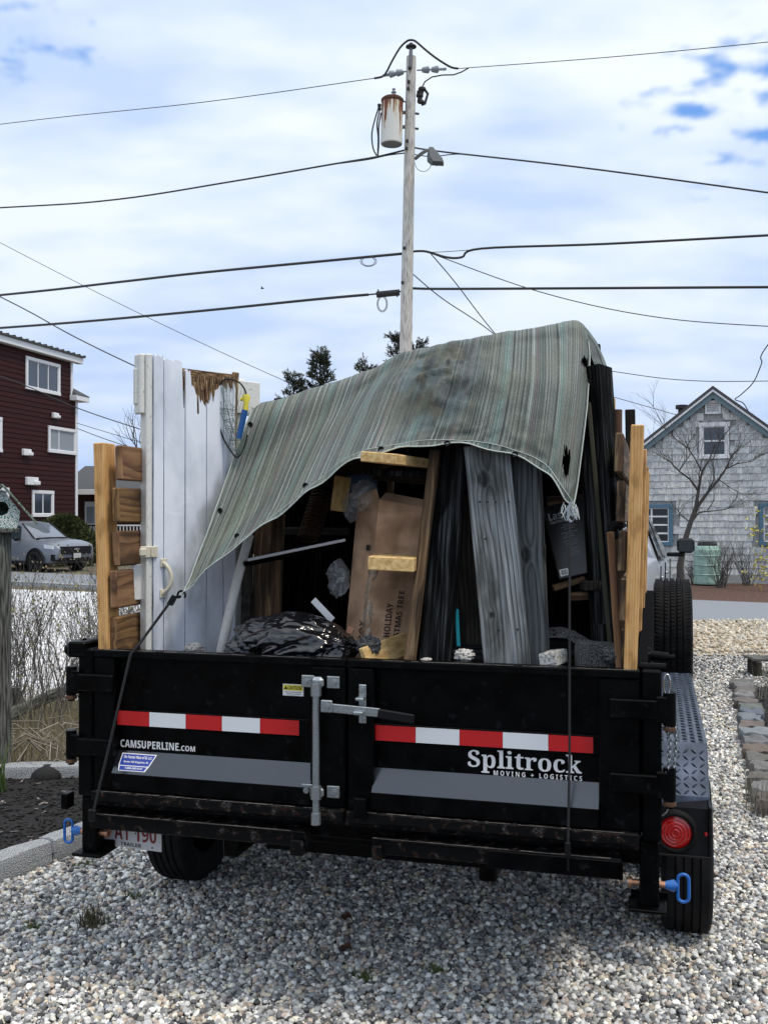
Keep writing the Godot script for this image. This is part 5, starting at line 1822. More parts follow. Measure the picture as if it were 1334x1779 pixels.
func cargo() -> void:
	white_door()
	var g: Geo
	var nz := FastNoiseLite.new()
	nz.seed = 5; nz.frequency = 1.0; nz.fractal_octaves = 4
	# landing net hung on the door's corner: hoop, mesh and the blue and yellow handle
	var hz := -0.47
	var hoop := []
	for q in [[430, 700], [426, 678], [415, 664], [400, 659], [388, 661], [379, 676], [376, 700], [380, 735], [390, 765], [402, 784], [410, 794], [418, 790], [426, 772], [430, 755]]:
		hoop.append(T(q[0], q[1], hz))
	var net := thing("landing_net", "hoop net with blue and yellow handle hooked over the door's top right corner", "fishing net", trailer_frame, hoop[10])
	g = Geo.new()
	var sm := []
	for i in hoop.size() - 1:
		for k in 4: sm.append(cub(hoop[maxi(i - 1, 0)], hoop[i], hoop[i + 1], hoop[mini(i + 2, hoop.size() - 1)], k / 4.0))
	sm.append(hoop[hoop.size() - 1])
	g.tube(sm, 0.0035, 6)
	put(net, "hoop", g, M.cord)
	g = Geo.new()
	for i in 26:
		var s0: Vector3 = sm[rng.randi() % 26]
		var e0 := T(408 + rng.randf_range(-14, 20), 772 + rng.randf_range(-14, 18), hz - 0.02)
		var mid := s0.lerp(e0, 0.5) + Vector3(rng.randf_range(-0.02, 0.02), -0.03, rng.randf_range(0.0, 0.03))
		g.tube([s0, mid, e0], 0.0007, 3, false)
	for i in 40:
		var yy := rng.randf_range(690, 785)
		var x0 := lerpf(378, 404, (yy - 690) / 95.0)
		g.tube([T(x0, yy, hz), T(x0 + rng.randf_range(8, 22), yy + rng.randf_range(-5, 9), hz + 0.012), T(x0 + rng.randf_range(24, 34), yy + rng.randf_range(-6, 8), hz - 0.01)], 0.0007, 3, false)
	put(net, "mesh", g, M.net_green)
	g = Geo.new()
	g.tube([T(415, 762, hz), T(426, 712, hz)], [0.012, 0.0125], 14)
	put(net, "handle", g, M.blue_plastic)
	g = Geo.new()
	g.tube([T(427, 713, hz), T(428, 700, hz), T(428, 692, hz), T(427, 686, hz)], [0.011, 0.010, 0.018, 0.013], 14)
	g.tube([T(418, 694, hz), T(434, 690, hz)], 0.007, 8)
	put(net, "grip", g, M.yellow_plastic)
	# sticks and boards at the left of the load
	g = Geo.new()
	var sp := []
	for q in [[383, 1140, -0.32], [396, 1078, -0.33], [412, 1010, -0.36], [424, 965, -0.4], [434, 930, -0.44]]: sp.append(T(q[0], q[1], q[2]))
	sp.push_front(sp[0] + Vector3(-0.09, -0.48, 0.0))
	sp[0].y = 0.77
	g.tube(sp, [0.022, 0.021, 0.02, 0.019, 0.018, 0.018], 9)
	solid("peeling_stick", g, M.chipped_white, "white peeling round stick leaning beside the white door", "stick", trailer_frame, sp[0])
	lean("grey_batten", "thin grey slat standing between the peeling stick and the stained board", "board", Vector2(427, 1090), -0.55, Vector2(432, 930), -0.56, 17, 0.02, M.dim_plank)
	lean("yellow_pole", "thin yellow and blue pole low down behind the black bag beside the door", "pole", Vector2(409, 1072), -0.6, Vector2(409, 1046), -0.6, 10, 0.02, M.yellow_plastic)
	lean("stained_board", "wide brown stained board standing left of the black hollow in the load", "board", Vector2(463, 1080), -0.58, Vector2(470, 892), -0.60, 52, 0.03, M.stained_plank)
	across("white_shelf", "white edged shelf board stuck out from the dark hollow in the load", "board", Vector2(430, 973), -0.36, Vector2(600, 938), -0.47, 5, 0.012, M.white_trim, 0.0)
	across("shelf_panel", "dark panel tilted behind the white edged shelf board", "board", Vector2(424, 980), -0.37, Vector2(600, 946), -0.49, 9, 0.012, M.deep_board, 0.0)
	across("dark_rail", "dark grey rail lying across the hollow above the white edged shelf", "board", Vector2(494, 923), -1.1, Vector2(610, 924), -1.1, 14, 0.04, M.dim_plank)
	# dark things packed deep in the load: the wall of scrap behind everything
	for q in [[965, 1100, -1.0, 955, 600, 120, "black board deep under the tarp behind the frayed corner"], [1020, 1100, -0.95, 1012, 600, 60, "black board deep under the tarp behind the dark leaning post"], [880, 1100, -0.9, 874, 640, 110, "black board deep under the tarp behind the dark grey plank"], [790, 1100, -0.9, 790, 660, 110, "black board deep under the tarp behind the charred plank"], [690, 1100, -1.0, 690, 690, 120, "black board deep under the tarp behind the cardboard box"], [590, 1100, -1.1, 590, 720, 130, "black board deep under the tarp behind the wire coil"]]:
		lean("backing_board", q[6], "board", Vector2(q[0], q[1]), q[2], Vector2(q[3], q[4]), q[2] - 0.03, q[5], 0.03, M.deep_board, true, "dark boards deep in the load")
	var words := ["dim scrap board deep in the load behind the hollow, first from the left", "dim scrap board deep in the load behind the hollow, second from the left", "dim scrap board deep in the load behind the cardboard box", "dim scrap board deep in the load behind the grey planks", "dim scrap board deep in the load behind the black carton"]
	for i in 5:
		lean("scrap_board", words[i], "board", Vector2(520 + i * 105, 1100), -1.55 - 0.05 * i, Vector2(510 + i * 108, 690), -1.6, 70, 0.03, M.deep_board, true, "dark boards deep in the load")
	# rusty mesh roll and boards at the top of the hollow
	g = Geo.new()
	for i in 26:
		var rg := []
		var base := T(560 - i * 1.0, 860 + i * 3.0, -0.85)
		for a in 9: rg.append(base + Vector3(cos(TAU * a / 8.0) * 0.05, sin(TAU * a / 8.0) * 0.02 + rng.randf_range(-0.004, 0.004), sin(TAU * a / 8.0) * 0.05))
		g.tube(rg, 0.0022, 4, false)
	solid("wire_coil", g, M.rust, "rusty coil of wire hanging in the dark above the white edged shelf", "wire coil", trailer_frame, T(560, 930, -0.85))
	lean("cut_block", "short pale timber end upright left of the blue bin", "block", Vector2(588, 888), -0.55, Vector2(596, 828), -0.55, 23, 0.06, M.pale_lumber, false)
	var bn := Geo.new()
	bn.hexa([T(600, 890, -0.75), T(655, 890, -0.75), T(655, 890, -1.0), T(600, 890, -1.0)], [T(604, 822, -0.75), T(656, 822, -0.75), T(656, 822, -1.0), T(604, 822, -1.0)])
	solid("blue_bin", bn, M.bin_blue, "dull blue plastic bin deep under the tarp behind the clear bag", "bin", trailer_frame, T(628, 890, -0.8))
	across("brown_rail", "brown board lying just below the tarp's hem above the blue bin", "board", Vector2(592, 815), -0.6, Vector2(690, 800), -0.5, 26, 0.05, M.stained_plank)
	across("timber_end", "bright freshly sawn timber end directly below the tarp's hem", "timber", Vector2(675, 799), -0.30, Vector2(734, 804), -0.28, 17, 0.5, M.pale_lumber)
	across("black_board", "black painted board below the bright timber end", "board", Vector2(658, 822), -0.4, Vector2(748, 827), -0.38, 12, 0.3, M.dark_plank)
	across("grey_rail", "grey rail below the black painted board near the box", "board", Vector2(654, 829), -0.5, Vector2(745, 837), -0.48, 11, 0.1, M.dim_plank)
	lean("small_stud", "short brown stud upright above the cardboard box", "stud", Vector2(675, 890), -0.62, Vector2(679, 836), -0.62, 11, 0.03, M.stained_plank, false)
	# cardboard box, crushed, leaning
	var C0 := T(630, 1150, -0.32)
	var C1 := T(659, 868, -0.38)
	var L0 := T(599, 1120, -0.50)
	var L1 := T(621, 874, -0.54)
	var R0 := T(700, 1150, -0.42)
	var R1 := T(737, 882, -0.46)
	for q in [[C0, C1], [L0, L1], [R0, R1]]: pass
	var dn := func(p: Vector3, q: Vector3) -> Vector3: return p + (q - p) * ((0.77 - p.y) / (q.y - p.y))
	C0 = dn.call(C0, C1); L0 = dn.call(L0, L1); R0 = dn.call(R0, R1)
	var K0: Vector3 = L0 + R0 - C0
	var K1: Vector3 = L1 + R1 - C1
	var box := thing("cardboard_box", "tall crushed brown cardboard box standing in the middle of the load", "box", trailer_frame, C0)
	g = Geo.new()
	# walls as dented sheets
	var walls := [[L0, L1, C0, C1], [C0, C1, R0, R1], [R0, R1, K0, K1], [K0, K1, L0, L1]]
	for wi in 4:
		var q = walls[wi]
		var rows := []
		var us := []
		var outn: Vector3 = (q[2] - q[0]).cross(Vector3.UP).normalized() * -1.0
		if outn.dot((q[0] + q[2]) * 0.5 - (C0 + K0) * 0.5) < 0: outn = -outn
		for i in 26:
			var row := []
			var uu := []
			for j in 14:
				var f := i / 25.0
				var h := j / 13.0
				var p: Vector3 = q[0].lerp(q[1], f).lerp(q[2].lerp(q[3], f), h)
				var ed := sin(PI * h) * sin(PI * clampf(f, 0.02, 0.98))
				p += outn * (nz.get_noise_3d(f * 5.0, h * 2.0, wi * 9.0) * (0.006 + 0.022 * smoothstep(0.66, 0.8, f) + 0.012 * (1.0 - smoothstep(0.3, 0.45, f))) * pow(ed, 0.6) - 0.006 * exp(-pow((f - 0.62) * 40.0, 2.0)) * ed - 0.005 * exp(-pow((f - 0.75) * 50.0, 2.0)) * ed)
				row.append(p); uu.append(Vector2(h * 0.4, f))
			rows.append(row); us.append(uu)
		g.sheet(rows, us, outn)
	var fl2 := put(box, "walls", g, M.cardboard)
	# folded flap lines and top flaps
	g = Geo.new()
	g.quad(C1, R1, R1 + Vector3(0.0, 0.03, -0.06), C1 + Vector3(0.01, 0.03, -0.06), Vector3(0, 0.6, 0.6))
	g.quad(L1, C1, C1 + Vector3(-0.02, 0.045, -0.03), L1 + Vector3(-0.01, 0.03, -0.03), Vector3(0, 0.6, 0.6))
	put(box, "flap", g, M.cardboard)
	# clear tape down the corner, wrinkled
	g = Geo.new()
	var rown := []
	var ruv := []
	var nrl := (C0 - L0).cross(Vector3.UP).normalized() * -1.0
	if nrl.z < 0: nrl = -nrl
	for i in 60:
		var f := 0.02 + 0.78 * i / 59.0
		var row := []
		var uu := []
		for j in 6:
			var h := -0.045 + 0.018 * j
			var p := C0.lerp(C1, f)
			p += (L0 - C0).normalized() * (-h) if h < 0 else (R0 - C0).normalized() * h
			p += Vector3(0, 0, 0.004) + Vector3(0, 0, 0.006) * nz.get_noise_2d(i * 0.9, j * 0.8) * 2.0
			row.append(p); uu.append(Vector2(j, i))
		rown.append(row); ruv.append(uu)
	g.sheet(rown, ruv, Vector3(0, 0, 1))
	put(box, "packing_tape", g, M.shiny_tape)
	var fx := (R0 - C0).normalized()
	var fy := (C1 - C0).normalized()
	var fz := fx.cross(fy).normalized()
	if fz.z < 0: fz = -fz
	var turn := Basis(fy, -fx, fz)
	var fmid := C0.lerp(C1, 0.335)
	var wide := C0.distance_to(R0)
	var onbox := func(f: float, h: float, o: float) -> Transform3D:
		var pc: Vector3 = C0.lerp(C1, f)
		var pr: Vector3 = R0.lerp(R1, f)
		var bx2 := (pr - pc).normalized()
		var by2 := ((C1 - C0).lerp(R1 - R0, h)).normalized()
		var bz2 := bx2.cross(by2).normalized()
		return Transform3D(Basis(by2, -bx2, bz2), pc.lerp(pr, h) + bz2 * o)
	for q in [["GHT HOLIDAY", 0.555, 0.48, 0.2, 0.026], ["CHRISTMAS TREE", 0.58, 0.72, 0.25, 0.024]]:
		var ot: Transform3D = onbox.call(q[1], q[2], 0.011)
		text(box, "lettering", q[0], sans, ot.origin, q[3], q[4], ot.basis, M.decal_brown)
	var lx := (C0 - L0).normalized()
	var lz := lx.cross(fy).normalized()
	if lz.z < 0: lz = -lz
	text(box, "lettering", "DAY", sans, C0.lerp(C1, 0.54) - lx * 0.03 + lz * 0.012 + Vector3(0, 0, 0.004), 0.085, 0.034, Basis(fy, -lx, lz), M.decal_brown)
	g = Geo.new()
	g.box(Transform3D(Basis(lx, fy, lz), C0.lerp(C1, 0.83) - lx * 0.045 + lz * 0.012), Vector3(0.028, 0.022, 0.004))
	put(box, "hand_hole", g, M.decal_black)
	# clear plastic bags
	for q in [[633, 862, -0.45, 0.055, 0.06, "crumpled clear plastic bag on top of the cardboard box"], [588, 1005, -0.5, 0.045, 0.07, "crumpled clear plastic bag bulging left of the cardboard box"], [611, 880, -0.5, 0.035, 0.055, "small clear plastic bag tucked against the blue bin"]]:
		g = Geo.new()
		g.lump(Transform3D(Basis().scaled(Vector3(q[3], q[4], 0.04)), T(q[0], q[1], q[2])), nz, 0.38, 1.7, 26, 34)
		solid("plastic_bag", g, M.clear_film, q[5], "plastic bag", trailer_frame, T(q[0], q[1], q[2]))
	across("sawn_timber", "pale sawn timber end stuck out across the cardboard box", "timber", Vector2(650, 975), -0.22, Vector2(727, 979), -0.24, 23, 0.30, M.pale_lumber)
	lean("pale_plank", "pale plank lying on the gate below the cardboard box", "board", Vector2(632, 1146), -0.10, Vector2(706, 1118), -0.35, 40, 0.02, M.pale_lumber, false)
	# black bag
	g = Geo.new()
	var bc := T(508, 1108, -0.20)
	var prow := []
	var puv := []
	var rid := FastNoiseLite.new()
	rid.seed = 8; rid.frequency = 1.0; rid.fractal_type = FastNoiseLite.FRACTAL_RIDGED; rid.fractal_octaves = 3
	var cell := FastNoiseLite.new()
	cell.seed = 31; cell.frequency = 1.0; cell.noise_type = FastNoiseLite.TYPE_CELLULAR; cell.cellular_return_type = FastNoiseLite.RETURN_DISTANCE2_SUB
	var gather := Vector3(-0.5, -0.35, 0.8).normalized()
	for i in 101:
		var row := []
		var uu := []
		for j in 161:
			var a := PI * i / 100.0
			var b := TAU * j / 160.0
			var p := Vector3(sin(a) * cos(b), cos(a), sin(a) * sin(b))
			var ang := atan2(p.y - gather.y, p.x - gather.x)
			var near := exp(-pow(p.distance_to(gather) / 0.75, 2.0))
			var d := 1.0 + rid.get_noise_3dv(p * 1.1) * 0.12 + cell.get_noise_3dv(p * Vector3(1.6, 2.6, 2.2)) * 0.11
			d += sin(ang * 17.0 + nz.get_noise_3dv(p * 2.0) * 3.0) * 0.10 * near - 0.16 * exp(-pow(p.distance_to(gather) / 0.25, 2.0))
			# flat on the right, low shoulder
			var s := Vector3(0.265, 0.13, 0.14)
			if p.x > 0.3: s.y *= 1.0 - 0.35 * (p.x - 0.3)
			row.append(bc + Vector3(p.x * s.x, p.y * s.y - 0.035, p.z * s.z) * d)
			uu.append(Vector2(j, i) * 0.02)
		prow.append(row); puv.append(uu)
	g.sheet(prow, puv, Vector3(1, 0, 0))
	var bagc := prow[50][80] as Vector3
	solid("rubbish_bag", g, M.bag_film, "shiny black rubbish bag lying behind the left gate", "rubbish bag", trailer_frame, bc)
	# block that the bag lies on
	lean("support_board", "dark board under the black rubbish bag behind the gate", "board", Vector2(505, 1150), -0.3, Vector2(505, 1120), -0.3, 200, 0.2, M.dark_plank, true)
	# leaning planks right of the box
	lean("edge_board", "narrow brown board leaning along the left of the charred plank", "board", Vector2(712, 1146), -0.17, Vector2(757, 782), -0.22, 17, 0.05, M.stained_plank, true, "", 0.0, Vector2(0.2, 0.1))
	lean("charred_plank", "wide black weathered plank leaning beside the narrow brown board", "board", Vector2(757, 1148), -0.20, Vector2(783, 765), -0.25, 56, 0.04, M.dark_plank, true, "", -0.1)
	lean("brown_plank", "dim brown plank standing behind and left of the big grey plank", "board", Vector2(818, 1150), -0.32, Vector2(808, 860), -0.34, 46, 0.03, M.dim_plank)
	lean("grey_plank", "big weathered grey plank with knots and nail holes in the middle of the load", "board", Vector2(881, 1150), -0.16, Vector2(846, 772), -0.2, 80, 0.04, M.grey_plank, true, "weathered grey planks", 0.0, Vector2(0.12, 0.95))
	var b2 := lean("grey_plank", "dark grey plank with pale splits right against the big knotted one", "board", Vector2(928, 1150), -0.19, Vector2(912, 782), -0.23, 52, 0.04, M.grey_dark, true, "weathered grey planks", -0.25)
	# nail holes in the big plank
	g = Geo.new()
	for q in [[833, 872], [846, 872], [861, 872], [883, 871], [843, 936], [866, 1094], [899, 1093]]:
		g.bx(T(q[0], q[1], -0.148), Vector3(0.006, 0.007, 0.014), 0.001)
	var big := get_node("grey_plank")
	offs[big] = offs[big]
	put(big, "nail_hole", g, M.decal_black).set_meta("kind", "stuff")
	lean("cyan_stick", "bright cyan plastic stick at the foot of the charred plank", "stick", Vector2(797, 1140), -0.24, Vector2(793, 1058), -0.24, 7, 0.006, M.cyan_plastic, true)
	# crumbly lumps on the gate's edge
	var rub := [[806, 1138, -0.12, 0.034, 0.022, "pale_rubble", "white crumbly plaster lump at the foot of the big grey plank"], [740, 1146, -0.10, 0.018, 0.006, "pale_rubble", "small white plaster crumbs at the foot of the charred plank"], [640, 1122, -0.16, 0.045, 0.035, "asphalt_rubble", "grey broken shingle scrap at the foot of the cardboard box"], [338, 1128, -0.24, 0.04, 0.025, "pale_rubble", "tan broken stone behind the gate at the foot of the white door"], [1068, 1138, -0.12, 0.045, 0.03, "asphalt_rubble", "small crumbling asphalt chunk beside the right rack"]]
	for q in rub:
		g = Geo.new()
		g.lump(Transform3D(Basis().scaled(Vector3(q[3], q[4], 0.03)), T(q[0], q[1], q[2])), nz, 0.5, 2.4, 14, 18, true)
		var base := T(q[0], q[1], q[2])
		solid("rubble_lump", g, M[q[5]], q[6], "rubble", trailer_frame, base)
	g = Geo.new()
	var hp := T(1040, 1130, -0.16)
	rough_block(g, Transform3D(Basis(Vector3.UP, 0.3), hp + Vector3(0, -0.06, 0)), Vector3(0.15, 0.19, 0.1), nz, 0.03)
	solid("asphalt_chunk", g, M.asphalt_rubble, "large rough asphalt chunk behind the right gate", "rubble", trailer_frame, hp)
	g = Geo.new()
	rough_block(g, Transform3D(Basis(Vector3.UP, -0.3) * Basis(Vector3.BACK, 0.1), T(962, 1143, -0.14)), Vector3(0.065, 0.05, 0.1), nz, 0.015)
	solid("broken_brick", g, M.pale_rubble, "broken dusty brick on the gate left of the asphalt chunk", "brick", trailer_frame, T(962, 1143, -0.14))
	lean("rubble_board", "dark board packed under the rubble behind the right gate", "board", Vector2(930, 1150), -0.35, Vector2(930, 1120), -0.35, 330, 0.3, M.dark_plank, true)
	# black carton standing tilted
	var b0 := T(970, 1008, -0.34)
	var b1 := T(1033, 993, -0.34)
	var b3 := T(940, 898, -0.42)
	var ux := (b1 - b0).normalized()
	var uy := (b3 - b0 - ux * (b3 - b0).dot(ux)).normalized()
	var uz := ux.cross(uy)
	var hh := 0.29
	var ww := b0.distance_to(b1) * 1.15
	var bb := Basis(ux, uy, uz)
	var cc := b0 + ux * ww * 0.5 + uy * hh * 0.5 - uz * 0.04
	var car := thing("black_carton", "tilted glossy black product carton with a barcode under the tarp's right corner", "box", trailer_frame, b0)
	g = Geo.new()
	g.box(Transform3D(bb, cc), Vector3(ww, hh, 0.08), 0.004)
	put(car, "carton", g, M.carton_black)
	var fo := cc + uz * 0.0405
	text(car, "lettering", "Lasko", sans, fo + ux * -0.02 + uy * 0.10, 0.085, 0.032, bb, M.grey_ink)
	text(car, "lettering", "Dual Position Heater", sans, fo + ux * -0.01 + uy * 0.076, 0.10, 0.013, bb, M.grey_ink)
	g = Geo.new()
	var ln := 0.0
	for k in 13:
		if k in [3, 6, 9]: ln += 0.006
		g.box(Transform3D(bb, fo + ux * (0.0 + rng.randf_range(-0.004, 0.004)) + uy * (0.056 - k * 0.0085 - ln)), Vector3(rng.randf_range(0.03, 0.065), 0.0028, 0.0006))
	put(car, "fine_print", g, M.faint_ink)
	g = Geo.new()
	g.box(Transform3D(bb, fo + ux * (-ww * 0.5 + 0.026) + uy * (-hh * 0.5 + 0.024)), Vector3(0.032, 0.026, 0.0008))
	var bar := put(car, "barcode_label", g, M.decal_white)
	g = Geo.new()
	for k in 8: g.box(Transform3D(bb, fo + uz * 0.0008 + ux * (-ww * 0.5 + 0.0145 + k * 0.0031) + uy * (-hh * 0.5 + 0.024)), Vector3(0.0008 + 0.0007 * (k % 3), 0.018, 0.0005))
	put(bar, "barcode", g, M.decal_black)
	lean("grey_panel_strip", "pale grey metal strip standing right of the dark grey plank", "strip", Vector2(946, 1090), -0.4, Vector2(943, 946), -0.4, 9, 0.03, M.lamp_grey)
	across("split_timber", "splintered brown timber piece directly above the black carton", "timber", Vector2(952, 872), -0.5, Vector2(1030, 866), -0.5, 17, 0.1, M.stained_plank)
	across("cut_slab", "grey cut slab on the splintered wood under the black carton", "timber", Vector2(1010, 1017), -0.32, Vector2(1046, 1015), -0.34, 16, 0.1, M.dim_plank)
	across("splintered_wood", "splintered brown wood below the grey cut slab", "timber", Vector2(990, 1036), -0.36, Vector2(1046, 1032), -0.38, 13, 0.08, M.stained_plank)
	across("bark_strip", "brown splintered strip on which the black carton rests", "timber", Vector2(960, 1022), -0.36, Vector2(1014, 1004), -0.38, 10, 0.08, M.stained_plank)
	g = Geo.new()
	var fol := []
	var fuv := []
	for i in 6:
		var row := []
		var uu := []
		for j in 24:
			var f := j / 23.0
			var p := T(lerpf(946, 1030, f), lerpf(1092, 1108, f) - 8.0 * sin(f * 4.0) + i * 3.0, -0.28)
			row.append(p + Vector3(0, 0, 0.03 * nz.get_noise_2d(i * 0.8, j * 0.5) + i * 0.012)); uu.append(Vector2(f, i * 0.1))
		fol.append(row); fuv.append(uu)
	g.sheet(fol, fuv, Vector3(0, 1, 1))
	solid("torn_felt", g, M.asphalt_rubble, "torn strip of roofing felt above the broken brick", "felt", trailer_frame, fol[0][0])
	lean("mossy_post", "dark leaning post with a mossy left edge beside the right rack", "post", Vector2(1062, 1140), -0.30, Vector2(1030, 640), -0.42, 52, 0.09, M.dark_plank, true, "", -0.5)
	g = Geo.new()
	var moss := mat("moss", lin(0.05, 0.05, 0.034), 1.0)
	lean("mossy_strip", "narrow greenish strip along the left edge of the dark leaning post", "board", Vector2(1057, 1090), -0.27, Vector2(1022, 700), -0.36, 8, 0.03, moss, true)
	lean("brown_stick", "reddish brown slat leaning inside the right rack", "board", Vector2(1074, 1130), -0.10, Vector2(1060, 924), -0.12, 13, 0.02, M.brown_lumber, true)
	lean("thin_batten", "thin dark brown slat next to the reddish brown one", "board", Vector2(1085, 1130), -0.16, Vector2(1073, 937), -0.18, 9, 0.02, M.stained_plank, true)
	var pg := Geo.new()
	pg.tube([Vector3(T(1073, 1100, -1.0).x, 0.77, -1.0), T(1071, 712, -1.0)], 0.022, 12)
	solid("rusty_pipe", pg, M.rust, "rusty orange pipe standing behind the right rack's top board", "pipe", trailer_frame, Vector3(T(1073, 1100, -1.0).x, 0.77, -1.0))
	lean("tall_offcut", "pale offcut standing at the tarp's right edge beside the rusty pipe", "board", Vector2(1066, 1100), -1.1, Vector2(1064, 692), -1.1, 9, 0.03, M.pale_lumber, true)
	lean("grey_bundle", "grey boards standing tall behind the right rack's first post", "board", Vector2(1100, 1100), -1.3, Vector2(1094, 712), -1.3, 17, 0.05, M.dim_plank, true)
	var mb = M.black_plastic
	g = Geo.new()
	var cu := []
	for i in 14: cu.append(T(1062 + 11 * (1 - cos(i * 0.2)), 925 - 14 * sin(i * 0.2), -0.2))
	g.tube(cu, 0.016, 8)
	solid("rubber_strap", g, M.rubber, "curled black rubber strap over the slats inside the right rack", "strap", trailer_frame, cu[0])
	lean("torn_paper", "torn strip of white card sticking out behind the black bag", "card", Vector2(578, 1078), -0.3, Vector2(544, 1042), -0.3, 12, 0.004, M.decal_white, false)
	lean("orange_scrap", "small orange scrap between the black bag and the cardboard box", "scrap", Vector2(606, 1101), -0.22, Vector2(610, 1090), -0.22, 12, 0.004, M.copper, false)


func wire(label: String, pts: Array, r: float, group := "overhead wires") -> void:
	var p := []
	for q in pts: p.append(W(q[0], q[1], q[2]))
	var sm := []
	for i in p.size() - 1:
		var n := 6
		for k in n: sm.append(cub(p[maxi(i - 1, 0)], p[i], p[i + 1], p[mini(i + 2, p.size() - 1)], k / float(n)))
	sm.append(p[p.size() - 1])
	var g := Geo.new()
	g.tube(sm, r, 5)
	solid("overhead_wire", g, M.wire, label, "wire", Transform3D(), sm[sm.size() / 2], group)


func pole() -> void:
	var D := 18.2
	var top := W(714.3, 99, D)
	var low := W(705, 600, D)
	var base := low + (top - low) * ((0.0 - low.y) / (top.y - low.y))
	var ax := (top - base).normalized()
	var rt := Vector3.RIGHT
	var po := thing("utility_pole", "weathered grey wooden utility pole rising behind the loaded trailer", "utility pole", Transform3D(), base)
	var g := Geo.new()
	var pts := []
	var rs := []
	for i in 21:
		pts.append(base.lerp(top, i / 20.0)); rs.append(lerpf(0.138, 0.088, i / 20.0))
	g.tube(pts, rs, 20)
	put(po, "shaft", g, M.pole_wood)
	g = Geo.new()
	for q in [[713, 118], [712, 142], [711, 154], [709, 245], [708, 258], [704, 431], [701, 491]]:
		g.bx(W(q[0] - 2, q[1], D - 0.13), Vector3(0.05, 0.055, 0.06), 0.01)
	for q in [[725, 197], [724, 223]]: g.tube([W(q[0] - 4, q[1], D), W(q[0] + 3, q[1] + 1, D)], 0.02, 6)
	put(po, "bolt", g, M.wire).set_meta("kind", "stuff")
	g = Geo.new()
	g.tube([W(713, 118, D - 0.11), W(713.5, 92, D - 0.11), W(714, 82, D - 0.06)], [0.035, 0.035, 0.026], 8)
	put(po, "top_pin", g, M.lamp_grey)
	g = Geo.new()
	var cap := W(714, 81, D - 0.06)
	g.lathe([Vector2(0.0, 0.06), Vector2(0.035, 0.06), Vector2(0.045, 0.03), Vector2(0.095, 0.01), Vector2(0.1, -0.01), Vector2(0.06, -0.012), Vector2(0.055, -0.03), Vector2(0.0, -0.03)], Transform3D(Basis(), cap), 20)
	put(po, "top_insulator", g, M.wire)
	for s in [[[706, 124], [667, 131]], [[724, 122], [775, 120]]]:
		var a := W(s[0][0], s[0][1], D)
		var b := W(s[1][0], s[1][1], D)
		g = Geo.new()
		g.tube([a, b], 0.014, 6)
		var bx := (b - a).normalized()
		var bb := Basis(Quaternion(Vector3.UP, bx))
		for f in [0.3, 0.62]:
			g.lathe([Vector2(0.0, -0.075), Vector2(0.04, -0.07), Vector2(0.052, -0.03), Vector2(0.066, 0.05), Vector2(0.05, 0.06), Vector2(0.03, 0.075), Vector2(0.0, 0.08)], Transform3D(bb, a.lerp(b, f)), 14)
		for f in [0.82, 0.9, 0.97]: g.bx(a.lerp(b, f), Vector3(0.04, 0.05, 0.03), 0.008)
		put(po, "strain_insulator", g, M.porcelain)
	# jumper over the top
	g = Geo.new()
	var jp := []
	for q in [[650, 136], [664, 133], [672, 124], [680, 108], [694, 84], [706, 72], [714, 69.5], [722, 72], [736, 84], [752, 97], [768, 108], [784, 117], [796, 119]]: jp.append(W(q[0], q[1], D - 0.06))
	var js := []
	for i in jp.size() - 1:
		for k in 3: js.append(cub(jp[maxi(i - 1, 0)], jp[i], jp[i + 1], jp[mini(i + 2, jp.size() - 1)], k / 3.0))
	js.append(jp[jp.size() - 1])
	g.tube(js, 0.019, 6)
	put(po, "jumper", g, M.wire)
	# fused cutout on the right
	g = Geo.new()
	g.tube([W(733, 152, D), W(728, 178, D)], [0.05, 0.04], 8)
	for q in [[733, 155, 0.07], [729, 166, 0.065], [731, 177, 0.06]]:
		g.lathe([Vector2(0.0, -0.03), Vector2(q[2], -0.02), Vector2(q[2], 0.02), Vector2(0.0, 0.03)], Transform3D(Basis(), W(q[0], q[1], D)), 10)
	g.tube([W(735, 152, D), W(743, 163, D), W(738, 180, D), W(732, 182, D)], 0.026, 6)
	g.tube([W(724, 160, D), W(732, 160, D)], 0.03, 6)
	put(po, "fused_cutout", g, M.wire)
	g = Geo.new()
	var cj := []
	for q in [[734, 150], [738, 142], [750, 134], [768, 130.5], [788, 130], [802, 125], [814, 118]]: cj.append(W(q[0], q[1], D))
	g.tube(cj, 0.013, 5)
	put(po, "cutout_lead", g, M.wire)
	# transformer drum
	var dr := W(680, 251, D - 0.05)
	var dt := W(681.5, 175, D - 0.05)
	var dl := thing("transformer", "rust streaked pale grey transformer drum hung on the left of the pole", "transformer", Transform3D(), dr)
	g = Geo.new()
	var H := dt.y - dr.y
	var db := Basis(Quaternion(Vector3.UP, (dt - dr).normalized()))
	var k := H
	# height runs 0..1 in the texture
	g.lathe([Vector2(0.19, 0.0), Vector2(0.196, 0.02), Vector2(0.196, 1.0 * k)], Transform3D(db, dr), 32)
	for i in g.t.size(): g.t[i] = Vector2(g.t[i].x, g.t[i].y / k)
	put(dl, "drum", g, M.drum_paint)
	g = Geo.new()
	g.lathe([Vector2(0.0, -0.002), Vector2(0.19, 0.0)], Transform3D(db, dr), 32)
	put(dl, "base_plate", g, M.lamp_grey)
	g = Geo.new()
	g.lathe([Vector2(0.2, -0.025), Vector2(0.205, -0.02), Vector2(0.205, 0.02), Vector2(0.17, 0.05), Vector2(0.06, 0.075), Vector2(0.0, 0.08)], Transform3D(db, dt), 28)
	put(dl, "lid", g, M.rust)
	g = Geo.new()
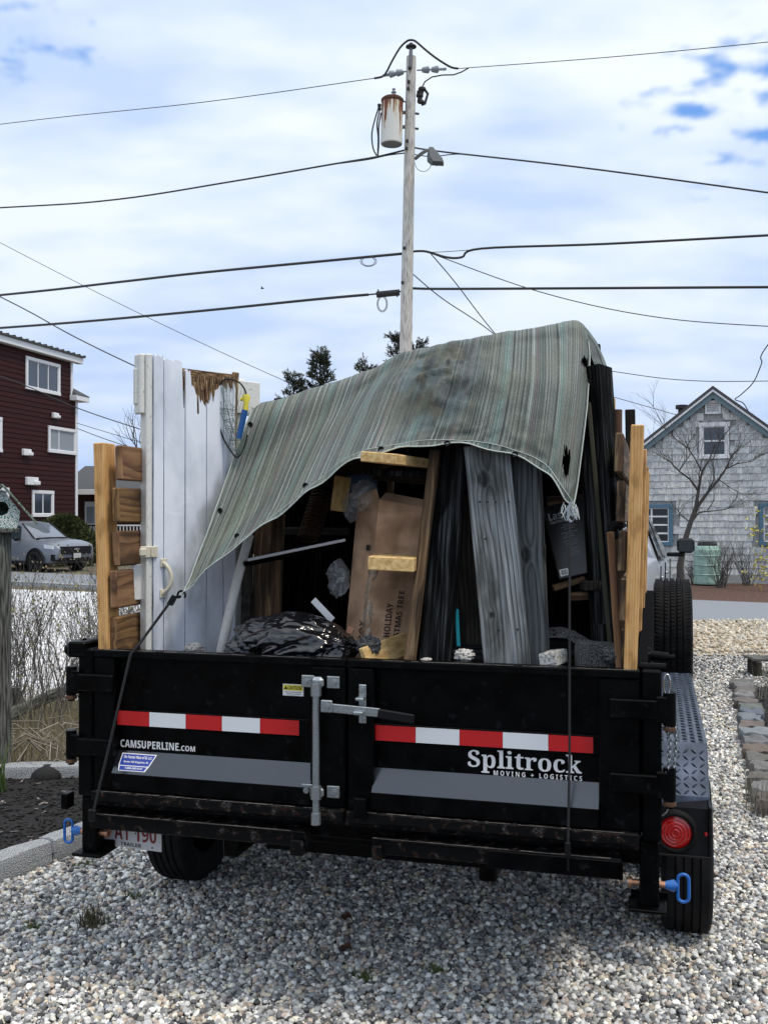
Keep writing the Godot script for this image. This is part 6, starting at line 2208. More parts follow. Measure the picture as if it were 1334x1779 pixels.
	g.lathe([Vector2(0.05, 0.0), Vector2(0.03, 0.05), Vector2(0.055, 0.07), Vector2(0.03, 0.1), Vector2(0.05, 0.12), Vector2(0.02, 0.16), Vector2(0.035, 0.18), Vector2(0.0, 0.21)], Transform3D(Basis(), W(684, 172, D - 0.05)), 12)
	put(dl, "bushing", g, M.porcelain)
	g = Geo.new()
	for y in [196, 221]: g.tube([W(696, y, D), W(708, y - 1, D)], 0.035, 8)
	put(dl, "mounting_bracket", g, M.lamp_grey)
	g = Geo.new()
	for y in [183, 189]: g.lathe([Vector2(0.0, -0.03), Vector2(0.035, -0.02), Vector2(0.035, 0.02), Vector2(0.0, 0.03)], Transform3D(Basis(), W(659, y, D - 0.1)), 8)
	for q in [[[659, 184], [652, 205], [646, 232], [648, 257], [654, 270]], [[660, 190], [655, 215], [657, 240], [656, 270]], [[662, 196], [658, 220], [658, 250], [656, 272]]]:
		var lp := []
		for e in q: lp.append(W(e[0], e[1], D - 0.1))
		var ls := []
		for i in lp.size() - 1:
			for j in 4: ls.append(cub(lp[maxi(i - 1, 0)], lp[i], lp[i + 1], lp[mini(i + 2, lp.size() - 1)], j / 4.0))
		ls.append(lp[lp.size() - 1])
		g.tube(ls, 0.014, 5)
	g.tube([W(686, 168, D - 0.05), W(700, 175, D), W(707, 179, D)], 0.012, 5)
	put(dl, "lead", g, M.wire)
	# street light
	var sl := thing("street_light", "small grey street light on a short arm at the right of the pole", "street light", Transform3D(), W(722, 276, D))
	g = Geo.new()
	g.tube([W(721, 276, D), W(733, 266, D - 0.1), W(742, 261, D - 0.25), W(748, 262, D - 0.35)], 0.032, 10)
	put(sl, "arm", g, M.lamp_grey)
	g = Geo.new()
	var h0 := W(748, 261, D - 0.35)
	var h1 := W(760, 285, D - 0.95)
	var hx := (h1 - h0).normalized()
	var hs := hx.cross(Vector3.UP).normalized()
	var hu := hs.cross(hx)
	var bt := []
	var tp := []
	for q in [[0.0, 0.05], [0.35, 0.09], [0.8, 0.15], [1.0, 0.12]]: pass
	for i in 4:
		var f0: float = [0.0, 0.3, 0.75, 1.0][i]
		bt.append(f0)
	for i in 3:
		var wa: float = [0.05, 0.1, 0.15][i]
		var wb: float = [0.1, 0.15, 0.11][i]
		var pa := h0.lerp(h1, bt[i])
		var pb := h0.lerp(h1, bt[i + 1])
		g.hexa([pa - hs * wa - hu * 0.03, pa + hs * wa - hu * 0.03, pb + hs * wb - hu * 0.03, pb - hs * wb - hu * 0.03], [pa - hs * wa * 0.7 + hu * 0.06, pa + hs * wa * 0.7 + hu * 0.06, pb + hs * wb * 0.7 + hu * 0.05, pb - hs * wb * 0.7 + hu * 0.05])
	put(sl, "head", g, M.lamp_dark)
	g = Geo.new()
	var lm := h0.lerp(h1, 0.78)
	g.lump(Transform3D(Basis(hs * 0.1, hu * 0.035, hx * 0.13), lm - hu * 0.035), FastNoiseLite.new(), 0.0, 1.0, 8, 12)
	put(sl, "lens", g, M.window_glass)
	g = Geo.new()
	var cp := []
	for i in 12: cp.append(W(721 + 14 - 14 * cos(i * 0.29), 283 + 15 * sin(i * 0.29), D - 0.1))
	g.tube(cp, 0.006, 4)
	put(sl, "loose_lead", g, M.lamp_grey)
	# the wires: left ends run away from the camera along the street, right ends come nearer
	wire("thin topmost wire from the pole's head to the left", [[-500, 283, 26], [0, 216, 22], [350, 178, 20], [650, 136, 18.2]], 0.0080)
	wire("thin topmost wire from the pole's head to the right", [[790, 119.5, 18.2], [1050, 100, 17.2], [1334, 73, 16.2], [1800, 24, 14.6]], 0.0072)
	wire("thick sagging wire left of the pole below the transformer", [[-500, 385, 26], [0, 361, 22], [200, 347, 20.6], [400, 316, 19.6], [580, 285, 18.6], [652, 273, 18.3], [703, 261, 18.2]], 0.0176)
	wire("lower strand twisted under the sagging wire beside the transformer", [[590, 284, 18.5], [640, 277, 18.3], [672, 270, 18.2], [703, 266, 18.2]], 0.0128)
	wire("thick wire running right from the pole above the street light", [[716, 256, 18.2], [770, 264, 18.0], [1000, 290, 17.2], [1334, 335, 16.2], [1800, 402, 14.6]], 0.0160)
	wire("thinner strand beside the street light", [[716, 268, 18.2], [750, 272, 18.1], [790, 268, 17.9], [830, 270, 17.8]], 0.0096)
	wire("thick black cable left of the pole, third from the top", [[-500, 560, 26], [0, 513, 22], [200, 491, 20.6], [350, 474, 19.6], [560, 454, 18.6], [698, 441, 18.2]], 0.0272)
	wire("thick black cable with a dip running right of the pole", [[717, 437, 18.2], [740, 437, 18.1], [775, 447, 18.0], [802, 447, 17.9], [836, 432, 17.8], [1050, 424, 17.1], [1334, 409, 16.2], [1800, 384, 14.6]], 0.0224)
	wire("thin strand above the dipping cable right of the pole", [[717, 437, 18.2], [760, 438, 18.0], [820, 434, 17.8]], 0.0064)
	wire("thick black lowest cable left of the pole", [[-500, 602, 26], [0, 570, 22], [300, 545, 20], [540, 521, 18.8], [640, 512, 18.4]], 0.0272)
	wire("thick black lowest cable right of the pole", [[716, 501, 18.2], [770, 502, 18.0], [1000, 501, 17.2], [1334, 499, 16.2], [1800, 497, 14.6]], 0.0240)
	wire("thin pale line slanting down from the left edge towards the evergreens", [[-300, 260, 30], [0, 421, 27], [250, 548, 25.5], [500, 664, 25], [700, 745, 25.5], [1060, 815, 28]], 0.0080)
	wire("black service line slanting down from the left edge behind the white door", [[-300, 372, 22], [0, 515, 20], [130, 585, 19.5], [250, 643, 19], [420, 718, 20], [700, 800, 23], [1060, 818, 28]], 0.0120)
	wire("black service line crossing the front of the dark red house", [[-300, 560, 26], [0, 653, 27], [130, 707, 28], [245, 746, 29], [420, 800, 29], [700, 850, 28.5], [1060, 822, 28]], 0.0144)
	wire("thin upper line right of the dark red house above the rack", [[134, 735, 43], [190, 752, 42], [260, 772, 39], [420, 808, 32], [702, 840, 18.2]], 0.0128)
	wire("thin lower line right of the dark red house above the rack", [[134, 744, 43], [190, 765, 42], [260, 786, 39], [420, 822, 32], [702, 850, 18.2]], 0.0160)
	wire("thin line slanting down right to the tarp from the dipping cable", [[745, 437, 18.2], [790, 490, 19.0], [860, 580, 20.5], [960, 690, 23], [1060, 812, 28]], 0.0104)
	wire("thin line from the pole slanting down right, upper end at the lowest cable", [[718, 477, 18.2], [770, 520, 19.0], [855, 578, 20.5], [960, 670, 23], [1062, 810, 28]], 0.0104)
	wire("thin line slanting from the dipping cable far to the right edge", [[748, 440, 18.2], [930, 505, 17.8], [1120, 548, 17.2], [1334, 567, 16.5], [1800, 585, 15]], 0.0088)
	wire("thin line at the height of the house ridge on the right", [[707, 640, 18.2], [860, 640, 20.5], [1000, 637, 23], [1062, 645, 23.5], [1180, 660, 22.8], [1334, 662, 22], [1800, 650, 20]], 0.0096)
	wire("thin line running down to the house's left roof edge", [[707, 650, 18.2], [860, 652, 22], [1000, 672, 27], [1066, 690, 28.5], [1175, 721, 27.9]], 0.0096)
	wire("black service drop curving down to the gable of the shingled house", [[1500, 400, 20], [1334, 598, 24.0], [1322, 632, 25], [1308, 664, 26], [1286, 686, 27.0], [1276, 694, 27.4], [1290, 700, 27.45], [1300, 716, 27.5]], 0.0144)
	# splice box and coils on the lower cables
	var sp := thing("splice_case", "black splice case clamped on the lowest cable left of the pole", "cable box", Transform3D(), W(674, 511, 18.25))
	g = Geo.new()
	g.tube([W(654, 512, 18.3), W(694, 508, 18.25)], 0.058, 10)
	for x in [657, 690]: g.tube([W(x, 503, 18.25), W(x, 516, 18.25)], 0.014, 5)
	put(sp, "case", g, M.wire)
	g = Geo.new()
	g.tube([W(640, 512, 18.3), W(700, 506, 18.2)], 0.016, 5)
	put(sp, "strand", g, M.wire)
	for q in [[640, 454, 14, 9, "small coil of loose wire hanging on the third cable"], [664, 528, 9, 14, "small coil of loose wire hanging below the splice case"]]:
		g = Geo.new()
		for turn in 2:
			var lp := []
			for i in 25:
				var a := TAU * i / 24.0
				lp.append(W(q[0] + cos(a) * q[2] * (1 - 0.2 * turn), q[1] + sin(a) * q[3] * (1 - 0.15 * turn), 18.25))
			g.tube(lp, 0.006, 4, false)
		solid("wire_coil", g, M.wire, q[4], "wire coil", Transform3D(), W(q[0], q[1], 18.25))
	# a gull far off
	var bc := W(456, 501, 60)
	g = Geo.new()
	g.tint = Color(0.1, 0.1, 0.11)
	g.lump(Transform3D(Basis(Vector3(0.11, 0, 0), Vector3(0, 0.045, 0), Vector3(0, 0, 0.05)), bc), FastNoiseLite.new(), 0.0, 1.0, 6, 8)
	for s in [-1, 1]:
		g.hexa([bc + Vector3(-0.05, 0, 0), bc + Vector3(0.05, 0, 0), bc + Vector3(0.02, 0.03, s * 0.3), bc + Vector3(-0.06, 0.03, s * 0.3)], [bc + Vector3(-0.05, 0.012, 0), bc + Vector3(0.05, 0.012, 0), bc + Vector3(0.02, 0.036, s * 0.3), bc + Vector3(-0.06, 0.036, s * 0.3)])
	solid("flying_bird", g, M.dry_stem, "tiny dark bird flying left of the pole between the two lower cables", "bird", Transform3D(), bc)


# --- houses
func window_at(parent: Node3D, xf: Transform3D, w: float, h: float, splits: Array, rails: Array, trim: Material, sash: Material, pane: Material, frame := 0.1, head := 0.0) -> MeshInstance3D:
	var g := Geo.new()
	g.box(xf * Transform3D(Basis(), Vector3(0, h * 0.5 + frame * 0.5 + head * 0.5, 0.03)), Vector3(w + frame * 2 + head * 2, frame + head, 0.07), 0.006)
	g.box(xf * Transform3D(Basis(), Vector3(0, -h * 0.5 - frame * 0.5, 0.035)), Vector3(w + frame * 2.2, frame, 0.08), 0.006)
	for s in [-1, 1]: g.box(xf * Transform3D(Basis(), Vector3(s * (w * 0.5 + frame * 0.5), 0, 0.027)), Vector3(frame, h - 0.002, 0.06), 0.006)
	var win := put(parent, "window", g, trim)
	var edges := [0.0] + splits + [1.0]
	var rows := [0.0] + rails + [1.0]
	for i in edges.size() - 1:
		for j in rows.size() - 1:
			var x0: float = (edges[i] - 0.5) * w
			var x1: float = (edges[i + 1] - 0.5) * w
			var y0: float = (rows[j] - 0.5) * h
			var y1: float = (rows[j + 1] - 0.5) * h
			var p := Geo.new()
			p.box(xf * Transform3D(Basis(), Vector3((x0 + x1) * 0.5, (y0 + y1) * 0.5, 0.002)), Vector3(x1 - x0 - 0.05, y1 - y0 - 0.04, 0.006))
			put(win, "pane", p, pane)
	g = Geo.new()
	for e in edges:
		g.box(xf * Transform3D(Basis(), Vector3((e - 0.5) * w, 0, 0.014)), Vector3(0.05, h, 0.025), 0.003)
	for r in rows:
		g.box(xf * Transform3D(Basis(), Vector3(0, (r - 0.5) * h, 0.0165)), Vector3(w, 0.045, 0.025), 0.003)
	put(win, "sash", g, sash)
	return win


func WP(px: float, py: float, p: Vector3, n: Vector3) -> Vector3:
	var r := ray(px, py)
	return EYE + r * ((p - EYE).dot(n) / r.dot(n))


func red_house() -> void:
	var o := Vector3((133 - 667) / F * 43.2, 0, -43.2)
	var left := Vector3((0 - 667) / F * 38.0, 0, -38.0)
	var rt := (o - left).normalized()
	var out := rt.cross(Vector3.UP)
	var fr := Transform3D(Basis(rt, Vector3.UP, out), o)
	var inv := fr.affine_inverse()
	var at := func(px: float, py: float) -> Vector3: return inv * WP(px, py, o, out)
	var ho := thing("dark_red_house", "three storey dark red clapboard house with white trimmed windows on the left", "house", fr, Vector3.ZERO)
	var topy: float = (at.call(133, 632) as Vector3).y
	var midy: float = (at.call(133, 694) as Vector3).y
	var sx: float = (at.call(125, 660) as Vector3).x
	var L := 11.0
	var g := Geo.new()
	g.tint = Color(0.03, 0.007, 0.008)
	g.bx(Vector3(-L * 0.5 - 0.03, midy * 0.5, -3.53), Vector3(L, midy, 7))
	g.bx(Vector3(-L * 0.5 + sx - 0.03, (topy + midy) * 0.5, -3.53), Vector3(L, topy - midy, 7))
	put(ho, "wall", g, M.maroon_siding)
	var n := int((topy - 0.25) / 0.195)
	for i in n:
		var y := 0.25 + i * 0.195
		var e := 0.0 if y < midy - 0.1 else sx
		var t := rng.randf_range(0.9, 1.12)
		g = Geo.new()
		g.tint = Color(0.034 * t, 0.009 * t, 0.0105 * t)
		g.box(Transform3D(Basis(Vector3.RIGHT, -0.12), Vector3(-L * 0.5 + e - 0.06, y + 0.0975, 0.0)), Vector3(L - 0.1, 0.205, 0.018), 0.003)
		put(ho, "clapboard", g, M.maroon_siding)
	g = Geo.new()
	g.bx(Vector3(-0.03, midy * 0.5, 0.0), Vector3(0.16, midy, 0.1), 0.006)
	put(ho, "corner_board", g, M.white_trim)
	g = Geo.new()
	g.bx(Vector3(sx - 0.03, (topy + midy) * 0.5, 0.0), Vector3(0.14, topy - midy, 0.1), 0.006)
	put(ho, "corner_board", g, M.white_trim)
	g = Geo.new()
	g.bx(Vector3(-L * 0.5 + sx + 0.3, topy + 0.12, 0.12), Vector3(L + 0.4, 0.26, 0.3), 0.01)
	put(ho, "fascia", g, M.white_trim)
	g = Geo.new()
	g.hexa([Vector3(-L, topy + 0.25, 0.35), Vector3(sx + 0.55, topy + 0.25, 0.35), Vector3(sx + 0.55, topy + 0.9, -7.4), Vector3(-L, topy + 0.9, -7.4)], [Vector3(-L, topy + 0.32, 0.35), Vector3(sx + 0.55, topy + 0.32, 0.35), Vector3(sx + 0.55, topy + 0.97, -7.4), Vector3(-L, topy + 0.97, -7.4)])
	for i in 26: g.bx(Vector3(sx + 0.5 - i * 0.42, topy + 0.335, 0.3), Vector3(0.05, 0.06, 0.14))
	put(ho, "roof", g, M.roof_dark)
	g = Geo.new()
	g.bx(Vector3(sx + 0.35, midy + 0.02, 0.1), Vector3(1.0, 0.22, 0.5), 0.01)
	var er := put(ho, "eave_return", g, M.white_trim)
	g = Geo.new()
	g.hexa([Vector3(sx - 0.1, midy + 0.14, 0.37), Vector3(sx + 0.9, midy + 0.14, 0.37), Vector3(sx + 0.9, midy + 0.14, -0.2), Vector3(sx - 0.1, midy + 0.14, -0.2)], [Vector3(sx, midy + 0.17, 0.3), Vector3(sx + 0.85, midy + 0.17, 0.3), Vector3(sx + 0.5, midy + 0.5, -0.2), Vector3(sx, midy + 0.5, -0.2)])
	put(er, "return_roof", g, M.roof_dark)
	var wins := [[44, 103, 622, 688, 3, M.window_glass], [83, 131, 739, 791, 2, M.curtain], [55, 92, 848, 898, 2, M.window_glass], [-40, 2, 722, 786, 2, M.window_glass], [-40, 14, 846, 900, 3, M.window_glass]]
	for q in wins:
		var a: Vector3 = at.call(q[0], q[2])
		var b: Vector3 = at.call(q[1], q[3])
		a = Vector3(a.x, (at.call(q[0], q[2]).y + at.call(q[1], q[2] + (8 if q[1] > 40 else 0)).y) * 0.5, 0)
		var w: float = b.x - a.x
		var h: float = a.y - b.y
		var sp := [0.36] if q[4] == 2 and q[5] == M.curtain else ([0.5] if q[4] == 2 else [0.333, 0.667])
		window_at(ho, Transform3D(Basis(), Vector3((a.x + b.x) * 0.5, (a.y + b.y) * 0.5, 0.02)), w - 0.26, h - 0.26, sp, [], M.white_trim, M.white_trim, q[5], 0.13)
	for q in [[94, 722, 0.36, 0.22], [44, 786, 0.5, 0.26], [53, 836, 0.75, 0.32]]:
		var c: Vector3 = at.call(q[0], q[1])
		g = Geo.new()
		g.bx(Vector3(c.x, c.y, 0.08), Vector3(q[2], q[3], 0.14), 0.02)
		g.bx(Vector3(c.x + q[2] * 0.3, c.y - q[3] * 0.2, 0.14), Vector3(q[2] * 0.5, q[3] * 0.5, 0.16), 0.02)
		put(ho, "wall_box", g, M.white_trim)
	# low house beyond
	var d := 48.0
	var x0 := W(120, 900, d).x
	var x1 := W(345, 900, d).x
	var lo := thing("low_house", "low dark house with grey roof and white door right of the dark red one", "house", Transform3D(), Vector3((x0 + x1) * 0.5, 0, -d))
	g = Geo.new()
	g.tint = Color(0.05, 0.02, 0.02)
	g.bx(Vector3((x0 + x1) * 0.5, 1.5, -d - 3.6), Vector3(x1 - x0, 3.0, 6))
	put(lo, "wall", g, M.maroon_siding)
	g = Geo.new()
	var ey := 3.1
	var ry := W(150, 812, d + 3).y
	g.hexa([Vector3(x0 - 0.3, ey, -d + 0.8), Vector3(x1 + 0.3, ey, -d + 0.8), Vector3(x1 + 0.3, ry, -d - 3.6), Vector3(x0 - 0.3, ry, -d - 3.6)], [Vector3(x0 - 0.3, ey + 0.1, -d + 0.8), Vector3(x1 + 0.3, ey + 0.1, -d + 0.8), Vector3(x1 + 0.3, ry + 0.1, -d - 3.6), Vector3(x0 - 0.3, ry + 0.1, -d - 3.6)])
	g.hexa([Vector3(x0 - 0.3, ey, -d - 7.8), Vector3(x1 + 0.3, ey, -d - 7.8), Vector3(x1 + 0.3, ry, -d - 3.59), Vector3(x0 - 0.3, ry, -d - 3.59)], [Vector3(x0 - 0.3, ey + 0.1, -d - 7.8), Vector3(x1 + 0.3, ey + 0.1, -d - 7.8), Vector3(x1 + 0.3, ry + 0.1, -d - 3.59), Vector3(x0 - 0.3, ry + 0.1, -d - 3.59)])
	put(lo, "roof", g, M.roof_dark)
	g = Geo.new()
	g.bx(Vector3((x0 + x1) * 0.5, ey - 0.06, -d + 0.86), Vector3(x1 - x0 + 0.6, 0.26, 0.06), 0.008)
	put(lo, "fascia", g, M.white_trim)
	for px in [134, 205, 330]:
		g = Geo.new()
		g.bx(Vector3(W(px, 880, d).x, 1.5, -d + 0.6), Vector3(0.13, 3.0, 0.13), 0.01)
		put(lo, "porch_post", g, M.white_trim)
	var dx0 := W(142, 900, d).x
	var dx1 := W(161, 900, d).x
	g = Geo.new()
	g.bx(Vector3((dx0 + dx1) * 0.5, 1.55, -d - 0.57), Vector3(dx1 - dx0, 2.1, 0.06), 0.006)
	var dr := put(lo, "door", g, M.white_trim)
	g = Geo.new()
	g.bx(Vector3((dx0 + dx1) * 0.5, 1.95, -d - 0.53), Vector3((dx1 - dx0) * 0.66, 0.8, 0.03))
	put(dr, "pane", g, M.curtain)
	for r in [[134, 205, M.black_plastic], [205, 260, M.white_trim], [270, 330, M.white_trim]]:
		var xa := W(r[0], 900, d).x
		var xb := W(r[1], 900, d).x
		var rl: MeshInstance3D
		for y in [0.65, 1.45]:
			g = Geo.new()
			g.bx(Vector3((xa + xb) * 0.5, y, -d + 0.6), Vector3(xb - xa - 0.14, 0.07, 0.07), 0.006)
			rl = put(lo, "porch_rail", g, r[2])
		var kk := int((xb - xa) / 0.16)
		for i in kk:
			g = Geo.new()
			g.bx(Vector3(xa + 0.12 + i * 0.16, 1.05, -d + 0.6), Vector3(0.045, 0.74, 0.045))
			put(rl, "baluster", g, r[2])


func shingle_house() -> void:
	var d := 27.6
	var o := W(1238, 900, d)
	o.y = 0.0
	var fr := Transform3D(Basis(Vector3.UP, -0.318), o)
	var inv := fr.affine_inverse()
	var at := func(px: float, py: float) -> Vector3: return inv * WP(px, py, o, fr.basis.z)
	var cx := 0.0
	var peak: float = at.call(1238, 680).y
	var slope := 0.79
	var half := 3.5
	var z := 0.0
	var ho := thing("shingled_house", "small grey blue shingled house with a steep gable on the right", "house", fr, Vector3.ZERO)
	var g := Geo.new()
	g.tint = Color(0.34, 0.35, 0.36)
	var eave := peak - half * slope
	var pl := PackedVector2Array([Vector2(cx - half, 0), Vector2(cx + half, 0), Vector2(cx + half, eave), Vector2(cx, peak), Vector2(cx - half, eave)])
	g.prism(pl, 8.0, Transform3D(Basis(), Vector3(0, 0, z - 0.03)))
	put(ho, "wall", g, M.shingle)
	# roof
	for s in [-1, 1]:
		g = Geo.new()
		var ov := 0.35
		var ex: float = cx + s * (half + ov)
		var ey := peak - (half + ov) * slope
		g.hexa([Vector3(cx, peak + 0.04, z + 0.25), Vector3(ex, ey + 0.04, z + 0.25), Vector3(ex, ey + 0.04, z - 8.3), Vector3(cx, peak + 0.04, z - 8.3)], [Vector3(cx, peak + 0.13, z + 0.25), Vector3(ex, ey + 0.13, z + 0.25), Vector3(ex, ey + 0.13, z - 8.3), Vector3(cx, peak + 0.13, z - 8.3)])
		put(ho, "roof", g, M.roof_dark)
		g = Geo.new()
		g.hexa([Vector3(cx, peak - 0.20, z + 0.14), Vector3(ex, ey - 0.20, z + 0.14), Vector3(ex, ey - 0.20, z + 0.10), Vector3(cx, peak - 0.20, z + 0.10)], [Vector3(cx, peak - 0.02, z + 0.14), Vector3(ex, ey - 0.02, z + 0.14), Vector3(ex, ey - 0.02, z + 0.10), Vector3(cx, peak - 0.02, z + 0.10)])
		var rk := put(ho, "rake_board", g, mat("rake_blue", lin(0.16, 0.24, 0.28), 0.6))
		g = Geo.new()
		g.hexa([Vector3(cx, peak - 0.03, z + 0.24), Vector3(ex, ey - 0.03, z + 0.24), Vector3(ex, ey - 0.03, z + 0.15), Vector3(cx, peak - 0.03, z + 0.15)], [Vector3(cx, peak + 0.035, z + 0.24), Vector3(ex, ey + 0.035, z + 0.24), Vector3(ex, ey + 0.035, z + 0.15), Vector3(cx, peak + 0.035, z + 0.15)])
		put(rk, "rake_moulding", g, M.white_trim)
	# openings: [x0, x1, y0, y1]
	var holes := []
	var gw := [at.call(1214, 800).x, at.call(1266, 800).x, at.call(1240, 797).y, at.call(1240, 735).y]
	var lw := [at.call(1095, 900).x, at.call(1168, 900).x, at.call(1140, 948).y, at.call(1140, 876).y]
	var rw := [at.call(1318, 900).x, at.call(1394, 900).x, at.call(1330, 948).y, at.call(1330, 874).y]
	var vt := [at.call(1224, 700).x, at.call(1251, 700).x, at.call(1240, 719).y, at.call(1240, 696).y]
	for q in [gw, lw, rw, vt]: holes.append(q)
	# shingles: a few widths and tones, laid in courses
	var widths := [0.10, 0.13, 0.16, 0.19, 0.23]
	var tones := [Color(0.48, 0.5, 0.51), Color(0.58, 0.6, 0.605), Color(0.66, 0.675, 0.68), Color(0.53, 0.555, 0.57), Color(0.61, 0.62, 0.615)]
	var made := {}
	var course := 0.185
	var list := []
	var y := 0.25
	while y < peak - 0.15:
		var lim := minf(half, (peak - 0.10 - y - course) / slope)
		if lim > 0.1:
			var x := -lim + rng.randf() * 0.1
			while x < lim:
				var wi := rng.randi() % 5
				var w: float = widths[wi]
				var ok := x + w < lim + 0.08
				for q in holes:
					if cx + x + w > q[0] and cx + x < q[1] and y + course > q[2] and y < q[3]: ok = false
				if ok: list.append([cx + x + w * 0.5, y + rng.randf_range(-0.008, 0.008), wi, rng.randi() % 5])
				x += w + 0.0035
		y += course
	var rest := Geo.new()
	var n := 0
	var xl: float = at.call(1122, 800).x
	var xr: float = at.call(1334, 800).x
	for q in list:
		var seen: bool = q[0] > xl and q[0] < xr
		var b := Transform3D(Basis(Vector3.RIGHT, -0.085), Vector3(0, course * 0.5 + 0.01, 0.0))
		if seen and n < 300 and q[1] > 1.35:
			n += 1
			var key: int = q[2] * 5 + q[3]
			if not made.has(key):
				var sg := Geo.new()
				sg.tint = tones[q[3]]
				sg.box(b, Vector3(widths[q[2]], course + 0.03, 0.016), 0.002, Vector2(key * 0.37, key * 0.21))
				made[key] = sg.mesh()
			var si := MeshInstance3D.new()
			si.name = numbered(ho, "shingle")
			si.mesh = made[key]
			si.material_override = M.shingle
			si.position = Vector3(q[0], q[1], z - 0.002) - (offs[ho] as Vector3)
			ho.add_child(si, true)
		else:
			rest.tint = tones[q[3]]
			rest.box(Transform3D(Basis(), Vector3(q[0], q[1], z - 0.002)) * b, Vector3(widths[q[2]], course + 0.03, 0.016), 0.0, Vector2(q[0], q[1]))
	put(ho, "shingle_rows", rest, M.shingle).set_meta("kind", "stuff")
	var mk := func(q: Array, fw: float) -> Array:
		return [Transform3D(Basis(), Vector3((q[0] + q[1]) * 0.5, (q[2] + q[3]) * 0.5, z - 0.01)), q[1] - q[0] - fw * 2, q[3] - q[2] - fw * 2]
	var a: Array = mk.call(gw, 0.1)
	window_at(ho, a[0], a[1], a[2], [], [0.5], M.white_trim, M.white_trim, M.window_glass, 0.1, 0.02)
	a = mk.call(lw, 0.11)
	window_at(ho, a[0], a[1], a[2], [0.5], [0.25, 0.5, 0.75], M.blue_trim, M.white_trim, M.dark_pane, 0.11)
	a = mk.call(rw, 0.11)
	window_at(ho, a[0], a[1], a[2], [0.5], [0.25, 0.5, 0.75], M.blue_trim, M.white_trim, M.curtain, 0.11)
	# louvred vent
	g = Geo.new()
	var vx: float = (vt[0] + vt[1]) * 0.5
	var vy: float = (vt[2] + vt[3]) * 0.5
	var vw: float = vt[1] - vt[0]
	var vh: float = vt[3] - vt[2]
	for s in [-1, 1]:
		g.bx(Vector3(vx + s * vw * 0.44, vy, z + 0.02), Vector3(0.05, vh, 0.05))
		g.bx(Vector3(vx, vy + s * vh * 0.44, z + 0.02), Vector3(vw * 0.76, 0.05, 0.05))
	var vn := put(ho, "vent", g, M.white_trim)
	for i in 6:
		g = Geo.new()
		g.box(Transform3D(Basis(Vector3.RIGHT, 0.6), Vector3(vx, vy - vh * 0.34 + i * vh * 0.136, z + 0.012)), Vector3(vw * 0.8, 0.04, 0.008))
		put(vn, "slat", g, M.white_trim)
	g = Geo.new()
	var ch: Vector3 = at.call(1182, 724) + Vector3(0, 0.1, -0.8)
	g.tube([ch - Vector3(0, 0.4, 0), ch + Vector3(0, 0.2, 0)], 0.1, 12)
	g.tube([ch + Vector3(0, 0.2, 0), ch + Vector3(0, 0.31, 0)], 0.17, 12)
	put(ho, "stove_pipe", g, M.wire)
	g = Geo.new()
	g.bx(Vector3(cx, 0.12, z + 0.01), Vector3(half * 2, 0.24, 0.05))
	put(ho, "foundation", g, M.granite)
	# tank by the wall
	var tb := W(1228, 1008, 26.6)
	tb.y = 0
	var tk := thing("fuel_tank", "pale green upright tank with dark lid against the shingled house", "tank", Transform3D(), tb)
	g = Geo.new()
	g.lathe([Vector2(0.0, 0.05), Vector2(0.34, 0.05), Vector2(0.35, 0.1), Vector2(0.35, 0.95), Vector2(0.31, 1.04), Vector2(0.2, 1.08)], Transform3D(Basis(), tb), 28)
	for y2 in [0.3, 0.55, 0.8]: g.lathe([Vector2(0.35, y2 - 0.02), Vector2(0.365, y2), Vector2(0.35, y2 + 0.02)], Transform3D(Basis(), tb), 28)
	put(tk, "drum", g, M.tank_green)
	g = Geo.new()
	g.lathe([Vector2(0.25, 1.04), Vector2(0.25, 1.13), Vector2(0.0, 1.15)], Transform3D(Basis(), tb), 24)
	g.bx(tb + Vector3(0, 1.16, 0), Vector3(0.5, 0.03, 0.12), 0.01)
	put(tk, "lid", g, M.wire)


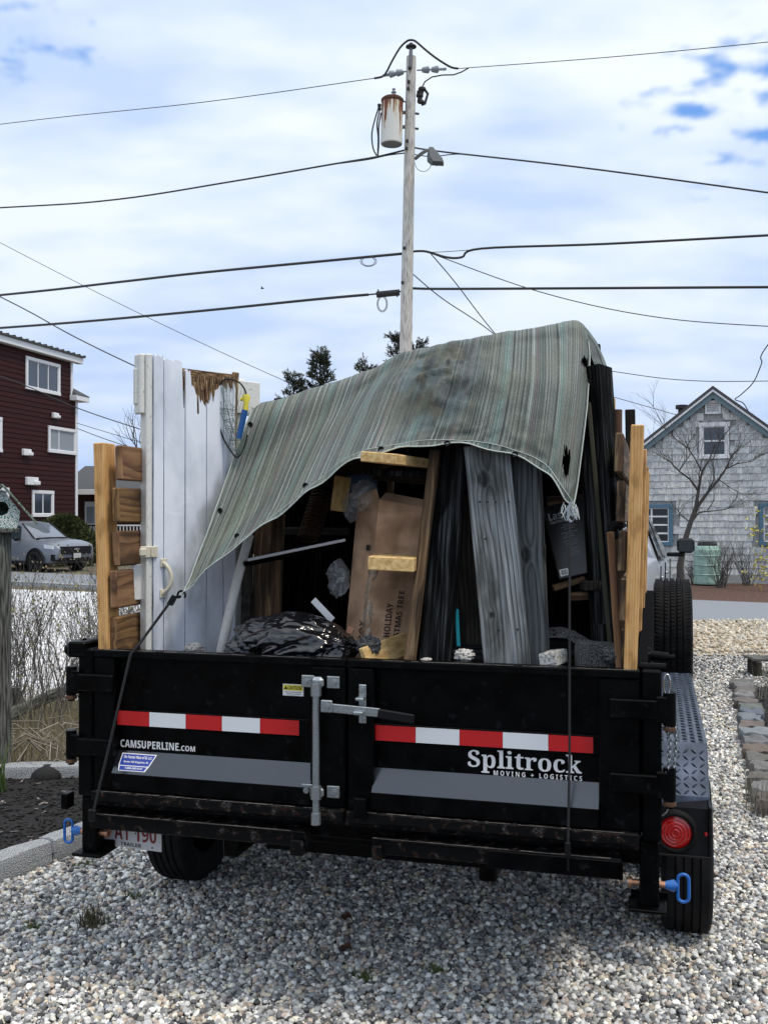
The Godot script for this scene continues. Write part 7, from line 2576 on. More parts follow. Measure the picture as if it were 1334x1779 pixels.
# a car body lofted through stations [z, low y, half width, belt y, half width at belt, top y, half width at top]; front is -z
func loft(st: Array, g: Geo, inner: float) -> Array:
	var rows := []
	for s in st:
		var z: float = s[0]
		var half := [Vector2(0, s[1]), Vector2(s[2] * 0.82, s[1]), Vector2(s[2] * 0.97, s[1] + 0.06), Vector2(s[2], s[1] + (s[3] - s[1]) * 0.45), Vector2(s[2] * 0.99, s[3] - 0.14), Vector2(s[4], s[3]), Vector2(lerpf(s[4], s[6], 0.5), lerpf(s[3], s[5], 0.5)), Vector2(s[6], s[5] - 0.04), Vector2(s[6] * 0.86, s[5]), Vector2(0, s[5] + 0.015)]
		var row := []
		for h in half: row.append(Vector3(h.x - inner * signf(h.x), h.y, z))
		for i in range(half.size() - 2, 0, -1): row.append(Vector3(-half[i].x + inner, half[i].y, z))
		row.append(row[0])
		rows.append(row)
	# closed rings with smooth normals that point away from the body's middle line
	var R := rows.size()
	var C: int = rows[0].size()
	var N := []
	for i in R:
		var line := []
		var mid := Vector3.ZERO
		for j in C - 1: mid += rows[i][j] / (C - 1)
		for j in C:
			var du: Vector3 = rows[i][(j + 1) % (C - 1)] - rows[i][(j + C - 2) % (C - 1)]
			var dv: Vector3 = rows[mini(i + 1, R - 1)][j] - rows[maxi(i - 1, 0)][j]
			var q := du.cross(dv).normalized()
			if q.dot(rows[i][j] - mid) < 0: q = -q
			line.append(q)
		N.append(line)
	for i in R - 1:
		for j in C - 1:
			g.tri(rows[i][j], rows[i][j + 1], rows[i + 1][j + 1], N[i][j], N[i][j + 1], N[i + 1][j + 1], Vector2.ZERO, Vector2.ZERO, Vector2.ZERO)
			g.tri(rows[i][j], rows[i + 1][j + 1], rows[i + 1][j], N[i][j], N[i + 1][j + 1], N[i + 1][j], Vector2.ZERO, Vector2.ZERO, Vector2.ZERO)
	g.face(rows[0].slice(0, C - 1), Vector3.BACK if rows[0][0].z > rows[1][0].z else Vector3.FORWARD)
	g.face(rows[R - 1].slice(0, C - 1), Vector3.FORWARD if rows[0][0].z > rows[1][0].z else Vector3.BACK)
	return rows


func car_wheel(parent: Node3D, c: Vector3, r: float, w: float, out: float, rim: Material) -> void:
	var xf := Transform3D(Basis(Vector3.BACK, -PI / 2), c)
	var g := Geo.new()
	g.lathe([Vector2(r * 0.66, -w * 0.5), Vector2(r * 0.9, -w * 0.52), Vector2(r, -w * 0.36), Vector2(r, w * 0.36), Vector2(r * 0.9, w * 0.52), Vector2(r * 0.66, w * 0.5)], xf, 32, true)
	var wn := put(parent, "wheel", g, M.rubber)
	g = Geo.new()
	g.lathe([Vector2(r * 0.68, w * 0.5 * out), Vector2(r * 0.62, w * 0.36 * out), Vector2(0.0, w * 0.2 * out)], xf, 24)
	for i in 5:
		var a := TAU * i / 5.0
		var o := Vector3(0, cos(a), sin(a))
		g.box(Transform3D(Basis(Vector3.RIGHT, o, Vector3.RIGHT.cross(o)), c + o * r * 0.34 + Vector3(w * 0.42 * out, 0, 0)), Vector3(0.03, r * 0.6, r * 0.17), 0.006)
	put(wn, "rim", g, rim)


func pane_quad(g: Geo, pts: Array, out: Vector3) -> void:
	var nn: Vector3 = (pts[2] - pts[0]).cross(pts[pts.size() - 1] - pts[1]).normalized()
	if nn.dot(out) < 0: nn = -nn
	var p := []
	for q in pts: p.append(q + nn * 0.008)
	g.face(p, nn)


func suv() -> void:
	# right front wheel stands at the sight point of its tyre
	var fwd := Vector3(0.85, 0, 0.527).normalized()
	var rgt := fwd.cross(Vector3.UP)
	var wp := G(66, 994)
	var mid := wp - fwd * 1.42 - rgt * 0.80
	var fr := Transform3D(Basis(rgt, Vector3.UP, -fwd), mid)
	var c := thing("parked_car", "silver grey crossover car parked across the street by the dark red house", "car", fr, Vector3.ZERO)
	var st := [[2.32, 0.45, 0.78, 0.98, 0.76, 1.30, 0.52], [2.15, 0.30, 0.88, 1.04, 0.86, 1.56, 0.60], [1.5, 0.26, 0.92, 1.06, 0.88, 1.66, 0.64], [0.3, 0.25, 0.925, 1.05, 0.89, 1.69, 0.66], [-0.35, 0.25, 0.92, 1.05, 0.88, 1.63, 0.63], [-0.75, 0.25, 0.92, 1.05, 0.87, 1.40, 0.62], [-1.22, 0.25, 0.915, 1.04, 0.86, 1.10, 0.66], [-1.7, 0.25, 0.90, 1.02, 0.84, 1.08, 0.66], [-2.1, 0.28, 0.87, 0.95, 0.82, 1.01, 0.64], [-2.28, 0.34, 0.82, 0.88, 0.78, 0.92, 0.62], [-2.36, 0.42, 0.74, 0.8, 0.70, 0.84, 0.58]]
	var g := Geo.new()
	loft(st, g, 0.0)
	var body := put(c, "body", g, M.car_silver)
	# glass
	var at := func(i: float, side: float, f: float) -> Vector3:
		var k := mini(int(i), st.size() - 2)
		var t := i - k
		var a = st[k]
		var b = st[k + 1]
		var z := lerpf(a[0], b[0], t)
		return Vector3(side * lerpf(lerpf(a[4], b[4], t), lerpf(a[6], b[6], t), f), lerpf(lerpf(a[3], b[3], t), lerpf(a[5], b[5], t) - 0.04, f), z)
	for s in [-1.0, 1.0]:
		for q in [[1.3, 2.45], [2.5, 3.25], [3.3, 4.7]]:
			g = Geo.new()
			var pts := []
			var n := 5
			for k in n + 1: pts.append(at.call(lerpf(q[0], q[1], k / float(n)), s, 0.08))
			var up := []
			for k in n + 1: up.append(at.call(lerpf(q[0], q[1] if q[1] < 4.5 else 4.2, k / float(n)), s, 0.9))
			for k in n: pane_quad(g, [pts[k], pts[k + 1], up[k + 1], up[k]], Vector3(s, 0.2, 0))
			put(c, "side_window", g, M.car_glass)
	g = Geo.new()
	var lowr := []
	var upr := []
	for k in 9:
		var f := k / 4.0 - 1.0
		lowr.append(Vector3(f * 0.66, 1.10 - 0.02 * f * f, -1.16 + 0.16 * f * f))
		upr.append(Vector3(f * 0.56, 1.60 - 0.03 * f * f, -0.42 + 0.06 * f * f))
	for k in 8: pane_quad(g, [lowr[k] + Vector3(0, 0.02, -0.02), lowr[k + 1] + Vector3(0, 0.02, -0.02), upr[k + 1] + Vector3(0, 0.03, -0.02), upr[k] + Vector3(0, 0.03, -0.02)], Vector3(0, 0.6, -1))
	put(c, "windscreen", g, M.car_glass)
	g = Geo.new()
	g.tube([Vector3(-0.7, 1.10, -1.22), Vector3(-0.35, 1.125, -1.30), Vector3(0.35, 1.125, -1.30), Vector3(0.7, 1.10, -1.22)], 0.035, 6)
	for s in [-1, 1]: g.tube([Vector3(s * 0.70, 1.10, -1.16), Vector3(s * 0.585, 1.62, -0.38)], 0.022, 6)
	put(c, "window_trim", g, M.black_plastic)
	# grille, lamps, bumper openings, emblem, plate
	g = Geo.new()
	g.hexa([Vector3(-0.60, 0.60, -2.40), Vector3(0.60, 0.60, -2.40), Vector3(0.64, 0.60, -2.2), Vector3(-0.64, 0.60, -2.2)], [Vector3(-0.68, 0.86, -2.37), Vector3(0.68, 0.86, -2.37), Vector3(0.74, 0.86, -2.1), Vector3(-0.74, 0.86, -2.1)])
	var gr := put(c, "grille", g, M.black_plastic)
	g = Geo.new()
	for s in [-1, 1]: g.bx(Vector3(s * 0.055, 0.76, -2.40), Vector3(0.11, 0.045, 0.02), 0.005)
	g.bx(Vector3(0, 0.76, -2.405), Vector3(0.07, 0.08, 0.02), 0.005)
	put(gr, "emblem", g, M.chrome)
	g = Geo.new()
	g.bx(Vector3(0, 0.42, -2.36), Vector3(1.15, 0.16, 0.1), 0.01)
	put(c, "lower_grille", g, M.black_plastic)
	g = Geo.new()
	g.bx(Vector3(0, 0.55, -2.42), Vector3(0.31, 0.16, 0.012), 0.004)
	put(c, "number_plate", g, M.plate_white)
	for s in [-1, 1]:
		g = Geo.new()
		g.hexa([Vector3(s * 0.66, 0.76, -2.38), Vector3(s * 0.87, 0.78, -2.2), Vector3(s * 0.90, 0.80, -1.86), Vector3(s * 0.66, 0.74, -2.1)], [Vector3(s * 0.68, 0.86, -2.35), Vector3(s * 0.86, 0.90, -2.16), Vector3(s * 0.89, 0.93, -1.82), Vector3(s * 0.66, 0.83, -2.1)])
		put(c, "headlight", g, M.headlamp)
		g = Geo.new()
		g.hexa([Vector3(s * 0.62, 0.36, -2.38), Vector3(s * 0.88, 0.38, -2.24), Vector3(s * 0.84, 0.38, -2.1), Vector3(s * 0.62, 0.36, -2.2)], [Vector3(s * 0.66, 0.56, -2.40), Vector3(s * 0.89, 0.60, -2.24), Vector3(s * 0.85, 0.60, -2.1), Vector3(s * 0.66, 0.56, -2.2)])
		put(c, "fog_light_recess", g, M.black_plastic)
		g = Geo.new()
		g.lump(Transform3D(Basis().scaled(Vector3(0.12, 0.075, 0.06)), Vector3(s * 1.02, 1.10, -0.62)), FastNoiseLite.new(), 0.0, 1.0, 8, 12)
		g.bx(Vector3(s * 0.92, 1.06, -0.62), Vector3(0.14, 0.03, 0.05), 0.01)
		put(c, "mirror", g, M.black_plastic)
		# arches and wheels
		for z in [-1.42, 1.42]:
			g = Geo.new()
			var ring := []
			for i in 17:
				var a := PI * i / 16.0
				ring.append(Vector3(s * 0.915, 0.36 + sin(a) * 0.42, z + cos(a) * 0.42))
			g.tube(ring, 0.035, 6)
			put(c, "wheel_arch", g, M.black_plastic)
			g = Geo.new()
			g.tube([Vector3(s * 0.70, 0.37, z), Vector3(s * 0.93, 0.37, z)], 0.40, 28)
			put(c, "wheel_well", g, M.black_plastic)
			car_wheel(c, Vector3(s * 0.86, 0.345, z), 0.345, 0.225, s, M.black_plastic)
		g = Geo.new()
		g.bx(Vector3(s * 0.92, 0.30, 0.0), Vector3(0.04, 0.12, 2.0), 0.01)
		put(c, "sill", g, M.black_plastic)


func pickup() -> void:
	var fr := trailer_frame * Transform3D(Basis(Vector3.UP, deg_to_rad(-3.2)), Vector3(0.98, 0, -5.35))
	# frame: right side at x = 0, front is -z
	var c := thing("pickup_truck", "silver pickup truck hitched ahead of the trailer, its black wing mirror showing", "pickup truck", fr, Vector3.ZERO)
	var sh := Vector3(-1.0, 0, 0)
	var g := Geo.new()
	var bed := [[0.0, 0.62, 0.98, 1.34, 0.96, 1.40, 0.94], [-0.1, 0.55, 1.0, 1.36, 0.975, 1.42, 0.95], [-1.95, 0.55, 1.0, 1.36, 0.975, 1.42, 0.95]]
	var st2 := []
	loft(bed, g, 0.0)
	shift(g, sh)
	put(c, "bed", g, M.truck_silver)
	g = Geo.new()
	var cab := [[-1.98, 0.55, 1.0, 1.30, 0.97, 1.84, 0.72], [-2.2, 0.52, 1.0, 1.30, 0.975, 1.94, 0.74], [-3.4, 0.52, 1.0, 1.29, 0.975, 1.96, 0.75], [-3.85, 0.52, 1.0, 1.28, 0.97, 1.86, 0.72], [-4.5, 0.55, 1.0, 1.26, 0.95, 1.34, 0.80], [-5.3, 0.58, 0.99, 1.16, 0.92, 1.24, 0.78], [-5.75, 0.62, 0.93, 1.06, 0.88, 1.12, 0.74]]
	loft(cab, g, 0.0)
	shift(g, sh)
	put(c, "cab", g, M.truck_silver)
	for s in [-1, 1]:
		for q in [[-2.25, -3.0, -3.0, -2.35], [-3.08, -4.2, -3.72, -3.08]]:
			g = Geo.new()
			pane_quad(g, [Vector3(s * 0.985, 1.34, q[0]) + sh, Vector3(s * 0.97, 1.33, q[1]) + sh, Vector3(s * 0.77, 1.84, q[2]) + sh, Vector3(s * 0.775, 1.87, q[3]) + sh], Vector3(s, 0.2, 0))
			put(c, "side_window", g, M.car_glass)
		g = Geo.new()
		g.bx(Vector3(s * 1.09, 1.37, -3.62) + sh, Vector3(0.2, 0.05, 0.07), 0.012)
		g.box(Transform3D(Basis(Vector3.UP, 0.12 * s), Vector3(s * 1.205, 1.475, -3.63) + sh), Vector3(0.20, 0.175, 0.1), 0.035)
		var mr := put(c, "mirror", g, M.black_plastic)
		g = Geo.new()
		g.box(Transform3D(Basis(Vector3.UP, 0.12 * s), Vector3(s * 1.205, 1.475, -3.577) + sh), Vector3(0.165, 0.14, 0.006), 0.002)
		put(mr, "mirror_glass", g, M.car_glass)
		for z in [-2.75, -3.75]:
			g = Geo.new()
			g.bx(Vector3(s * 1.012, 1.18, z + 0.55) + sh, Vector3(0.035, 0.035, 0.2), 0.012)
			put(c, "door_handle", g, M.chrome)
		for z in [-3.05, -2.1, -4.25]:
			g = Geo.new()
			g.bx(Vector3(s * 1.0, 0.95, z) + sh, Vector3(0.012, 0.7, 0.012))
			put(c, "door_seam", g, M.black_plastic)
		for z in [-1.0, -4.9]:
			g = Geo.new()
			g.tube([Vector3(s * 0.74, 0.45, z) + sh, Vector3(s * 1.012, 0.45, z) + sh], 0.46, 30)
			put(c, "wheel_well", g, M.black_plastic)
			car_wheel(c, Vector3(s * 0.90, 0.40, z) + sh, 0.40, 0.27, s, M.chrome)
		g = Geo.new()
		g.bx(Vector3(s * 0.93, 1.05, 0.01) + sh, Vector3(0.12, 0.42, 0.05), 0.01)
		put(c, "tail_light", g, M.red_lens)
	g = Geo.new()
	g.bx(Vector3(0, 0.58, 0.08) + sh, Vector3(1.8, 0.16, 0.14), 0.03)
	put(c, "bumper", g, M.chrome)
	g = Geo.new()
	pane_quad(g, [Vector3(-0.66, 1.36, -1.95) + sh, Vector3(0.66, 1.36, -1.95) + sh, Vector3(0.58, 1.8, -1.97) + sh, Vector3(-0.58, 1.8, -1.97) + sh], Vector3.BACK)
	put(c, "rear_window", g, M.car_glass)


func shift(g: Geo, by: Vector3) -> void:
	for i in g.v.size(): g.v[i] += by


func branch(g: Geo, p: Vector3, d: Vector3, len: float, r: float, depth: int, spread: float, droop: float, tips: Array) -> void:
	var pts := [p]
	var rs := [r]
	var q := p
	var dd := d
	var n := 4 if depth > 1 else 3
	for i in n:
		dd = (dd + Vector3(rng.randf_range(-1, 1), rng.randf_range(-0.6, 1) - droop, rng.randf_range(-1, 1)) * 0.16).normalized()
		q += dd * len / n
		pts.append(q); rs.append(lerpf(r, r * 0.5, (i + 1.0) / n))
	g.tube(pts, rs, 5 if r > 0.02 else 3, false)
	if depth <= 0:
		tips.append(q)
		return
	var kids := 2 + (rng.randi() % 2)
	for k in kids:
		var ax := Vector3(rng.randf_range(-1, 1), rng.randf_range(-0.3, 0.5), rng.randf_range(-1, 1)).normalized()
		var nd := (dd + ax * spread).normalized()
		var st: Vector3 = pts[n] if k == 0 else pts[1 + rng.randi() % n]
		branch(g, st, nd, len * rng.randf_range(0.55, 0.8), r * 0.55, depth - 1, spread, droop, tips)


func evergreen(base: Vector3, high: float, wide: float, label: String, sparse: float, lean_x: float) -> void:
	var t := thing("evergreen_tree", label, "tree", Transform3D(), base, "evergreens behind the load")
	var g := Geo.new()
	var top := base + Vector3(lean_x, high, 0)
	g.tube([base, base.lerp(top, 0.5), top], [0.18, 0.11, 0.015], 7)
	put(t, "trunk", g, M.bark)
	g = Geo.new()
	var limbs := Geo.new()
	var n := int(high * 17 * sparse)
	for i in n:
		var f := pow(rng.randf(), 0.8) * 0.86 + 0.14
		var p := base.lerp(top, f)
		var a := rng.randf() * TAU
		var reach := wide * (1.0 - f) * rng.randf_range(0.55, 1.15) + 0.3
		var d := Vector3(cos(a), rng.randf_range(0.15, 0.75), sin(a)).normalized()
		var e := p + d * reach
		limbs.tube([p, e], [0.02, 0.006], 3, false)
		var sprays := int(6 + reach * 11)
		for k in sprays:
			var q := p.lerp(e, 0.25 + 0.8 * k / sprays) + Vector3(rng.randf_range(-1, 1), rng.randf_range(-1, 1), rng.randf_range(-1, 1)) * 0.1
			var sd := (d + Vector3(rng.randf_range(-1, 1), rng.randf_range(-0.3, 1.0), rng.randf_range(-1, 1)) * 0.7).normalized()
			var tone := rng.randf_range(0.6, 1.35)
			g.tint = Color(0.030 * tone, 0.042 * tone, 0.026 * tone) if rng.randf() > 0.12 else Color(0.075, 0.06, 0.03)
			for m in 7:
				var o := q + sd * m * 0.035
				var side := sd.cross(Vector3(rng.randf_range(-1, 1), rng.randf_range(-1, 1), rng.randf_range(-1, 1))).normalized()
				var tip := o + sd * 0.11 + side * 0.07
				var nn := sd.cross(side)
				g.tri(o - side * 0.024, o + side * 0.03, tip, nn, nn, nn, Vector2.ZERO, Vector2.ZERO, Vector2.ZERO)
	put(t, "crown", g, M.leaf_green)
	put(t, "limbs", limbs, M.bark)


func plants() -> void:
	var g: Geo
	# evergreens whose tops show over the tarp
	var d := 40.0
	for q in [[556, 616, 1.5, "evergreen with the tallest pointed top left of the pole, over the tarp", 1.0, 0.0], [508, 656, 1.8, "evergreen leaning left over the tarp near its left top corner", 0.9, -0.7], [634, 626, 1.2, "evergreen with one small leaning brown tip midway to the pole", 0.55, -0.4], [690, 588, 1.1, "evergreen whose thin top shows directly left of the pole", 0.6, 0.1], [724, 594, 1.1, "evergreen whose thin top shows directly right of the pole", 0.6, 0.0]]:
		var top := W(q[0], q[1], d)
		evergreen(Vector3(top.x - q[5], 0, top.z), top.y, q[2], q[3], q[4], q[5])
	# a low line of far trees closes the horizon
	g = Geo.new()
	for k in 5200:
		var a := rng.randf_range(-1.2, 1.2)
		var r := rng.randf_range(100.0, 116.0)
		var hh := 2.2 + 1.3 * sin(a * 31.0) + 0.9 * sin(a * 77.0 + 1.0)
		var t := rng.randf_range(0.6, 1.3)
		g.tint = Color(0.06 * t, 0.062 * t, 0.045 * t)
		leaf(g, Vector3(sin(a) * r, rng.randf() * hh, -cos(a) * r), Vector3(rng.randf_range(-1, 1), 0.7, rng.randf_range(-1, 1)).normalized(), 1.9, 0.7)
	struct("far_trees", g, M.leaf_green, "stuff")
	# bare tree far left behind the door
	var bt := W(268, 1000, 36)
	bt.y = 0
	var tr := thing("bare_tree", "bare far tree whose twigs show left of the white door", "tree", Transform3D(), bt)
	g = Geo.new()
	var tips := []
	g.tube([bt, bt + Vector3(0.05, 1.6, 0), bt + Vector3(-0.05, 3.0, 0)], [0.16, 0.12, 0.09], 8)
	put(tr, "trunk", g, M.bark)
	g = Geo.new()
	for k in 7: branch(g, bt + Vector3(0, 2.4 + 0.1 * k, 0), Vector3(rng.randf_range(-0.8, 0.5), 1.1, rng.randf_range(-0.5, 0.5)).normalized(), 1.35, 0.05, 3, 0.55, 0.0, tips)
	put(tr, "crown", g, M.bark)
	# bare tree before the shingled house
	var z := 24.0
	var bp := func(x: float, y: float) -> Vector3: return W(1090 + x / 4.045, 660 + y / 4.045, z)
	var rb: Vector3 = bp.call(372, 1360)
	rb.y = 0.0
	var tr2 := thing("bare_tree", "leaning bare tree standing before the shingled house on the right", "tree", Transform3D(), rb)
	g = Geo.new()
	var main := [[[366, 1300, 0.105], [400, 1130, 0.09], [440, 1000, 0.075], [478, 890, 0.06], [495, 780, 0.05]], [[450, 985, 0.06], [490, 890, 0.055], [560, 790, 0.045], [630, 710, 0.038], [690, 620, 0.03], [725, 540, 0.022], [800, 460, 0.014]], [[495, 780, 0.045], [500, 690, 0.036], [515, 630, 0.03], [560, 560, 0.024], [600, 480, 0.016], [680, 360, 0.012], [740, 290, 0.008]], [[495, 780, 0.04], [420, 700, 0.03], [350, 640, 0.024], [290, 580, 0.016], [170, 500, 0.01]], [[515, 640, 0.026], [480, 560, 0.02], [400, 480, 0.016], [310, 410, 0.012], [270, 330, 0.01], [190, 170, 0.007]], [[360, 640, 0.02], [400, 560, 0.016], [430, 470, 0.011], [450, 400, 0.007]], [[455, 990, 0.03], [520, 930, 0.024], [610, 920, 0.018], [700, 910, 0.012], [760, 860, 0.007]], [[690, 625, 0.02], [760, 590, 0.016], [850, 575, 0.011], [960, 510, 0.007]], [[560, 790, 0.024], [590, 700, 0.02], [590, 560, 0.015], [640, 420, 0.009]], [[440, 1000, 0.02], [390, 950, 0.014], [330, 900, 0.008]], [[640, 700, 0.018], [720, 760, 0.012], [800, 800, 0.007]]]
	var tr_tips := []
	for i in main.size():
		var pts := []
		var rs := []
		for q in main[i]:
			var p: Vector3 = bp.call(q[0], q[1])
			p.z += (0.0 if i < 2 else rng.randf_range(-0.25, 0.25)) if q != main[i][0] else 0.0
			pts.append(p); rs.append(q[2] * 0.78)
		if i == 0: pts.push_front(rb); rs.push_front(0.12)
		g.tube(pts, rs, 7, false)
		if i > 0:
			for k in range(1, pts.size()):
				for m in 3:
					var dir: Vector3 = (pts[k] - pts[k - 1]).normalized()
					branch(g, pts[k - 1].lerp(pts[k], rng.randf()), (dir + Vector3(rng.randf_range(-1, 1), rng.randf_range(-0.2, 0.9), rng.randf_range(-0.8, 0.8)) * 0.8).normalized(), rng.randf_range(0.25, 0.6), 0.0075, 2, 0.6, 0.0, tr_tips)
	put(tr2, "trunk", g, M.bark)
	# twiggy shrubs at the foot of the shingled house
	for q in [[1252, 1022, 1.15, 26, "bare twiggy shrub standing before the green tank"], [1296, 1018, 1.0, 18, "bare twiggy shrub between the green tank and the right window"], [1205, 1016, 0.6, 12, "low bare twigs beside the leaning bare tree"]]:
		var b := G(q[0], q[1])
		var sh := thing("bare_shrub", q[4], "shrub", Transform3D(), b)
		g = Geo.new()
		var tp := []
		for k in q[3]: branch(g, b + Vector3(rng.randf_range(-0.1, 0.1), 0, rng.randf_range(-0.1, 0.1)), Vector3(rng.randf_range(-0.55, 0.55), 1.2, rng.randf_range(-0.5, 0.5)).normalized(), q[2] * rng.randf_range(0.45, 0.65), 0.012, 2, 0.45, 0.0, tp)
		put(sh, "stems", g, M.bark_grey)
	# forsythia: yellow flowers on loose stems
	var fb := G(1348, 1030)
	var fs := thing("flowering_shrub", "loose shrub with yellow blossom by the house's right window", "shrub", Transform3D(), fb)
	g = Geo.new()
	var ft := []
	for q in [[1304, 905], [1312, 918], [1334, 925], [1318, 972], [1306, 1000], [1322, 985], [1345, 890], [1312, 1015], [1330, 1010]]:
		var e := W(q[0], q[1], 24.6)
		g.tube([fb, fb.lerp(e, 0.5) + Vector3(0.1, 0.25, 0), e], [0.014, 0.010, 0.004], 3, false)
		for k in 3: branch(g, fb.lerp(e, rng.randf_range(0.5, 0.95)) + Vector3(0.05, 0.1, 0), Vector3(rng.randf_range(-1, 0.5), rng.randf_range(0.1, 1), rng.randf_range(-0.5, 0.5)).normalized(), 0.25, 0.005, 1, 0.6, 0.0, ft)
		for k in 3: ft.append(e + Vector3(rng.randf_range(-0.2, 0.2), rng.randf_range(-0.18, 0.18), rng.randf_range(-0.15, 0.15)))
	put(fs, "stems", g, M.bark_grey)
	g = Geo.new()
	for t in ft:
		for k in 2:
			g.tint = Color(0.62, 0.52, 0.05).lerp(Color(0.4, 0.42, 0.06), rng.randf() * 0.6)
			var o: Vector3 = t + Vector3(rng.randf_range(-0.07, 0.07), rng.randf_range(-0.07, 0.07), rng.randf_range(-0.07, 0.07))
			leaf(g, o, Vector3(rng.randf_range(-1, 1), rng.randf_range(-1, 1), rng.randf_range(-1, 1)).normalized(), 0.06, 0.03)
	put(fs, "blossom", g, M.leaf_green)
	# round green shrub behind the parked car
	var gb := G(112, 986)
	gb = Vector3(W(112, 900, 37.5).x, 0, -37.5)
	var gs := thing("round_shrub", "dense dark green rounded shrub behind the parked car", "shrub", Transform3D(), gb)
	g = Geo.new()
	for k in 9000:
		var a := rng.randf() * TAU
		var h := pow(rng.randf(), 0.7)
		var rr := 1.15 * sqrt(maxf(0.02, 1.0 - pow(h, 2.2))) * (0.86 + 0.2 * rng.randf()) * (1.0 + 0.12 * sin(a * 5.0 + h * 7.0))
		var o := gb + Vector3(cos(a) * rr * 1.0, h * 1.85 + 0.05 * sin(a * 9.0), sin(a) * rr)
		var t := rng.randf_range(0.5, 1.5)
		g.tint = Color(0.045 * t, 0.055 * t, 0.014 * t)
		leaf(g, o, Vector3(cos(a) * 0.6 + rng.randf_range(-0.5, 0.5), 0.8 + rng.randf_range(-0.6, 0.5), sin(a) * 0.6 + rng.randf_range(-0.5, 0.5)).normalized(), 0.13, 0.05)
	put(gs, "foliage", g, M.leaf_green)
	g = Geo.new()
	for k in 5: g.tube([gb, gb + Vector3(rng.randf_range(-0.6, 0.6), 1.3, rng.randf_range(-0.6, 0.6))], [0.05, 0.02], 5)
	put(gs, "stems", g, M.bark)
	# dry scrub on the left, each bush its own
	var spots := [[-2.95, -8.4], [-3.35, -9.0], [-2.72, -9.3], [-3.8, -9.6], [-3.2, -10.3], [-2.55, -10.4], [-3.9, -10.9], [-2.5, -8.7], [-2.95, -11.3], [-2.3, -9.6], [-2.2, -10.9], [-4.4, -11.6], [-3.4, -12.2]]
	var where := ["nearest the birdhouse post", "behind the leaning grey rail", "third bush left of the rack's post", "far left behind the birdhouse post", "in the middle before the white shell lot", "close by the rack's front post", "at the far left edge of the shell lot", "just left of the trailer's corner", "in front of the parked car's wheel", "seen through the rack's lower boards", "seen through the rack's middle gap", "farthest left on the shell lot", "farthest of the scrub towards the street"]
	for i in spots.size():
		var b := Vector3(spots[i][0], 0, spots[i][1])
		var sh := thing("dry_shrub", "bare grey brown scrub bush, %s" % where[i], "shrub", Transform3D(), b, "dry scrub left of the trailer")
		g = Geo.new()
		var tp := []
		var stems := 19
		for k in stems:
			branch(g, b + Vector3(rng.randf_range(-0.25, 0.25), 0, rng.randf_range(-0.25, 0.25)), Vector3(rng.randf_range(-0.4, 0.4), 1.3, rng.randf_range(-0.4, 0.4)).normalized(), rng.randf_range(0.45, 0.72), rng.randf_range(0.0045, 0.008), 2, 0.42, 0.0, tp)
		put(sh, "stems", g, M.bark_grey)
		g = Geo.new()
		for t in tp:
			for k in 2:
				if rng.randf() < 0.55: continue
				var s := rng.randf()
				g.tint = Color(0.20, 0.20, 0.09) if s < 0.6 else Color(0.24, 0.19, 0.13)
				leaf(g, t + Vector3(rng.randf_range(-0.03, 0.03), rng.randf_range(-0.04, 0.01), rng.randf_range(-0.03, 0.03)), Vector3(rng.randf_range(-1, 1), 0.8, rng.randf_range(-1, 1)).normalized(), 0.028, 0.012)
		put(sh, "buds", g, M.leaf_green).set_meta("kind", "stuff")
	# dry grass round their feet
	g = Geo.new()
	for k in 5200:
		var x := rng.randf_range(-4.2, -1.7)
		var zz := rng.randf_range(-10.5, -6.8)
		if zz > -7.4 and x > -2.0: continue
		var h := rng.randf_range(0.1, 0.42) * clampf((zz + 11.0) / 3.0, 0.3, 1.0)
		var t := rng.randf()
		g.tint = Color(0.26, 0.22, 0.14).lerp(Color(0.11, 0.13, 0.045), t * t) if t < 0.8 else Color(0.36, 0.33, 0.27)
		blade(g, Vector3(x, 0, zz), h, 0.006, 0.7)
	struct("dry_grass", g, M.dry_stem, "stuff")
	# bent pale canes lying over
	g = Geo.new()
	for k in 60:
		var o := Vector3(rng.randf_range(-2.9, -1.95), rng.randf_range(0.02, 0.2), rng.randf_range(-7.5, -6.9))
		var e := o + Vector3(rng.randf_range(-0.5, 0.5), rng.randf_range(-0.1, 0.25), rng.randf_range(-0.3, 0.4))
		g.tint = Color(0.3, 0.27, 0.22).lerp(Color(0.16, 0.13, 0.1), rng.randf())
		g.tube([o, o.lerp(e, 0.5) + Vector3(0, 0.1, 0), e], 0.005, 4, false)
	struct("dead_canes", g, M.dry_stem, "stuff")
	# strap leaved clump at the left edge
	var cb := G(-6, 1390)
	cb.y = 0.05
	g = Geo.new()
	for k in 26:
		g.tint = Color(0.055, 0.11, 0.03).lerp(Color(0.12, 0.16, 0.04), rng.randf())
		blade(g, cb + Vector3(rng.randf_range(-0.06, 0.06), 0, rng.randf_range(-0.06, 0.06)), rng.randf_range(0.2, 0.36), 0.016, 0.45)
	solid("leafy_clump", g, M.leaf_green, "clump of green strap leaves in the mulch at the left edge", "plant", Transform3D(), cb)
	# birdhouse on its post, broken post and grey rail
	var pb := Vector3(W(-3, 1000, 6.85).x, 0, -6.85)
	g = Geo.new()
	g.tube([pb, pb + Vector3(0, 0.9, 0), pb + Vector3(0, 1.70, 0)], [0.092, 0.089, 0.087], 16)
	solid("wooden_post", g, M.post_wood, "round weathered grey post under the birdhouse at the left edge", "post", Transform3D(), pb)
	birdhouse(pb + Vector3(0.03, 1.70, 0))
	var b2 := G(22, 1262)
	g = Geo.new()
	g.tube([b2, b2 + Vector3(0.01, 0.34, 0)], [0.075, 0.06], 10)
	solid("wooden_post", g, M.post_wood, "short broken grey post stump right behind the birdhouse post", "post", Transform3D(), b2)
	var r0 := G(-10, 1300)
	var ra := W(-30, 1262, 7.9)
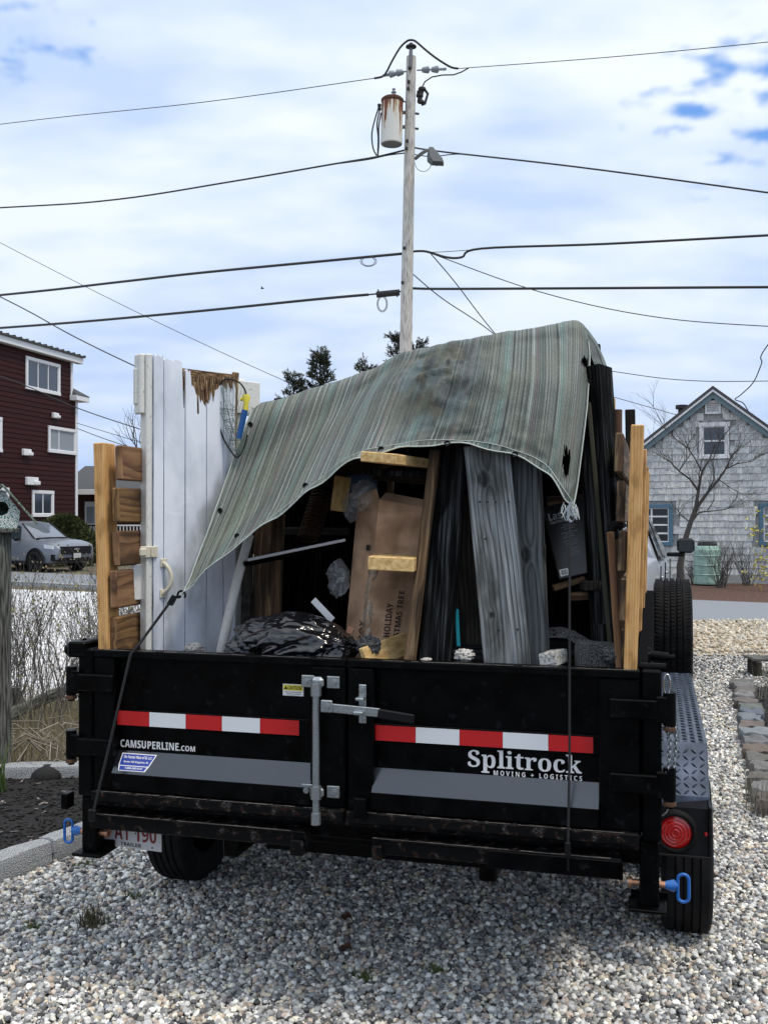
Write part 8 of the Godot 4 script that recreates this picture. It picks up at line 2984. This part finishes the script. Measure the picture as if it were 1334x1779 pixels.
	var rbb := W(118, 1196, 8.9)
	g = Geo.new()
	g.box(Transform3D(Basis(Quaternion(Vector3.RIGHT, (rbb - ra).normalized())), (ra + rbb) * 0.5), Vector3(ra.distance_to(rbb), 0.09, 0.07), 0.015)
	for i in g.t.size(): g.t[i] = Vector2(g.t[i].x, g.t[i].y)
	solid("fence_rail", g, M.post_wood, "fallen grey split rail lying in the scrub left of the trailer", "rail", Transform3D(), (ra + rbb) * 0.5)
	var rk := G(82, 1362)
	var nz := FastNoiseLite.new()
	nz.seed = 3
	g = Geo.new()
	g.tint = Color(0.011, 0.0105, 0.011)
	g.lump(Transform3D(Basis().scaled(Vector3(0.11, 0.08, 0.1)), rk + Vector3(0, 0.05, 0)), nz, 0.9, 1.9, 16, 22)
	solid("dark_rock", g, M.stone, "dark rounded rock among dead canes behind the mulch bed", "rock", Transform3D(), rk)
	# right bed: white ball, weathered seat plank, dead stems
	var wb := G(1310, 1258)
	g = Geo.new()
	g.tint = Color(0.72, 0.73, 0.75)
	g.lump(Transform3D(Basis().scaled(Vector3(0.05, 0.045, 0.05)), wb + Vector3(0, 0.045, 0)), nz, 0.04, 2.0, 14, 18)
	solid("white_ball", g, M.stone, "white ball lying in the dark bed at the right edge", "ball", Transform3D(), wb)
	var sb := G(1345, 1182)
	var bench := thing("weathered_planks", "low pale grey plank crate standing in the right bed", "planks", Transform3D(), sb)
	for i in 3:
		g = Geo.new()
		g.box(Transform3D(Basis(Vector3.UP, -0.25), sb + Vector3(0.12, 0.2, -0.16 - i * 0.12)), Vector3(0.6, 0.03, 0.1), 0.005, Vector2(i * 0.3, 0))
		put(bench, "board", g, M.post_wood)
	g = Geo.new()
	for s in [-1, 1]: g.bx(sb + Vector3(0.12 + s * 0.24, 0.09, -0.28), Vector3(0.06, 0.18, 0.3), 0.005)
	put(bench, "support", g, M.dim_plank)
	for q in [[1326, 1216, "dry tuft of dead stems in front of the plank crate"], [1338, 1180, "dry tuft of thin stems beside the plank crate"], [1330, 1420, "thin dead weed stems at the right edge near the border stones"]]:
		var b := G(q[0], q[1])
		g = Geo.new()
		for k in 60:
			g.tint = Color(0.17, 0.15, 0.1).lerp(Color(0.32, 0.3, 0.25), rng.randf())
			blade(g, b + Vector3(rng.randf_range(-0.12, 0.12), 0, rng.randf_range(-0.12, 0.12)), rng.randf_range(0.15, 0.42), 0.004, 0.8)
		solid("dead_tuft", g, M.dry_stem, q[2], "dead plant", Transform3D(), b)
	# moss and weeds in the drive, brown leaves
	for q in [[232, 1560, "small mossy weed in the gravel near the left tyre"], [756, 1688, "tiny green moss tuft in the gravel at the bottom centre"], [634, 1700, "smallest green moss tuft left of the centre one"], [160, 1612, "sparse dry weed in the gravel left of the left tyre"], [58, 1612, "mossy weed patch in the gravel near the kerb"], [150, 1505, "green moss patch at the foot of the kerb under the left leg"]]:
		var b := G(q[0], q[1], 0.012)
		g = Geo.new()
		for k in 110:
			g.tint = Color(0.05, 0.085, 0.02).lerp(Color(0.13, 0.15, 0.04), rng.randf()) if q[0] != 160 else Color(0.1, 0.09, 0.05)
			blade(g, b + Vector3(rng.randfn(0, 0.025), 0, rng.randfn(0, 0.02)), rng.randf_range(0.01, 0.03) if q[0] != 160 else rng.randf_range(0.03, 0.12), 0.005, 0.9)
		solid("weed_tuft", g, M.dry_stem, q[2], "weed", Transform3D(), b)
	for q in [[601, 1650, "curled brown dead leaf on the gravel, the nearer of two"], [602, 1596, "dark brown dead leaf on the shaded gravel, the farther of two"]]:
		var b := G(q[0], q[1], 0.03)
		g = Geo.new()
		var rows := []
		var us := []
		for i in 5:
			var row := []
			var uu := []
			for j in 7:
				var u := j / 6.0 - 0.5
				var v := (i / 4.0 - 0.5) * sqrt(maxf(0.0, 1.0 - 4.0 * u * u)) * 0.9
				row.append(b + Vector3(u * 0.055, 0.012 * absf(v) * 4.0 + 0.006 * sin(u * 9.0), v * 0.04)); uu.append(Vector2(u, v))
			rows.append(row); us.append(uu)
		g.tint = Color(0.07, 0.028, 0.018)
		g.sheet(rows, us, Vector3.UP)
		solid("dead_leaf", g, M.dry_stem, q[2], "leaf", Transform3D(), b)


func leaf(g: Geo, o: Vector3, d: Vector3, len: float, wide: float) -> void:
	var s := d.cross(Vector3(rng.randf_range(-1, 1), rng.randf_range(-1, 1), rng.randf_range(-1, 1))).normalized() * wide
	var nn := d.cross(s).normalized()
	g.tri(o, o + d * len * 0.5 + s, o + d * len, nn, nn, nn, Vector2.ZERO, Vector2.ZERO, Vector2.ZERO)
	g.tri(o, o + d * len, o + d * len * 0.5 - s, nn, nn, nn, Vector2.ZERO, Vector2.ZERO, Vector2.ZERO)


func blade(g: Geo, o: Vector3, h: float, wide: float, bend: float) -> void:
	var a := rng.randf() * TAU
	var out := Vector3(cos(a), 0, sin(a))
	var s := Vector3(-out.z, 0, out.x) * wide * 0.5
	var p1 := o + Vector3(0, h * 0.55, 0) + out * h * bend * 0.2
	var p2 := o + Vector3(0, h, 0) + out * h * bend * rng.randf_range(0.5, 1.0)
	var nn := s.cross(Vector3.UP).normalized()
	g.tri(o - s, o + s, p1 + s * 0.8, nn, nn, nn, Vector2.ZERO, Vector2.ZERO, Vector2.ZERO)
	g.tri(o - s, p1 + s * 0.8, p1 - s * 0.8, nn, nn, nn, Vector2.ZERO, Vector2.ZERO, Vector2.ZERO)
	g.tri(p1 - s * 0.8, p1 + s * 0.8, p2, nn, nn, nn, Vector2.ZERO, Vector2.ZERO, Vector2.ZERO)


func birdhouse(at: Vector3) -> void:
	# front looks at the camera, turned a little to its left
	var b := Basis(Vector3.UP, 0.35)
	var fr := Transform3D(b, at)
	var o := thing("birdhouse", "old birdhouse with peeling white and teal paint on the grey post", "birdhouse", fr, Vector3.ZERO)
	var w := 0.115
	var g := Geo.new()
	g.bx(Vector3(0, 0.015, -0.02), Vector3(0.22, 0.03, 0.26), 0.004)
	put(o, "base", g, M.post_wood)
	# front with a round hole: ring of quads from hole to outline
	g = Geo.new()
	var outl := [Vector2(-w * 0.82, 0.03), Vector2(w * 0.82, 0.03), Vector2(w * 1.02, 0.14), Vector2(0, 0.30), Vector2(-w * 1.02, 0.14)]
	var hc := Vector2(-0.005, 0.165)
	var hr := 0.047
	var n := 40
	var inner := []
	var outer := []
	for i in n:
		var a := TAU * i / n
		var dir := Vector2(cos(a), sin(a))
		inner.append(hc + dir * hr)
		var best := hc + dir * 0.3
		for k in 5:
			var hit = Geometry2D.segment_intersects_segment(hc, hc + dir, outl[k], outl[(k + 1) % 5])
			if hit != null: best = hit
		outer.append(best)
	for i in n:
		var j := (i + 1) % n
		var A := Vector3(inner[i].x, inner[i].y, 0.1)
		var B := Vector3(inner[j].x, inner[j].y, 0.1)
		var C := Vector3(outer[j].x, outer[j].y, 0.1)
		var D := Vector3(outer[i].x, outer[i].y, 0.1)
		g.quad(A, B, C, D, Vector3.BACK)
		g.quad(A, B, B - Vector3(0, 0, 0.02), A - Vector3(0, 0, 0.02), Vector3(hc.x, hc.y, 0) - A)
		g.quad(D, C, C - Vector3(0, 0, 0.02), D - Vector3(0, 0, 0.02), D - Vector3(hc.x, hc.y, 0))
	put(o, "front", g, M.birdhouse_paint)
	g = Geo.new()
	g.hexa([Vector3(-w * 0.8, 0.03, 0.07), Vector3(-w * 0.72, 0.03, 0.07), Vector3(-w * 0.72, 0.03, -0.12), Vector3(-w * 0.8, 0.03, -0.12)], [Vector3(-w, 0.15, 0.07), Vector3(-w * 0.92, 0.16, 0.07), Vector3(-w * 0.92, 0.16, -0.12), Vector3(-w, 0.15, -0.12)])
	g.hexa([Vector3(w * 0.8, 0.03, 0.07), Vector3(w * 0.72, 0.03, 0.07), Vector3(w * 0.72, 0.03, -0.12), Vector3(w * 0.8, 0.03, -0.12)], [Vector3(w, 0.15, 0.07), Vector3(w * 0.92, 0.16, 0.07), Vector3(w * 0.92, 0.16, -0.12), Vector3(w, 0.15, -0.12)])
	put(o, "side", g, M.birdhouse_paint)
	g = Geo.new()
	g.prism(PackedVector2Array([Vector2(-w * 0.82, 0.03), Vector2(w * 0.82, 0.03), Vector2(w, 0.14), Vector2(0, 0.29), Vector2(-w, 0.14)]), 0.014, Transform3D(Basis(), Vector3(0, 0, -0.12)))
	put(o, "back", g, M.birdhouse_roof)
	for s in [-1, 1]:
		g = Geo.new()
		var a0 := Vector3(0, 0.322, 0)
		var a1 := Vector3(s * 0.215, 0.065, 0)
		var dir := (a1 - a0).normalized()
		var nn = Vector3(-dir.y, dir.x, 0) * s
		if nn.y < 0: nn = -nn
		for k in 5:
			var f0 := k / 5.0
			var c = a0.lerp(a1, f0 + 0.11) + Vector3(0, 0, -0.01) + nn * 0.004
			g.box(Transform3D(Basis(dir, nn, dir.cross(nn)).rotated(Vector3.BACK, 0.03 * s), c), Vector3(0.085, 0.012, 0.31 + rng.randf_range(-0.006, 0.006)), 0.002, Vector2(rng.randf(), rng.randf()))
		put(o, "roof", g, M.birdhouse_roof)


func _ready() -> void:
	setup()
	materials()
	ground()
	red_house()
	shingle_house()
	pole()
	plants()
	suv()
	pickup()
	build_trailer()
	cargo()
	tarp()
	cords()
